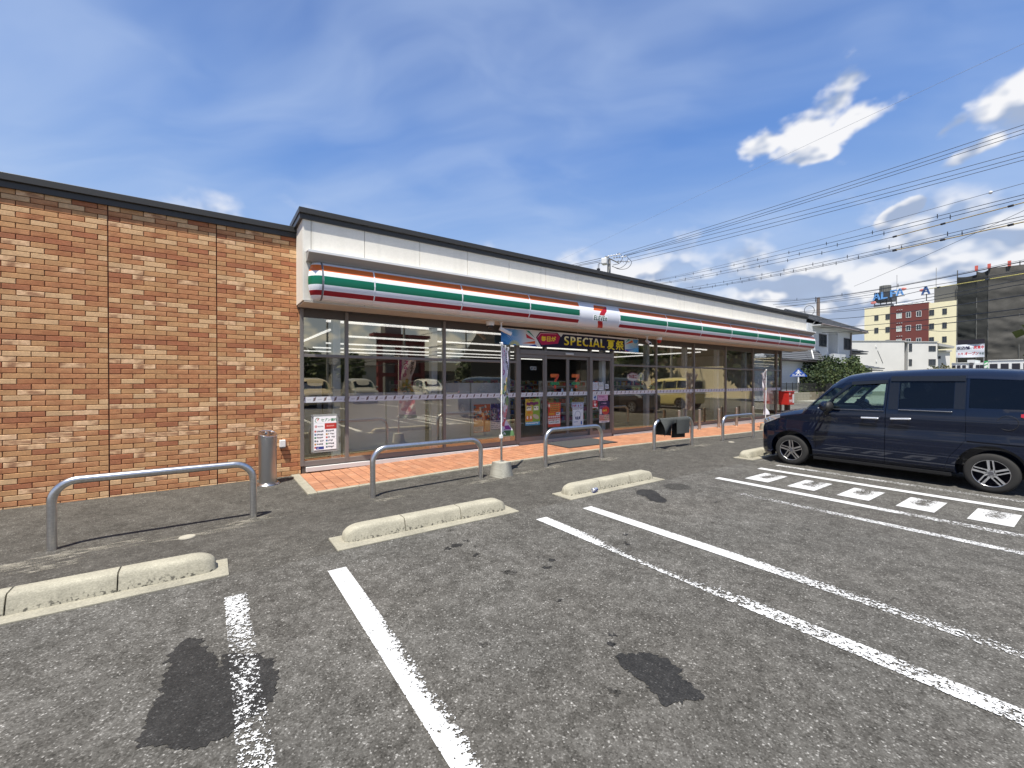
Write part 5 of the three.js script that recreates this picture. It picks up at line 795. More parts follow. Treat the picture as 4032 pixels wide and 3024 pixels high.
  plate(strip(6.345, 6.462, 1.085, 1.535), -0.003, gloss, 'pillar_cover', doors.sliding_door); plate(strip(7.07, 7.18, 1.125, 1.54), -0.003, gloss, 'pillar_cover', doors.sliding_door); plate([[6.305, 1.075], [6.318, 1.5], [6.332, 1.55], [6.312, 1.06]], -0.002, gloss, 'pillar_cover', doors.front_door); plate([[5.49, 1.09], [5.59, 1.065], [5.592, 1.20], [5.86, 1.47], [5.79, 1.46], [5.60, 1.24]], -0.002, gloss, 'pillar_cover', doors.front_door);
  { const v = [], pts = []; for (let i = 0; i <= 14; i++) { const z = lerp(6.36, 7.175, i / 14); pts.push(z); } const g = gridGeo(14, 3, (u, w) => { const y = lerp(1.525, 1.60, w); return [-(sideX(y, 0) + 0.016 * (1 - w) + 0.004), y, lerp(6.36, 7.175, u) - Z]; }); obj('rain_visor', g, new THREE.MeshStandardMaterial({ color: rgb(0.015, 0.017, 0.02), roughness: 0.1, side: THREE.DoubleSide }), doors.sliding_door);
    const g2 = gridGeo(14, 3, (u, w) => { const z = lerp(5.86, 6.32, u), y = lerp(1.49, 1.545, w) + (u - 1) * 0.03; return [-(sideX(y, 0) + 0.014 * (1 - w) + 0.004), y, z - Z]; }); obj('rain_visor', g2, new THREE.MeshStandardMaterial({ color: rgb(0.015, 0.017, 0.02), roughness: 0.1, side: THREE.DoubleSide }), doors.front_door); }
  obj('belt_trim', [rbox(-0.833, -0.812, 1.078, 1.09, 6.47 - Z, 7.06 - Z, 0.003, 1)], std(rgb(0.4, 0.4, 0.42), 0.3, { metalness: 1 }), doors.sliding_door); obj('belt_trim', [rbox(-0.833, -0.815, 1.048, 1.059, 5.60 - Z, 6.30 - Z, 0.003, 1)], std(rgb(0.25, 0.25, 0.27), 0.3, { metalness: 1 }), doors.front_door);
  obj('sill', [rbox(-0.805, -0.74, 0.155, 0.215, 5.33 - Z, 7.05 - Z, 0.012, 1), rbox(0.74, 0.805, 0.155, 0.215, 5.33 - Z, 7.05 - Z, 0.012, 1)], std(rgb(0.004, 0.004, 0.005), 0.9), van);
  // handles
  const handle = (z0, z1, y0, y1, parent) => { const g = rbox(-0.017, 0.017, -0.015, 0.015, -(z1 - z0) / 2, (z1 - z0) / 2, 0.013, 3); g.rotateX(-Math.atan2(y1 - y0, z1 - z0)); g.translate(-0.868, (y0 + y1) / 2, (z0 + z1) / 2 - Z); const ft = [rbox(-0.868, -0.81, y0 - 0.01, y0 + 0.012, z0 + 0.015 - Z, z0 + 0.04 - Z, 0.004, 1), rbox(-0.868, -0.81, y1 - 0.012, y1 + 0.01, z1 - 0.04 - Z, z1 - 0.015 - Z, 0.004, 1)]; const h = obj('handle', g, std(rgb(0.8, 0.81, 0.84), 0.22, { metalness: 0.55 }), parent); obj('handle_foot', ft, trim, parent); return h; };
  handle(6.02, 6.25, 0.932, 0.938, doors.front_door); handle(6.385, 6.63, 0.94, 0.955, doors.sliding_door);
  // mirror
  { const g = new THREE.SphereGeometry(1, 28, 20); g.scale(0.11, 0.088, 0.085); g.translate(-0.965, 1.10, 5.56 - Z); const mir = obj('door_mirror', g, paint, van); obj('mirror_back', (() => { const s = new THREE.SphereGeometry(1, 24, 16); s.scale(0.10, 0.085, 0.06); s.translate(-0.965, 1.095, 5.615 - Z); return s; })(), trim, mir); obj('mirror_foot', rod([-0.955, 1.05, 5.57 - Z], [-0.81, 0.965, 5.53 - Z], 0.032, 10), trim, mir); obj('turn_lamp', rbox(-1.03, -0.9, 1.06, 1.075, 5.475 - Z, 5.50 - Z, 0.006), std(rgb(0.7, 0.7, 0.7), 0.2), mir); const g2 = g.clone(); g2.translate(1.93, 0, 0); obj('door_mirror', g2, paint, van); }
  // lamps, grille
  const lampGlass = new THREE.MeshPhysicalMaterial({ color: rgb(0.55, 0.57, 0.6), roughness: 0.06, metalness: 0.55, clearcoat: 1 });
  for (const s of [-1, 1]) {
    const P = (z, y, o) => [s * (hw(Math.min(y, knots(top, z) - 0.02), z) + o), y, z - Z];
    const g = gridGeo(12, 6, (u, v) => { const z = lerp(4.475, 4.80, u), y0 = lerp(0.70, 0.85, u), y1 = lerp(0.80, 0.905, u) + 0.02 * Math.sin(u * 3); return P(z, lerp(y0, y1, v), 0.006 - 0.012 * (v === 1 ? 1 : 0)); });
    const h = obj('headlamp', g, lampGlass.clone(), van); h.material.side = THREE.DoubleSide;
    obj('lamp_lens', [[4.54, 0.775], [4.60, 0.80]].map(([z, y]) => { const q = new THREE.SphereGeometry(0.034, 16, 12); q.scale(0.5, 1, 1); q.translate(s * (hw(y, z) - 0.0), y, z - Z); return q; }), M.chrome, h);
    const tg = gridGeo(4, 8, (u, v) => { const z = lerp(7.69, 7.94, u), y = lerp(0.98, 1.14, v); return P(Math.min(z, 7.925), lerp(1.07, y, 0.25 + 0.75 * u), 0.008); }); obj('tail_lamp', tg, new THREE.MeshPhysicalMaterial({ color: rgb(0.4, 0.01, 0.015), roughness: 0.1, clearcoat: 1, side: THREE.DoubleSide }), van);
  }
  obj('grille', gridGeo(16, 4, (u, v) => { const x = lerp(-0.5, 0.5, u), y = lerp(0.62, 0.74, v); return [x, y, 4.425 + 0.06 * (y - 0.55) + 0.02 * (x / 0.5) ** 2 - Z - 0.012]; }), new THREE.MeshStandardMaterial({ color: rgb(0.05, 0.05, 0.055), roughness: 0.2, metalness: 0.8, side: THREE.DoubleSide }), van);
  obj('front_lip', (() => { const pts = []; for (let i = 0; i <= 20; i++) { const a = lerp(-1, 1, i / 20); pts.push(new THREE.Vector3(a * 0.80, 0.2, 4.385 + 0.30 * Math.abs(a) ** 4 - Z)); } const g = new THREE.TubeGeometry(new THREE.CatmullRomCurve3(pts), 40, 0.045, 8); g.scale(1, 1.2, 1); g.translate(0, -0.055, 0); return g; })(), std(rgb(0.01, 0.011, 0.02), 0.2), van);
  { const g = new THREE.TorusGeometry(0.095, 0.0025, 6, 40); g.rotateY(Math.PI / 2); g.translate(-0.822, 0.965, 7.58 - Z); obj('fuel_lid', g, trim, van); }
  // seats, wheel, dashboard
  const cloth = std(rgb(0.03, 0.032, 0.035), 0.9); obj('seat', [-0.36, 0.36].flatMap((x) => [rbox(x - 0.24, x + 0.24, 0.62, 0.78, 6.0 - Z, 6.5 - Z, 0.06), rbox(x - 0.23, x + 0.23, 0.75, 1.25, 6.42 - Z, 6.56 - Z, 0.05), rbox(x - 0.13, x + 0.13, 1.25, 1.42, 6.45 - Z, 6.55 - Z, 0.05), rbox(x - 0.23, x + 0.23, 0.75, 1.25, 7.2 - Z, 7.34 - Z, 0.05)]), cloth, van);
  obj('dashboard', rbox(-0.70, 0.70, 0.7, 1.06, 5.22 - Z, 5.62 - Z, 0.06), std(rgb(0.02, 0.02, 0.022), 0.8), van); { const g = new THREE.TorusGeometry(0.18, 0.016, 10, 36); g.rotateX(-0.9); g.translate(0.36, 1.07, 5.78 - Z); obj('steering_wheel', g, trim, van); }
  // wheels
  const alloy = std(rgb(0.62, 0.62, 0.63), 0.28, { metalness: 1 }), tyre = std(rgb(0.022, 0.021, 0.02), 0.85), pocket = std(rgb(0.012, 0.012, 0.02), 0.35, { metalness: 0.4 });
  const tg = new THREE.LatheGeometry([[0.18, -0.085], [0.215, -0.088], [0.245, -0.084], [0.262, -0.07], [0.268, -0.05], [0.268, 0.05], [0.262, 0.07], [0.245, 0.084], [0.215, 0.088], [0.18, 0.085]].map((p) => new THREE.Vector2(...p)), 64), rg = new THREE.LatheGeometry([[0.0, -0.05], [0.155, -0.045], [0.17, 0.05], [0.176, 0.076], [0.183, 0.082], [0.186, 0.08]].map((p) => new THREE.Vector2(...p)), 56), rim = new THREE.TorusGeometry(0.18, 0.0055, 8, 64);
  const spokes = []; for (let i = 0; i < 5; i++) for (const [o, w, hook] of [[0.018, 0.028, 1], [-0.026, 0.015, 0]]) { const g = prism([[0.03, o - w * 0.7], [0.075, o - w / 2 + hook * 0.006], [0.178, o - w / 2 + 0.012], [0.176, o + w / 2 + 0.014], [0.075, o + w / 2], [0.04, o + w * 0.6]], 0.05, 0.073); g.rotateZ(i * Math.PI * 2 / 5 + 0.3); spokes.push(g); }
  const hub = [(() => { const g = new THREE.CylinderGeometry(0.042, 0.052, 0.03, 32); g.rotateX(Math.PI / 2); g.translate(0, 0, 0.058); return g; })()], cap = (() => { const g = new THREE.CylinderGeometry(0.028, 0.028, 0.008, 28); g.rotateX(Math.PI / 2); g.translate(0, 0, 0.077); return g; })(), nuts = [0, 1, 2, 3].map((i) => { const g = new THREE.CylinderGeometry(0.009, 0.01, 0.02, 6); g.rotateX(Math.PI / 2); g.translate(0.052 * Math.cos(i * 1.571 + 0.5), 0.052 * Math.sin(i * 1.571 + 0.5), 0.066); return g; });
  tg.rotateX(Math.PI / 2); rg.rotateX(Math.PI / 2); rim.translate(0, 0, 0.08);
  wheels.forEach(([z], i) => { for (const s of [-1, 1]) { const w = obj('wheel', tg, tyre, van); w.position.set(s * 0.735, 0.268, z - Z); w.rotation.y = s * Math.PI / 2; w.rotation.x = 0; const k = obj('rim', rg, pocket, w); k.material.side = THREE.DoubleSide; obj('spokes', [...spokes.map((g) => g.clone()), ...hub.map((g) => g.clone()), rim.clone()], alloy, w); obj('nuts', nuts.map((g) => g.clone()), M.chrome, w); obj('hub_cap', cap, std(rgb(0.09, 0.09, 0.1), 0.3), w); } });
  obj('underbody', box(-0.6, 0.6, 0.2, 0.3, 4.7 - Z, 7.75 - Z), std(rgb(0.01, 0.01, 0.01), 0.9), van);
  return van;
}
const bluePaint = paintOf(rgb(0.0007, 0.0045, 0.018));
const van = makeVan(bluePaint, 'parked_van', 'dark blue boxy small van parked nose in beside the striped walkway');
van.position.set(9.47, 0, 6.2);
// cars across the lot, seen mirrored in the glass
function repaint(c, paint) { c.traverse((o) => { if (o.isMesh && o.material === bluePaint) o.material = paint; }); return c; }
repaint(copyOf(van, 'parked_van', 'beige van across the lot, mirrored in the first shop window', [4.9, 0, 18.6], 0.0), paintOf(rgb(0.42, 0.35, 0.24)));
repaint(copyOf(van, 'parked_van', 'grey van across the lot, mirrored in the second shop window', [8.6, 0, 22.2], 0.0), paintOf(rgb(0.3, 0.29, 0.27)));
repaint(copyOf(van, 'parked_van', 'white van across the lot, mirrored in the third shop window', [14.6, 0, 24.0], 0.05), paintOf(rgb(0.62, 0.62, 0.6)));
repaint(copyOf(van, 'parked_van', 'black van beside the blue van, mirrored right of the entrance', [17.3, 0, 6.2], 0.0), paintOf(rgb(0.004, 0.004, 0.005)));
repaint(copyOf(van, 'parked_van', 'pale yellow van beyond the blue van, mirrored in the far windows', [21.5, -0.0, 6.4], Math.PI), paintOf(rgb(0.55, 0.47, 0.2)));
// ---------- mailbox, crossing sign ----------
{
  const red = std(rgb(0.42, 0.022, 0.018), 0.4), t = thing('post_box', 'red square post box on a post at the far corner of the shop', 'post box', [20.15, -0.2, 0.3]);
  obj('post', rbox(-0.09, 0.09, 0, 0.74, -0.08, 0.08, 0.01), M.dark, t); obj('box_body', rbox(-0.36, 0.17, 0.72, 1.27, -0.2, 0.2, 0.02), red, t); obj('box_hood', rbox(-0.38, 0.19, 1.262, 1.295, -0.22, 0.22, 0.01), red, t);
  obj('collection_notice', rbox(-0.0, 0.15, 0.80, 1.16, 0.201, 0.208, 0.003, 1), std(rgb(0.6, 0.63, 0.64), 0.5), t); obj('letter_slot', [rbox(-0.32, -0.06, 1.08, 1.11, 0.2, 0.206, 0.002, 1)], M.black, t); obj('white_lettering', [rbox(-0.3, -0.02, 0.9, 0.93, 0.2, 0.204, 0.001, 1), rbox(-0.3, -0.05, 0.84, 0.86, 0.2, 0.204, 0.001, 1), rbox(-0.28, -0.24, 1.14, 1.24, 0.2, 0.204, 0.001, 1), rbox(-0.31, -0.2, 1.2, 1.23, 0.2, 0.2035, 0.001, 1)], M.white, t);
  const s = thing('crossing_sign', 'blue triangular pedestrian crossing sign on a white pole', 'road sign', [39.2, -0.2, -6.54], -1.2); obj('pole', cyl(0.055, 0.055, 2.75, 0, 0, -0.05, 14), M.white, s);
  const sh = new THREE.Shape(); sh.moveTo(-0.56, 0); sh.lineTo(0.56, 0); sh.quadraticCurveTo(0.62, 0.02, 0.58, 0.09); sh.lineTo(0.06, 0.66); sh.quadraticCurveTo(0, 0.71, -0.06, 0.66); sh.lineTo(-0.58, 0.09); sh.quadraticCurveTo(-0.62, 0.02, -0.56, 0);
  const g = new THREE.ExtrudeGeometry(sh, { depth: 0.012, bevelEnabled: false }); g.translate(0, 2.08, 0.01); obj('sign_plate', g, std(rgb(0.02, 0.08, 0.36), 0.4), s);
  const w = (p) => prism(p.map(([x, y]) => [x, y + 2.08]), 0.0225, 0.0245);
  obj('walker', [w([[-0.45, 0.05], [0.45, 0.05], [0.42, 0.09], [-0.42, 0.09]]), w([[-0.05, 0.46], [0.05, 0.46], [0.06, 0.55], [-0.06, 0.55]]), w([[-0.09, 0.44], [0.09, 0.44], [0.06, 0.26], [-0.07, 0.26]]), w([[-0.07, 0.27], [0.0, 0.27], [-0.12, 0.11], [-0.19, 0.11]]), w([[0.0, 0.27], [0.06, 0.27], [0.17, 0.11], [0.1, 0.11]]), w([[0.08, 0.43], [0.22, 0.3], [0.19, 0.27], [0.06, 0.38]]), w([[-0.08, 0.43], [-0.2, 0.3], [-0.17, 0.27], [-0.06, 0.38]]), w([[-0.42, 0.17], [-0.25, 0.17], [-0.27, 0.21], [-0.38, 0.21]]), w([[0.25, 0.17], [0.42, 0.17], [0.38, 0.21], [0.27, 0.21]])], M.white, s);
}
// ---------- houses and taller buildings beyond the street ----------
const darkGlass = std(rgb(0.035, 0.045, 0.055), 0.06), greyFrame = std(rgb(0.09, 0.09, 0.095), 0.5);
function windowAt(parent, x, y, w, h, z, frameMat = greyFrame, glassMat = darkGlass, d = 0.06) {
  const f = obj('window', [box(x - w / 2, x + w / 2, y - h / 2, y - h / 2 + 0.07, z - 0.1, z + d), box(x - w / 2, x + w / 2, y + h / 2 - 0.07, y + h / 2, z - 0.1, z + d), box(x - w / 2, x - w / 2 + 0.06, y - h / 2 + 0.07, y + h / 2 - 0.07, z - 0.1, z + d), box(x + w / 2 - 0.06, x + w / 2, y - h / 2 + 0.07, y + h / 2 - 0.07, z - 0.1, z + d)], frameMat, parent);
  obj('pane', box(x - w / 2 + 0.06, x + w / 2 - 0.06, y - h / 2 + 0.07, y + h / 2 - 0.07, z - 0.08, z + 0.012), glassMat, f); obj('sash_bar', box(x - 0.025, x + 0.025, y - h / 2 + 0.07, y + h / 2 - 0.07, z + 0.013, z + d * 0.7), frameMat, f); return f;
}
// a sloping roof plane laid with real rows of tiles: corners a-b at the eave, c-d above
function tiledPlane(a, b, c, d, rows, cols, th = 0.05) {
  const A = new THREE.Vector3(...a), B = new THREE.Vector3(...b), C = new THREE.Vector3(...c), Dv = new THREE.Vector3(...d), n = B.clone().sub(A).cross(Dv.clone().sub(A)).normalize(); if (n.y < 0) n.negate();
  const at = (u, v) => A.clone().lerp(B, u).lerp(Dv.clone().lerp(C, u), v), out = [];
  for (let j = 0; j < rows; j++) {
    const g = gridGeo(cols * 4, 1, (u, v) => { const w = 0.5 + 0.5 * Math.cos(u * cols * Math.PI * 2), q = at(u, (j + v * 1.0) / rows).addScaledVector(n, th * (v ? 0.15 : 1) + 0.028 * w); return q.toArray(); });
    const e = gridGeo(cols * 4, 1, (u, v) => { const w = 0.5 + 0.5 * Math.cos(u * cols * Math.PI * 2), q = at(u, j / rows).addScaledVector(n, v ? th + 0.028 * w : -0.02); return q.toArray(); }); out.push(g, e);
  }
  return out;
}
{
  const tileMat = std(rgb(0.105, 0.11, 0.118), 0.55, { side: THREE.DoubleSide }), wallT = tex(256, 256, (u, v) => { const j = v * 16 % 1 < 0.07 ? 0.9 : 1, k = j * (1 + 0.06 * (tfbm(u, v, 30, 3, 3) - 0.5)); return [214 * k, 217 * k, 220 * k]; }), wallM = std(0xffffff, 0.75, { map: wallT }), under = std(rgb(0.5, 0.5, 0.5), 0.8), pipe = std(rgb(0.24, 0.2, 0.19), 0.5);
  const h = thing('white_house', 'white two storey house with dark tiled roof across the street', 'house', [48, -0.1, -11]);
  const X = (x) => x - 48, Z = (z) => z + 11, Y = (y) => y + 0.1;
  obj('wall', [metreUV(box(X(45), X(49.9), 0, Y(6.9), Z(-16), Z(-8)), 0.5), metreUV(box(X(49.9), X(52.4), 0, Y(3.9), Z(-16), Z(-8)), 0.5), metreUV(box(X(49.9), X(52.4), Y(6.4), Y(6.9), Z(-16), Z(-8)), 0.5), metreUV(box(X(49.9), X(52.4), Y(3.9), Y(6.4), Z(-16), Z(-9.4)), 0.5), metreUV(box(X(52.4), X(56.4), 0, Y(6.9), Z(-16), Z(-8)), 0.5)], wallM, h);
  const eave = 6.82, rz = -10.3, ry = 8.4, fe = -7.25, be = -13.4, l = 46, r = 58.6;
  const roof = obj('roof', [...tiledPlane([X(l), Y(eave), Z(fe)], [X(r), Y(eave), Z(fe)], [X(54.0), Y(ry), Z(rz)], [X(l), Y(ry), Z(rz)], 12, 56), ...tiledPlane([X(r), Y(eave), Z(fe)], [X(r), Y(eave), Z(be)], [X(54.01), Y(ry), Z(rz)], [X(54), Y(ry), Z(rz + 0.01)], 12, 16), ...tiledPlane([X(r), Y(eave), Z(be)], [X(l), Y(eave), Z(be)], [X(l), Y(ry), Z(rz)], [X(54), Y(ry), Z(rz)], 6, 20)], tileMat, h);
  obj('ridge', [rod([X(l), Y(ry + 0.08), Z(rz)], [X(54), Y(ry + 0.08), Z(rz)], 0.13), rod([X(54), Y(ry + 0.08), Z(rz)], [X(r), Y(eave + 0.08), Z(fe)], 0.11)], tileMat, roof);
  obj('eaves', [box(X(l), X(r - 0.05), Y(6.68), Y(6.78), Z(be + 0.05), Z(fe - 0.05))], under, h); obj('gutter', [rod([X(l), Y(6.77), Z(fe + 0.06)], [X(r), Y(6.77), Z(fe + 0.06)], 0.07)], pipe, h); obj('downpipe', [rod([X(55.85), Y(0), Z(-7.9)], [X(55.85), Y(6.7), Z(-7.9)], 0.07), rod([X(45.4), Y(0), Z(-7.72)], [X(45.4), Y(3.4), Z(-7.72)], 0.07)], pipe, h);
  windowAt(h, X(48.45), Y(5.45), 1.75, 1.2, Z(-8)); windowAt(h, X(54.9), Y(5.42), 1.75, 1.2, Z(-8));
  obj('balcony', [box(X(49.7), X(52.6), Y(3.3), Y(4.2), Z(-8.0), Z(-7.4))], wallM, h);
  // low wing with its own tiled roof nearer the street
  obj('garage_wall', [metreUV(box(X(36), X(45.4), 0, Y(3.3), Z(-10), Z(-7.75)), 0.5)], wallM, h);
  const lr = obj('garage_roof', [...tiledPlane([X(35), Y(3.35), Z(-7.15)], [X(46.7), Y(3.4), Z(-7.15)], [X(47.6), Y(4.55), Z(-8.2)], [X(35), Y(4.35), Z(-8.2)], 6, 30)], tileMat, h); obj('garage_eave', [box(X(35), X(46.7), Y(3.22), Y(3.34), Z(-8), Z(-7.12))], std(rgb(0.06, 0.05, 0.05), 0.6), lr); obj('bracket', [rod([X(43.8), Y(3.5), Z(-7.1)], [X(46.1), Y(4.5), Z(-8.1)], 0.05), rod([X(46.1), Y(4.5), Z(-8.1)], [X(46.1), Y(5.6), Z(-8.0)], 0.07)], M.white, lr);
  obj('gate', [box(X(45.5), X(48.5), 0, Y(2.3), Z(-7.9), Z(-7.7))], std(rgb(0.10, 0.085, 0.075), 0.8), h);
  // the house behind, dark roof, lower wing
  const k = thing('rear_house', 'lower house with dark tiled roofs right of the white house', 'house', [63, -0.1, -12]); const K = (x) => x - 63;
  obj('wall', [metreUV(box(K(55), K(62.6), 0, 4.8, -3, 2.6), 0.5), metreUV(box(K(58), K(67), 0, 2.9, -2, 3.0), 0.5)], wallM, k);
  obj('roof', [...tiledPlane([K(56), 4.95, 3.3], [K(64.4), 5.1, 3.3], [K(57.2), 6.1, 0], [K(56), 6.1, 0], 10, 26), ...tiledPlane([K(64.4), 5.1, 3.3], [K(64.4), 5.1, -3], [K(57.21), 6.1, 0], [K(57.2), 6.1, 0.01], 10, 18)], tileMat, k); obj('eaves', box(K(56), K(64.3), 4.8, 4.93, -3, 3.25), greyFrame, k);
  obj('lower_roof', [...tiledPlane([K(60), 3.05, 3.9], [K(68.2), 3.15, 3.9], [K(62), 4.0, 1.2], [K(60), 4.0, 1.2], 8, 24)], tileMat, k); obj('lower_eaves', box(K(60), K(68), 2.9, 3.0, 0, 3.8), greyFrame, k); windowAt(k, K(60.4), 4.2, 1.6, 1.3, 2.6);
  // fence on a low block wall
  const f = thing('slat_fence', 'black slatted metal fence on a grey block wall across the street', 'fence', [42, -0.1, -6.3]); const F = (x) => x - 42;
  const bl = std(0xffffff, 0.9, { map: conc }), br2 = std(rgb(0.72, 0.66, 0.6), 0.9, { map: conc });
  const base = obj('block_wall', box(F(34), F(50), -0.3, 0.69, -0.2, -0.02), std(rgb(0.2, 0.2, 0.19), 0.9), f);
  for (let j = 0; j < 4; j++) for (let x = 34 + (j % 2) * 0.4, i = 0; x < 49.6; x += 0.8, i++) obj('block', metreUV(rbox(F(x) + 0.006, F(x) + 0.794, -0.1 + j * 0.2 + 0.005, 0.1 + j * 0.2 - 0.005, -0.1, 0.0, 0.008, 1), 1, i * 0.37, j * 0.21), x > 40.4 ? br2 : bl, base);
  for (let i = 0; i < 7; i++) obj('slat', box(F(34), F(44.3), 0.80 + i * 0.098, 0.80 + i * 0.098 + 0.055, -0.06, -0.04), M.black, f); for (let x = 34.4; x < 44.4; x += 1.1) obj('fence_post', box(F(x), F(x + 0.06), 0.69, 1.5, -0.1, -0.061), M.black, f);
  obj('dark_panel', box(F(44.3), F(50), 0.7, 1.45, -0.1, -0.03), std(rgb(0.03, 0.028, 0.027), 0.7), f);
}
// buildings that stand square to their own street
function block(name, label, [x, y, z], turn) { return thing(name, label, 'building', [x, y, z], turn); }
{
  // cream and oxblood hotel: its face looks towards -x; u along +z, built in a frame turned by -90 degrees
  const t = block('tall_hotel', 'tall cream building with an oxblood middle and rooftop sign frames', [127, -0.3, -18], -Math.PI / 2);
  // local x runs along world z (from -26 to -11), local z faces -x world
  const cream = std(0xffffff, 0.8, { map: tex(256, 256, (u, v) => { const k = 1 + 0.05 * (tfbm(u, v, 4, 3, 4) - 0.5); return [236 * k, 226 * k, 190 * k]; }) }), ox = std(rgb(0.16, 0.042, 0.036), 0.8), white = M.white;
  const S = (z) => (8.4 + (z - 8.4) * 1.494) + 18, V = (y) => 1.525 + (y - 1.525) * 1.494 + 0.3;
  obj('wall', [box(S(-14.7), S(-11.54), 0, V(13.03), -14, 0), box(S(-7.25), S(-1), 0, V(12.78), -14, 0)], cream, t); obj('oxblood_wall', [box(S(-11.54), S(-7.25), 0, V(12.92), -14, 0.15)], ox, t); obj('coping', [box(S(-11.54), S(-7.25), V(12.92), V(12.99), -14, 0.2), box(S(-14.75), S(-11.6), V(13.03), V(13.09), -14, 0.05)], white, t);
  for (let k = 0; k < 3; k++) { const dy = -k * 1.975; for (const [z, w, zz] of [[-13.2, 0.5, 0], [-11.85, 0.5, 0], [-10.5, 0.62, 0.15], [-9.44, 0.56, 0.15], [-8.3, 0.56, 0.15], [-6.95, 0.52, 0], [-5.62, 0.46, 0]]) windowAt(t, S(z), V(11.38 + dy), w * 1.5, 1.25, zz, zz ? white : greyFrame, z === -10.5 ? std(rgb(0.5, 0.56, 0.52), 0.4) : darkGlass); for (let i = 0; i < 3; i++) obj('vent', box(S(-10.75 + i * 0.25), S(-10.62 + i * 0.25), V(12.2 + dy), V(12.25 + dy), 0.15, 0.3), white, t); }
  const lat = obj('roof_tower', [box(S(-13.9), S(-11.8), V(13.05), V(13.6), -6, -2), box(S(-13.9), S(-11.75), V(14.1), V(15.55), -5.6, -2.2)], std(rgb(0.04, 0.045, 0.055), 0.6), t); obj('tower_leg', [-13.85, -13.1, -12.4, -11.8].map((z) => rod([S(z), V(13.5), -2.4], [S(z), V(14.3), -2.4], 0.09)), M.dark, lat);
  obj('water_tank', (() => { const g = [cyl(1.0, 1.0, 1.7, S(-12.8), V(15.5), -4, 20)]; for (let i = 0; i < 16; i++) g.push(rod([S(-12.8) + 1.03 * Math.cos(i * 0.39), V(15.5), -4 + 1.03 * Math.sin(i * 0.39)], [S(-12.8) + 1.03 * Math.cos(i * 0.39), V(15.5) + 1.7, -4 + 1.03 * Math.sin(i * 0.39)], 0.07, 5)); return g; })(), std(rgb(0.16, 0.16, 0.15), 0.7), t);
  const letter = (ch, z, y, s, m) => { const L = { A: [[[-0.5, 0], [-0.25, 0], [0.08, 1], [-0.14, 1]], [[0.5, 0], [0.25, 0], [-0.08, 1], [0.14, 1]], [[-0.25, 0.28], [0.25, 0.28], [0.2, 0.42], [-0.2, 0.42]]], L: [[[-0.4, 0], [-0.15, 0], [-0.15, 1], [-0.4, 1]], [[-0.15, 0], [0.4, 0], [0.4, 0.2], [-0.15, 0.2]]], F: [[[-0.4, 0], [-0.15, 0], [-0.15, 1], [-0.4, 1]], [[-0.15, 0.8], [0.4, 0.8], [0.4, 1], [-0.15, 1]], [[-0.15, 0.42], [0.3, 0.42], [0.3, 0.6], [-0.15, 0.6]]] }[ch]; obj('sign_letter', L.map((p) => prism(p.map(([a, b]) => [S(z) + a * s, V(y) + b * s * 1.1]), -2.15, -1.9)), m, t); };
  const blue = std(rgb(0.12, 0.3, 0.62), 0.4), blueD = std(rgb(0.04, 0.09, 0.25), 0.5); letter('A', -13.55, 14.35, 1.5, blue); letter('L', -12.6, 14.4, 1.5, blue); letter('F', -11.5, 14.55, 1.45, blue); letter('A', -10.75, 14.62, 1.45, blue); letter('A', -7.85, 14.35, 1.5, blueD);
  obj('sign_frame', [rod([S(-11.9), V(14.5), -2.3], [S(-10.2), V(14.55), -2.3], 0.07), rod([S(-11.2), V(13), -2.3], [S(-11.2), V(14.6), -2.3], 0.08), rod([S(-7.8), V(13), -2.3], [S(-7.8), V(14.4), -2.3], 0.08), rod([S(-8.4), V(14.3), -2.3], [S(-7.0), V(14.3), -2.3], 0.07)], M.dark, t);
  obj('round_emblem', [[-10.35, 15.55], [-8.2, 15.0], [-13.95, 14.0]].map(([z, y]) => { const g = new THREE.SphereGeometry(0.55, 16, 10); g.scale(1, 0.6, 0.3); g.translate(S(z), V(y), -2.1); return g; }), std(rgb(0.5, 0.16, 0.14), 0.5), t);
  obj('billboard_back', [box(S(-7.05), S(-4.75), V(12.95), V(15.25), -3.2, -2.9), box(S(-4.72), S(-4.5), V(13.4), V(15.0), -3.0, -2.5)], std(rgb(0.11, 0.11, 0.105), 0.8), t); obj('mast', [rod([S(-11.55), V(13), -5], [S(-11.55), V(18.2), -5], 0.05), rod([S(-7.1), V(13), -5], [S(-7.1), V(18.4), -5], 0.05)], M.grey, t); obj('rooftop_unit', [box(S(-10.9), S(-9.3), V(12.95), V(13.3), -3, -1), ...[-11.2, -10.5, -9, -8.5, -7.9].map((z) => box(S(z), S(z + 0.35), V(12.95), V(13.2), -1.5, -0.6))], white, t);
}
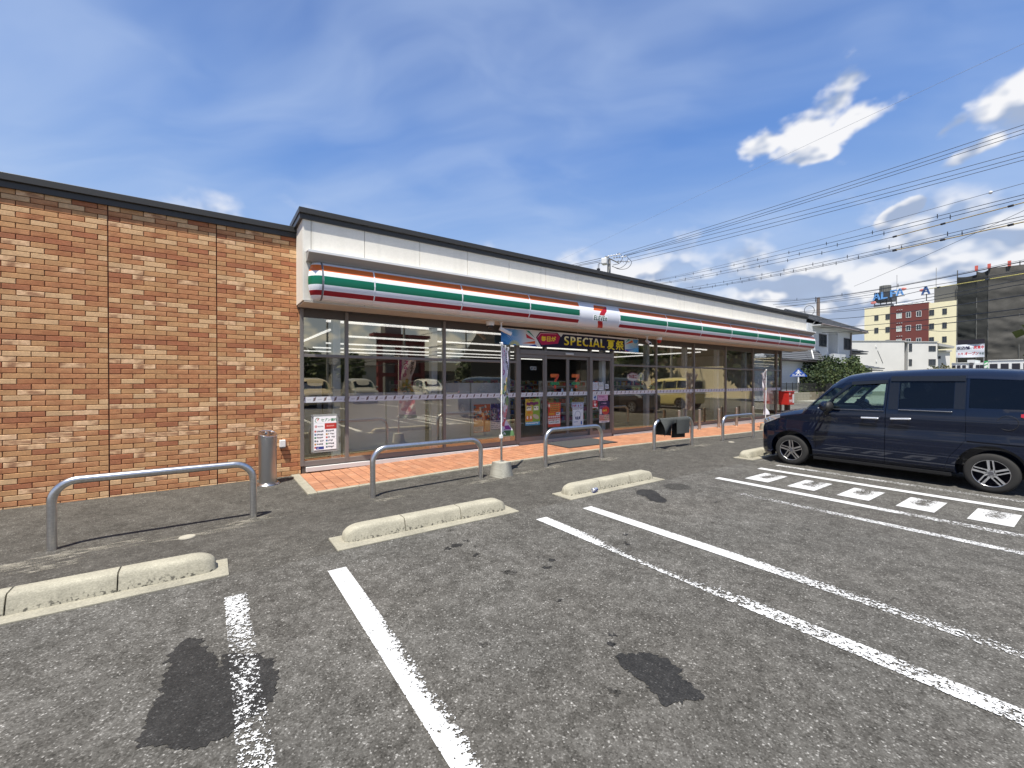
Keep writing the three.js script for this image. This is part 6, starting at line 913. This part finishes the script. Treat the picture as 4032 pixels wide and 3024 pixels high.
{
  // long white apartment block, square to the line of sight
  const fx = 0.8161, fz = 0.5779, d = 75, P = (u) => [u * fx + d * fz, 8.4 + u * fz - d * fx], U = (j) => (1416 + 0.27125 * j) * 0.04459, V = (j) => 1.525 + (450 - 0.27125 * j) * 0.04459 + 0.3, u0 = U(200), [bx, bz] = P(u0);
  const t = block('white_apartments', 'white flat roofed apartment block with a dark vertical recess in front of the hotel', [bx, -0.3, bz], -0.6161), X = (j) => U(j) - u0;
  const w = std(0xffffff, 0.8, { map: tex(256, 256, (u, v) => { const k = 1 + 0.08 * (tfbm(u, v, 5, 3, 4) - 0.5); return [216 * k, 214 * k, 210 * k]; }) }), wu = (g) => metreUV(g, 0.1);
  obj('wall', [wu(box(X(-330), X(472), 0, V(1082), -9, 0)), wu(box(X(472), X(524), 0, V(1100), -9, -0.9)), wu(box(X(524), X(950), 0, V(1096), -9, 0.0)), wu(box(X(950), X(1010), 0, V(1130), -9, -0.6)), wu(box(X(1010), X(1260), 0, V(1225), -9, -1.5))], w, t); obj('roof_edge', [box(X(-330), X(476), V(1082), V(1072), -9, 0.1), box(X(470), X(960), V(1096), V(1084), -9, 0.12), box(X(1005), X(1262), V(1225), V(1205), -9, -1.2)], std(rgb(0.45, 0.45, 0.45), 0.7), t);
  obj('recess', box(X(474), X(520), 0.3, V(1110), -0.899, -0.7), std(rgb(0.10, 0.09, 0.095), 0.7), t); obj('canopy', [prism([[X(950), V(1110)], [X(950), V(1150)], [X(1165), V(1185)], [X(1175), V(1155)]], -2.5, 0.3)], std(rgb(0.38, 0.38, 0.37), 0.7), t);
  for (const [a, b, c, e] of [[535, 580, 1118, 1230], [535, 580, 1342, 1438], [822, 924, 1150, 1226], [822, 924, 1342, 1432], [1060, 1120, 1290, 1330]]) windowAt(t, (X(a) + X(b)) / 2, (V(c) + V(e)) / 2, X(b) - X(a), V(c) - V(e), a > 1000 ? -1.5 : 0);
  for (const [a, b] of [[58, 1158], [62, 1372]]) obj('wall_vent', box(X(a - 6), X(a + 6), V(b + 8), V(b - 8), 0, 0.15), M.white, t); obj('wall_cable', [rod([X(80), V(1215), 0.05], [X(160), V(1400), 0.05], 0.03)], M.grey, t);
}
{
  // building wrapped in scaffold netting: face towards -x
  const t = block('netted_building', 'building wrapped in dark scaffold netting at the right edge', [70, -0.3, 12], -Math.PI / 2), S = (z) => z - 12, V = (y) => y + 0.3;
  const net = (a, b, y0, y1, dz, c, seed, sag) => { const g = gridGeo(60, 60, (u, v) => { const x = lerp(S(a), S(b), u), y = lerp(V(y0), V(y1), v); const fold = 0.09 * fbm(x * 0.6, y * 1.6 + x * 0.5, seed, 4) + 0.45 * Math.max(0, fbm(x * 0.5 + y * 0.55, seed, y * 0.9, 3)) * smooth(0.55, 0.1, Math.abs(v - 0.22) + 0.1) + 0.04 * Math.sin(y * 3.4); return [x, y - sag * Math.sin(u * Math.PI) * v, dz + fold]; }, (u, v) => [u * (b - a) * 0.4, v * (y1 - y0) * 0.4]); return obj('netting', g, new THREE.MeshStandardMaterial({ color: c, roughness: 0.9, side: THREE.DoubleSide, map: netT }), t); };
  const netT = tex(256, 256, (u, v) => { const k = 190 + 40 * (tfbm(u, v, 6, 3, 4) - 0.5) + ((u * 64) % 1 < 0.3 || (v * 64) % 1 < 0.3 ? -30 : 10); return [k, k, k]; });
  obj('wall', box(S(-1.9), S(24), 0, V(13.2), -12, -0.4), std(rgb(0.12, 0.12, 0.115), 0.9), t);
  net(-2.15, -0.6, 3.4, 13.4, 0.1, rgb(0.055, 0.06, 0.055), 3.1, 0.1); net(-0.6, 0.28, 3.4, 13.75, 0.14, rgb(0.08, 0.082, 0.075), 7.3, 0.2); net(0.28, 8, 3.3, 13.9, 0.2, rgb(0.20, 0.19, 0.17), 9.9, 0.15); net(8, 24, 3.3, 13.9, 0.2, rgb(0.20, 0.19, 0.17), 12.9, 0.15);
  obj('scaffold_pole', [-2.12, -0.6, 0.28, 2.5, 5, 8].map((z) => rod([S(z), 0, 0.32], [S(z), V(14.2), 0.0], 0.045)), std(rgb(0.12, 0.12, 0.11), 0.6), t); obj('marker_cap', [-0.6, 0.35, 1.8].map((z) => box(S(z) - 0.12, S(z) + 0.12, V(13.8), V(14.35), 0.25, 0.4)), std(rgb(0.6, 0.12, 0.09), 0.6), t);
  const b = thing('site_banner', 'white banner with red and black lettering hung before the netted building', 'banner', [67.6, 4.1, -0.75], -Math.PI / 2);
  obj('banner_sheet', gridGeo(12, 6, (u, v) => [lerp(-1.08, 1.06, u), lerp(0.0, 1.42, v), 0.06 * Math.sin(u * 7) + 0.03 * Math.sin(v * 9 + u * 4)]), std(0xffffff, 0.8, { side: THREE.DoubleSide, map: canvasTex(512, 340, (g, W, h) => { g.fillStyle = '#dcdee6'; g.fillRect(0, 0, W, h); jp(g, '仮店舗', 18, 50, 82, '#2c2a45', 13, false, 0.9); jp(g, 'にて', 246, 82, 44, '#2c2a45', 7); jp(g, '営業中', 320, 46, 78, '#c02f3c', 12, false, 0.76); g.font = 'bold 70px sans-serif'; g.fillStyle = '#b03440'; g.fillText('9', 34, 270); jp(g, '月', 84, 216, 52, '#b03440', 8); jp(g, 'オープン', 156, 200, 80, '#b8303c', 13, false, 0.76); jp(g, '予定', 412, 220, 56, '#3a5450', 8, false, 0.8); }) }), b);
  obj('head_panel', box(-0.98, 1.06, 1.46, 1.92, -0.02, 0.02), std(0xffffff, 0.7, { map: canvasTex(512, 116, (g, W, h) => { g.fillStyle = '#1d1826'; g.fillRect(0, 0, W, h); jp(g, 'セブン', 26, 40, 58, '#c8b03a', 9, false, 0.9); g.fillStyle = '#8c2a2a'; g.fillRect(200, 40, 80, 56); g.fillStyle = '#b9b9c0'; g.fillRect(300, 34, 120, 60); }) }), b);
  obj('banner_leg', [rod([-1.0, -4.4, -0.05], [-1.0, 1.9, -0.05], 0.05), rod([1.0, -4.4, -0.05], [1.0, 1.9, -0.05], 0.05)], M.grey, b);
}
{
  // white temporary shop with a long row of windows
  const t = block('temporary_shop', 'low white temporary building with a row of dark windows and a green striped panel', [60, -0.3, 5], -Math.PI / 2), S = (z) => z - 5, V = (y) => y + 0.3, wh = std(rgb(0.74, 0.75, 0.76), 0.5);
  obj('wall', [box(S(1.45), S(16), 0, V(3.45), -3, 0), box(S(-0.98), S(1.2), 0, V(3.28), -3, -0.02), box(S(0.1), S(0.58), V(3.28), V(3.57), -3, 0.06)], wh, t); obj('roof_edge', [box(S(1.45), S(16), V(3.45), V(3.5), -3, 0.06), box(S(-1.0), S(0.08), V(3.28), V(3.33), -3, 0.04)], M.white, t);
  const g = obj('green_panel', box(S(1.2), S(1.45), 0, V(3.43), -3, 0.05), std(rgb(0.05, 0.36, 0.12), 0.5), t); obj('white_stripe', [[2.7, 3.0], [3.05, 3.25]].map(([a, b]) => prism([[S(1.22), V(a)], [S(1.43), V(a + 0.12)], [S(1.43), V(b + 0.08)], [S(1.22), V(b - 0.06)]], 0.051, 0.056)), M.white, g);
  const dg = std(rgb(0.03, 0.03, 0.04), 0.15); for (let i = 0; i < 16; i++) { const z = 1.8 + i * 0.68; const f = obj('window', rbox(S(z - 0.25), S(z + 0.25), V(2.2), V(3.15), -0.1, 0.03, 0.03, 1), greyFrame, t); obj('pane', rbox(S(z - 0.22), S(z + 0.22), V(2.24), V(3.11), 0.0, 0.036, 0.002, 1), dg, f); } for (const z of [-0.82, -0.48, -0.12, 0.36, 0.78, 1.04]) { const f = obj('window', rbox(S(z - 0.12), S(z + 0.12), V(2.2), V(z === 0.36 ? 3.3 : 3.08), -0.1, 0.03 + (z === 0.36 ? 0.05 : 0), 0.02, 1), greyFrame, t); obj('pane', rbox(S(z - 0.1), S(z + 0.1), V(2.24), V(3.05), 0.0, 0.036 + (z === 0.36 ? 0.05 : 0), 0.002, 1), dg, f); }
}
// ---------- trees: trunk with limbs, crown of many small leaves ----------
const leafBase = (() => { const g = new THREE.BufferGeometry(); g.setAttribute('position', new THREE.Float32BufferAttribute([0, 0, 0, 0.5, 0.5, 0.1, 0, 1, 0, 0, 0, 0, 0, 1, 0, -0.5, 0.5, 0.1], 3)); g.computeVertexNormals(); return g; })();
function tree(label, [x, y, z], lobes, leaf, n, colors, seed, trunkH = 1.5, name = 'garden_tree') {
  const r = rng(seed), t = thing(name, label, name === 'garden_tree' ? 'tree' : 'shrub', [x, y, z]), limbs = [];
  limbs.push(rod([0, 0, 0], [0.1, trunkH, 0], 0.09)); for (const [a, b, c, R] of lobes) limbs.push(rod([0.05, trunkH * 0.6, 0], [a, b, c], 0.035), rod([a, b, c], [a + (r() - 0.5) * R, b + R * 0.6, c + (r() - 0.5) * R], 0.018));
  obj('trunk', limbs, std(rgb(0.09, 0.065, 0.045), 0.9), t);
  const geos = colors.map(() => []), m4 = new THREE.Matrix4(), q = new THREE.Quaternion(), e = new THREE.Euler();
  for (const [a, b, c, R, k = 1] of lobes) { const clumps = []; for (let i = 0; i < 26; i++) { const th = r() * 6.283, ph = Math.acos(2 * r() - 1), rr = R * (0.55 + 0.5 * r()); clumps.push([a + rr * Math.sin(ph) * Math.cos(th) * 1.1, b + rr * Math.cos(ph) * 0.8, c + rr * Math.sin(ph) * Math.sin(th), R * (0.16 + 0.2 * r()), Math.floor(r() * colors.length)]); }
    for (let i = 0; i < n * k; i++) { const [ca, cb, cc, cr, ci] = clumps[Math.floor(r() * 26)], d = () => (r() + r() + r() - 1.5) * 1.15 * cr; e.set(r() * 6, r() * 6, r() * 6); q.setFromEuler(e); const s = leaf * (0.6 + 0.8 * r()); m4.compose(new THREE.Vector3(ca + d(), cb + d(), cc + d()), q, new THREE.Vector3(s, s * 1.3, s)); geos[r() < 0.75 ? ci : Math.floor(r() * colors.length)].push(leafBase.clone().applyMatrix4(m4)); } }
  geos.forEach((g, i) => { if (g.length) obj('crown', g, new THREE.MeshPhysicalMaterial({ color: rgb(...colors[i]), roughness: 0.75, transmission: 0.25, thickness: 0, side: THREE.DoubleSide }), t); });
  return t;
}
const greens = [[0.035, 0.065, 0.018], [0.055, 0.09, 0.022], [0.022, 0.04, 0.014], [0.085, 0.11, 0.03]];
tree('dark green rounded garden tree behind the slatted fence', [45.3, -0.1, -7.1], [[-2.4, 1.5, 0.2, 1.3], [-1.2, 2.3, 0.1, 1.2], [0.2, 3.0, 0, 1.15], [1.2, 2.2, 0.1, 1.3], [0, 1.7, 0.4, 1.4], [2.6, 1.5, 0, 1.2]], 0.17, 900, greens, 5);
tree('lighter yellow green garden tree right of the dark one', [52.8, -0.1, -7.1], [[-0.6, 3.0, 0, 1.15], [0.6, 2.6, 0, 1.25], [1.8, 1.9, 0, 1.3], [-1.6, 1.9, 0, 1.2], [3.2, 1.5, 0, 1.1], [4.8, 1.4, 0, 1.0]], 0.17, 800, [[0.08, 0.12, 0.03], [0.06, 0.1, 0.025], [0.11, 0.14, 0.035], [0.035, 0.06, 0.018]], 9);
tree('low yellow green shrub before the apartment block', [57.5, -0.3, -1.6], [[0, 2.5, 0, 0.75], [0.9, 2.65, 0.4, 0.75], [-0.8, 2.3, -0.3, 0.6], [1.5, 2.4, 0.7, 0.6]], 0.15, 500, [[0.12, 0.11, 0.035], [0.09, 0.095, 0.03], [0.06, 0.07, 0.02]], 12, 1.4, 'garden_shrub');
// ---------- poles and overhead lines ----------
// a point at a given depth in front of where the photographer stood, from photograph pixels
const eye = camera.position.clone(); camera.updateMatrixWorld();
const axR = new THREE.Vector3().setFromMatrixColumn(camera.matrixWorld, 0), axU = new THREE.Vector3().setFromMatrixColumn(camera.matrixWorld, 1), axF = new THREE.Vector3().setFromMatrixColumn(camera.matrixWorld, 2).negate();
const at = (px, py, d) => eye.clone().addScaledVector(axF, d).addScaledVector(axR, (px - 2016) / 1682 * d).addScaledVector(axU, -(py - 1512) / 1682 * d);
const N = (x, y, d) => at(2250 + x * 0.27125, 900 + y * 0.27125, d);
const polegrey = std(rgb(0.33, 0.32, 0.30), 0.8), cable = std(rgb(0.02, 0.022, 0.03), 0.6), white2 = std(rgb(0.7, 0.7, 0.7), 0.3);
{
  const top = N(545, 430, 34), [x, , z] = top.toArray(), t = thing('utility_pole', 'concrete utility pole with switch box and white insulators rising behind the shop roof', 'utility pole', [x, -0.3, z]);
  const L = (p) => [p.x - x, p.y + 0.3, p.z - z];
  obj('pole', cyl(0.2, 0.13, top.y + 0.2, 0, 0, 0, 18), polegrey, t);
  const a = N(495, 405, 33.4), dir = new THREE.Vector3(0.961, 0, -0.277), b = a.clone().addScaledVector(dir, 2.1); obj('cross_arm', [rod(L(a), L(b), 0.06, 4), rod(L(a.clone().add(new THREE.Vector3(0, -0.12, 0.2))), L(b.clone().add(new THREE.Vector3(0, -0.12, 0.2))), 0.05, 4), rod(L(a.clone().lerp(b, 0.1)), [0, top.y - 0.9, 0], 0.025)], polegrey, t);
  const sw = N(482, 478, 33.6); obj('switch_box', (() => { const g = new RoundedBoxGeometry(0.55, 0.5, 0.45, 2, 0.08); g.rotateY(0.5); g.translate(...L(sw)); return g; })(), white2, t); obj('drop_cable', [[395, 415], [408, 430]].map(([u, v]) => new THREE.TubeGeometry(new THREE.CatmullRomCurve3([[440, 500], [u, 510], [u - 8, 590]].map(([q, w]) => new THREE.Vector3(...L(N(q, w, 33.4))))), 16, 0.018, 6)), cable, t); obj('cable_joint', (() => { const g = new THREE.BoxGeometry(0.22, 0.18, 0.15); g.translate(...L(N(392, 597, 33.4))); return g; })(), M.black, t);
  const bead = (p, q) => { const out = []; for (let i = 0; i < 5; i++) { const c = p.clone().lerp(q, (i + 0.5) / 5), s = new THREE.SphereGeometry(0.075, 10, 8); s.scale(0.8, 1, 0.8); s.translate(...L(c)); out.push(s); } out.push(rod(L(p), L(q), 0.025)); return out; };
  obj('insulator', bead(N(520, 405, 33.6), N(715, 372, 33.8)), white2, t); obj('insulator', bead(N(600, 425, 33.8), N(800, 405, 34)), white2, t); obj('insulator', bead(N(660, 475, 34), N(850, 478, 34.2)), white2, t);
  obj('jumper_loop', [[[640, 395], [690, 355], [740, 420], [700, 500], [600, 530]], [[760, 390], [820, 420], [800, 500], [700, 575], [590, 550]], [[830, 430], [872, 490], [820, 570], [700, 590], [590, 545]]].map((l) => new THREE.TubeGeometry(new THREE.CatmullRomCurve3(l.map(([q, w]) => new THREE.Vector3(...L(N(q, w, 34))))), 40, 0.02, 6)), cable, t);
  const p2 = at(3222, 1172, 60), t2 = thing('utility_pole', 'plain brown pole rising behind the white house', 'utility pole', [p2.x, -0.3, p2.z]); obj('pole', cyl(0.24, 0.2, p2.y + 0.3, 0, 0, 0, 14), std(rgb(0.16, 0.12, 0.1), 0.8), t2); obj('bird_spike', [rod([-0.9, p2.y - 0.4, 0], [-0.9, p2.y + 0.3, 0], 0.05)], cable, t2);
}
{
  // each line: two ends, sag, radius, kind
  const run = (label, a, b, sag, r, o = {}) => {
    const A = new THREE.Vector3(...a), B = new THREE.Vector3(...b), ext = o.ext ?? 1.9, E = A.clone().lerp(B, ext), mid = A.clone().add(E).multiplyScalar(0.5), t = thing('power_line', label, 'power line', mid.toArray(), 0, 'overhead power and telephone lines'), pts = [];
    const P = (k) => { const p = A.clone().lerp(B, k); p.y -= sag * (1 - (2 * Math.min(k, 1) - 1) ** 2); return p.sub(mid); };
    for (let i = 0; i <= 30; i++) pts.push(P(ext * i / 30));
    obj('wire', new THREE.TubeGeometry(new THREE.CatmullRomCurve3(pts), 60, r, 5), o.m ?? cable, t);
    if (o.spikes) obj('bird_spike', o.spikes.map((k) => { const p = P(k); return rod([p.x, p.y - 0.10, p.z], [p.x, p.y + 0.11, p.z], 0.019, 5); }), cable, t);
    if (o.sleeves) obj('sleeve', o.sleeves.map((k) => { const p = P(k), q = P(k + 0.035); return rod(p.toArray(), q.toArray(), r * 2.1, 8); }), cable, t);
    if (o.ball) { const p = P(o.ball), g = new THREE.SphereGeometry(0.07, 12, 8); g.translate(...p.toArray()); obj('marker_ball', g, white2, t); }
    return t;
  };
  const W = [['topmost', 26.79, 11.68, -14.38, 31.17, 13.53, 5.86], ['second', 26.99, 11.55, -14.23, 31.17, 13.32, 5.86], ['third', 27.13, 11.49, -14.14, 31.17, 13.13, 5.86], ['fourth', 26.95, 11.49, -14.26, 31.16, 12.29, 5.87], ['fifth', 27.59, 11.39, -14.18, 31.16, 12.06, 5.87], ['lowest', 27.92, 11.22, -14.31, 31.16, 11.88, 5.87]];
  for (const [n, ...p] of W) run(`${n} of six lines running right from the pole behind the shop roof`, p.slice(0, 3), p.slice(3), 0.12, 0.014);
  [[25.1, 11.16, -14.96, 38.64, 17.02, -37.9], [25.05, 10.97, -14.99, 38.64, 16.94, -37.9], [25.05, 10.86, -14.99, 38.64, 16.87, -37.89]].forEach((p, i) => run(`${['upper', 'middle', 'lower'][i]} of three lines running left from the pole behind the shop roof`, p.slice(0, 3), p.slice(3), 0, 0.02, { ext: 1.3 }));
  const sp = [0.1, 0.19, 0.28, 0.36, 0.45, 0.53, 0.62, 0.71, 0.8, 0.9], yel = std(rgb(0.34, 0.25, 0.09), 0.6), yel2 = std(rgb(0.55, 0.47, 0.12), 0.6);
  run('thin grey line with a small white ball above the spiked lines', [39.99, 12.6, -22.2], [28.04, 9.87, 6.13], 0.25, 0.011, { ball: 0.965, m: std(rgb(0.12, 0.13, 0.16), 0.6) });
  run('upper line of the upper trio with bird spikes', [39.99, 12.58, -22.2], [28.04, 9.39, 6.13], 0.25, 0.014, { spikes: sp }); run('middle line of the upper trio with bird spikes', [40.68, 12.35, -21.7], [28.04, 9.23, 6.13], 0.25, 0.014, { spikes: sp.map((k) => k + 0.015) });
  run('lower line of the upper trio ending in a yellow sleeve', [40.92, 12.35, -21.54], [28.75, 8.94, 1.74], 0.2, 0.014, { spikes: sp.slice(0, 8).map((k) => k * 1.15 + 0.02), ext: 1 }); run('yellow and black sleeved line, upper of two', [28.75, 8.94, 1.74], [27.26, 8.84, 6.2], 0, 0.022, { m: yel, sleeves: [0.0, 0.42, 0.9, 1.4], ext: 4 });
  run('upper line of the lower trio with bird spikes', [40.32, 11.19, -18.27], [27.41, 8.33, 6.19], 0.25, 0.013, { spikes: sp }); run('middle line of the lower trio with bird spikes', [40.76, 11.06, -17.96], [27.41, 8.19, 6.19], 0.25, 0.013, { spikes: sp.map((k) => k + 0.02) });
  run('lower line of the lower trio ending in a yellow sleeve', [40.76, 11.03, -17.96], [28.75, 8.23, 1.74], 0.2, 0.014, { spikes: sp.slice(0, 8).map((k) => k * 1.15 + 0.03), ext: 1 }); run('yellow and black sleeved line, lower of two', [28.75, 8.23, 1.74], [26.95, 7.97, 6.23], 0, 0.024, { m: yel, sleeves: [0.0, 0.42, 0.9, 1.4], ext: 4 });
  run('thick dark cable passing over the rooftop sign', [52.32, 10.81, -15.9], [28.03, 6.58, 6.15], 0.5, 0.022); run('thin lashing wire along the cable over the rooftop sign', [52.8, 11.04, -15.56], [28.03, 6.65, 6.15], 0.55, 0.009, { spikes: [0.3, 0.55, 0.75] });
  run('dark cable leading to the yellow line across the netted building', [58.61, 9.96, -13.89], [41.33, 8.01, 0.85], 0.25, 0.02, { ext: 1 }); run('yellow line across the netted building', [41.33, 8.01, 0.85], [29.58, 6.3, 6.03], 0, 0.024, { m: yel2, sleeves: [0.12, 0.7], ext: 2.2 });
  run('upper dark cable under the yellow line', [58.74, 9.92, -13.8], [29.58, 6.06, 6.03], 0.4, 0.018); run('lower dark cable under the yellow line', [58.88, 9.85, -13.7], [29.58, 5.85, 6.03], 0.4, 0.018);
  run('highest of three thick cables crossing the white house roof', [51.37, 7.96, -10.43], [28.02, 5.15, 6.16], 0.25, 0.022); run('middle of three thick cables crossing the white house roof', [51.36, 7.09, -10.42], [28.02, 4.59, 6.16], 0.2, 0.02); run('lowest of three thick cables crossing the white house roof', [50.74, 6.5, -9.63], [28.02, 4.34, 6.16], 0.2, 0.022);
  run('short service wire dropping across the hotel windows', [40.02, 5.37, -0.06], [68.54, 7.18, -1.93], 0.2, 0.022, { ext: 1 }); run('thin steep wire rising from the cable to the upper right', [49.29, 10.4, -5.79], [34.27, 10.31, 5.63], 0.1, 0.012); run('faint thin wire high across the sky', [40.39, 18.58, -36.67], [30.26, 15.8, -7.06], 0, 0.007, { m: std(rgb(0.3, 0.33, 0.4), 0.6) });
  [[64.63, 12.23, -19.45, 75.37, 13.87, -11.86], [64.94, 11.97, -19.23, 75.37, 13.24, -11.85], [64.94, 11.77, -19.23, 46.71, 9.27, 4.65]].forEach((p, i) => run(`${['upper', 'middle', 'lower'][i]} thin line passing the brown pole`, p.slice(0, 3), p.slice(3), 0.1, 0.022, { ext: 1.1 }));
  const g = new THREE.TorusGeometry(0.55, 0.03, 8, 28), c = at(3187, 1222, 50), t = thing('cable_coil', 'coil of spare cable hanging on the lines left of the brown pole', 'cable coil', c.toArray(), -0.7); obj('coil', g, cable, t);
}
// ---------- what stands across the lot, seen only mirrored in the glass; dark house added ----------
{
  const t = thing('frame_tower', 'grey tower with dark red frames across the lot, mirrored in the second shop window', 'tower', [17.2, -0.1, 37]); const red = std(rgb(0.16, 0.02, 0.018), 0.6), gr = std(rgb(0.16, 0.16, 0.165), 0.8);
  obj('tower_wall', [box(-1.6, 0.2, 0, 7.8, 0.5, 2), box(0.2, 2.6, 0, 6.6, 0.9, 2.2)], gr, t); for (const x of [-2.6, -0.6, 0.9, 2.2]) obj('red_column', box(x, x + 0.5, 0, 6.4, -0.2, 0.4), red, t); for (const y of [2.1, 3.6, 5.6]) obj('red_beam', box(-2.6, 2.7, y, y + 0.4, -0.1, 0.3), red, t); obj('white_panel', [box(-0.1, 0.85, 2.5, 3.6, 0.1, 0.2), box(-0.1, 0.85, 4.0, 5.5, 0.1, 0.2), box(-2.05, -0.65, 4.2, 5.4, 0.1, 0.2)], M.white, t); obj('lattice', [rod([-0.1, 2.5, 0.05], [0.85, 3.6, 0.05], 0.06), rod([-0.1, 3.6, 0.05], [0.85, 2.5, 0.05], 0.06), rod([-0.1, 4, 0.05], [0.85, 5.5, 0.05], 0.06)], red, t); obj('red_roof', box(-3.2, 3.2, 6.4, 6.7, -0.6, 0.9), red, t);
  const s = thing('shop_row', 'cream shop row with red lettered fascia, mirrored in the third shop window', 'building', [36, -0.1, 50]); obj('wall', box(-14, 14, 0, 3.1, 0, 9), std(rgb(0.13, 0.12, 0.11), 0.8), s); obj('fascia', box(-14, 14, 3.1, 4.4, -0.4, 9), std(0xffffff, 0.7, { map: canvasTex(1024, 64, (g, w, h) => { g.fillStyle = '#cfc3a8'; g.fillRect(0, 0, w, h); const r = rng(2); for (let i = 0; i < 4; i++) { scribble(g, 60 + i * 240, 12, 120, 40, i % 2 ? '#7a6a58' : '#b3442c', r); } }) }), s); for (let i = 0; i < 9; i++) windowAt(s, -12.4 + i * 3.1, 1.4, 2.6, 2.4, 0);
  const dk = thing('added_dark_house', 'added dark house across the lot, put there to darken the reflections in the entrance doors', 'building', [31, -0.1, 29]); obj('wall', box(-5, 5, 0, 4.6, 0, 8), std(rgb(0.05, 0.045, 0.04), 0.8), dk); obj('roof', prism([[-0.8, 4.5], [4, 8], [8.8, 4.5]], -5.8, 5.8, 'x'), std(rgb(0.03, 0.03, 0.032), 0.7), dk); for (const q of [-2.6, 2.2]) windowAt(dk, q, 2.2, 1.8, 1.4, 0);  // added building, itself out of view, so the entrance panes mirror something dark
  const b = thing('beige_hall', 'beige walled hall with dark tiled upper part, mirrored right of the entrance', 'building', [40.2, -0.1, 34], -Math.PI / 2); obj('wall', box(-27, 28, 0, 3.05, -1, 0), std(rgb(0.68, 0.60, 0.44), 0.85), b); obj('upper_wall', [0, 1, 2, 3, 4, 5, 6].map((i) => box(-27, 28, 3.05 + i * 0.55, 3.6 + i * 0.55, -14, -2 - i * 0.35)), std(rgb(0.075, 0.058, 0.042), 0.7), b);
  for (const [x, z, h, n] of [[7.2, 40, 9.5, 'first'], [11.5, 46, 11, 'second'], [16, 33, 9.5, 'third'], [37.6, 17.2, 9, 'fourth'], [27, 40, 9, 'fifth']]) { const p = thing('street_pole', `${n} slim pole across the lot from the left, mirrored in the shop glass`, 'pole', [x, -0.1, z], 0, 'poles across the lot'); obj('pole', cyl(0.14, 0.1, h, 0, 0, 0, 10), polegrey, p); obj('pole_arm', [rod([0, h - 0.5, 0], [1.1, h - 0.4, 0], 0.05), rod([-0.5, h - 1.2, 0], [0.5, h - 1.2, 0], 0.04)], polegrey, p); }
  const base = tree('dark tree across the lot, mirrored low in the first window', [4, -0.1, 62], [[-1.5, 3.2, 0, 1.8], [0.6, 4.4, 0, 1.9], [1.6, 2.8, 0.2, 1.7]], 0.55, 260, greens, 33, 2, 'garden_tree');
  for (const [x, z, a, l] of [[12, 60, 1, 'dark tree across the lot, mirrored left of the red frames'], [19, 64, 2, 'dark tree across the lot, mirrored behind the red frames'], [29, 40, 3, 'dark tree across the lot, mirrored beside the shop row'], [37.2, 20.5, 4, 'slim tree before the beige hall, mirrored right of the entrance'], [37.4, 8.6, 5, 'tree before the beige hall, mirrored in the far windows']]) copyOf(base, 'garden_tree', l, [x, -0.1, z], a);
  const hl = thing('far_houses', 'row of low dark houses far across the lot, mirrored in the first window', 'building', [6, -0.2, 80]); obj('wall', [box(-20, -8, 0, 5, 0, 8), box(-4, 9, 0, 6, 0, 8), box(14, 26, 0, 5, 2, 9)], std(rgb(0.3, 0.29, 0.27), 0.8), hl); obj('roof', [prism([[-0.6, 5], [4, 7.2], [8.6, 5]], -20.6, -7.4, 'x'), prism([[-0.6, 6], [4, 8.4], [8.6, 6]], -4.6, 9.6, 'x'), prism([[1.4, 5], [5.5, 7.2], [9.6, 5]], 13.4, 26.6, 'x')], std(rgb(0.07, 0.07, 0.075), 0.7), hl);
}
renderer.render(scene, camera);
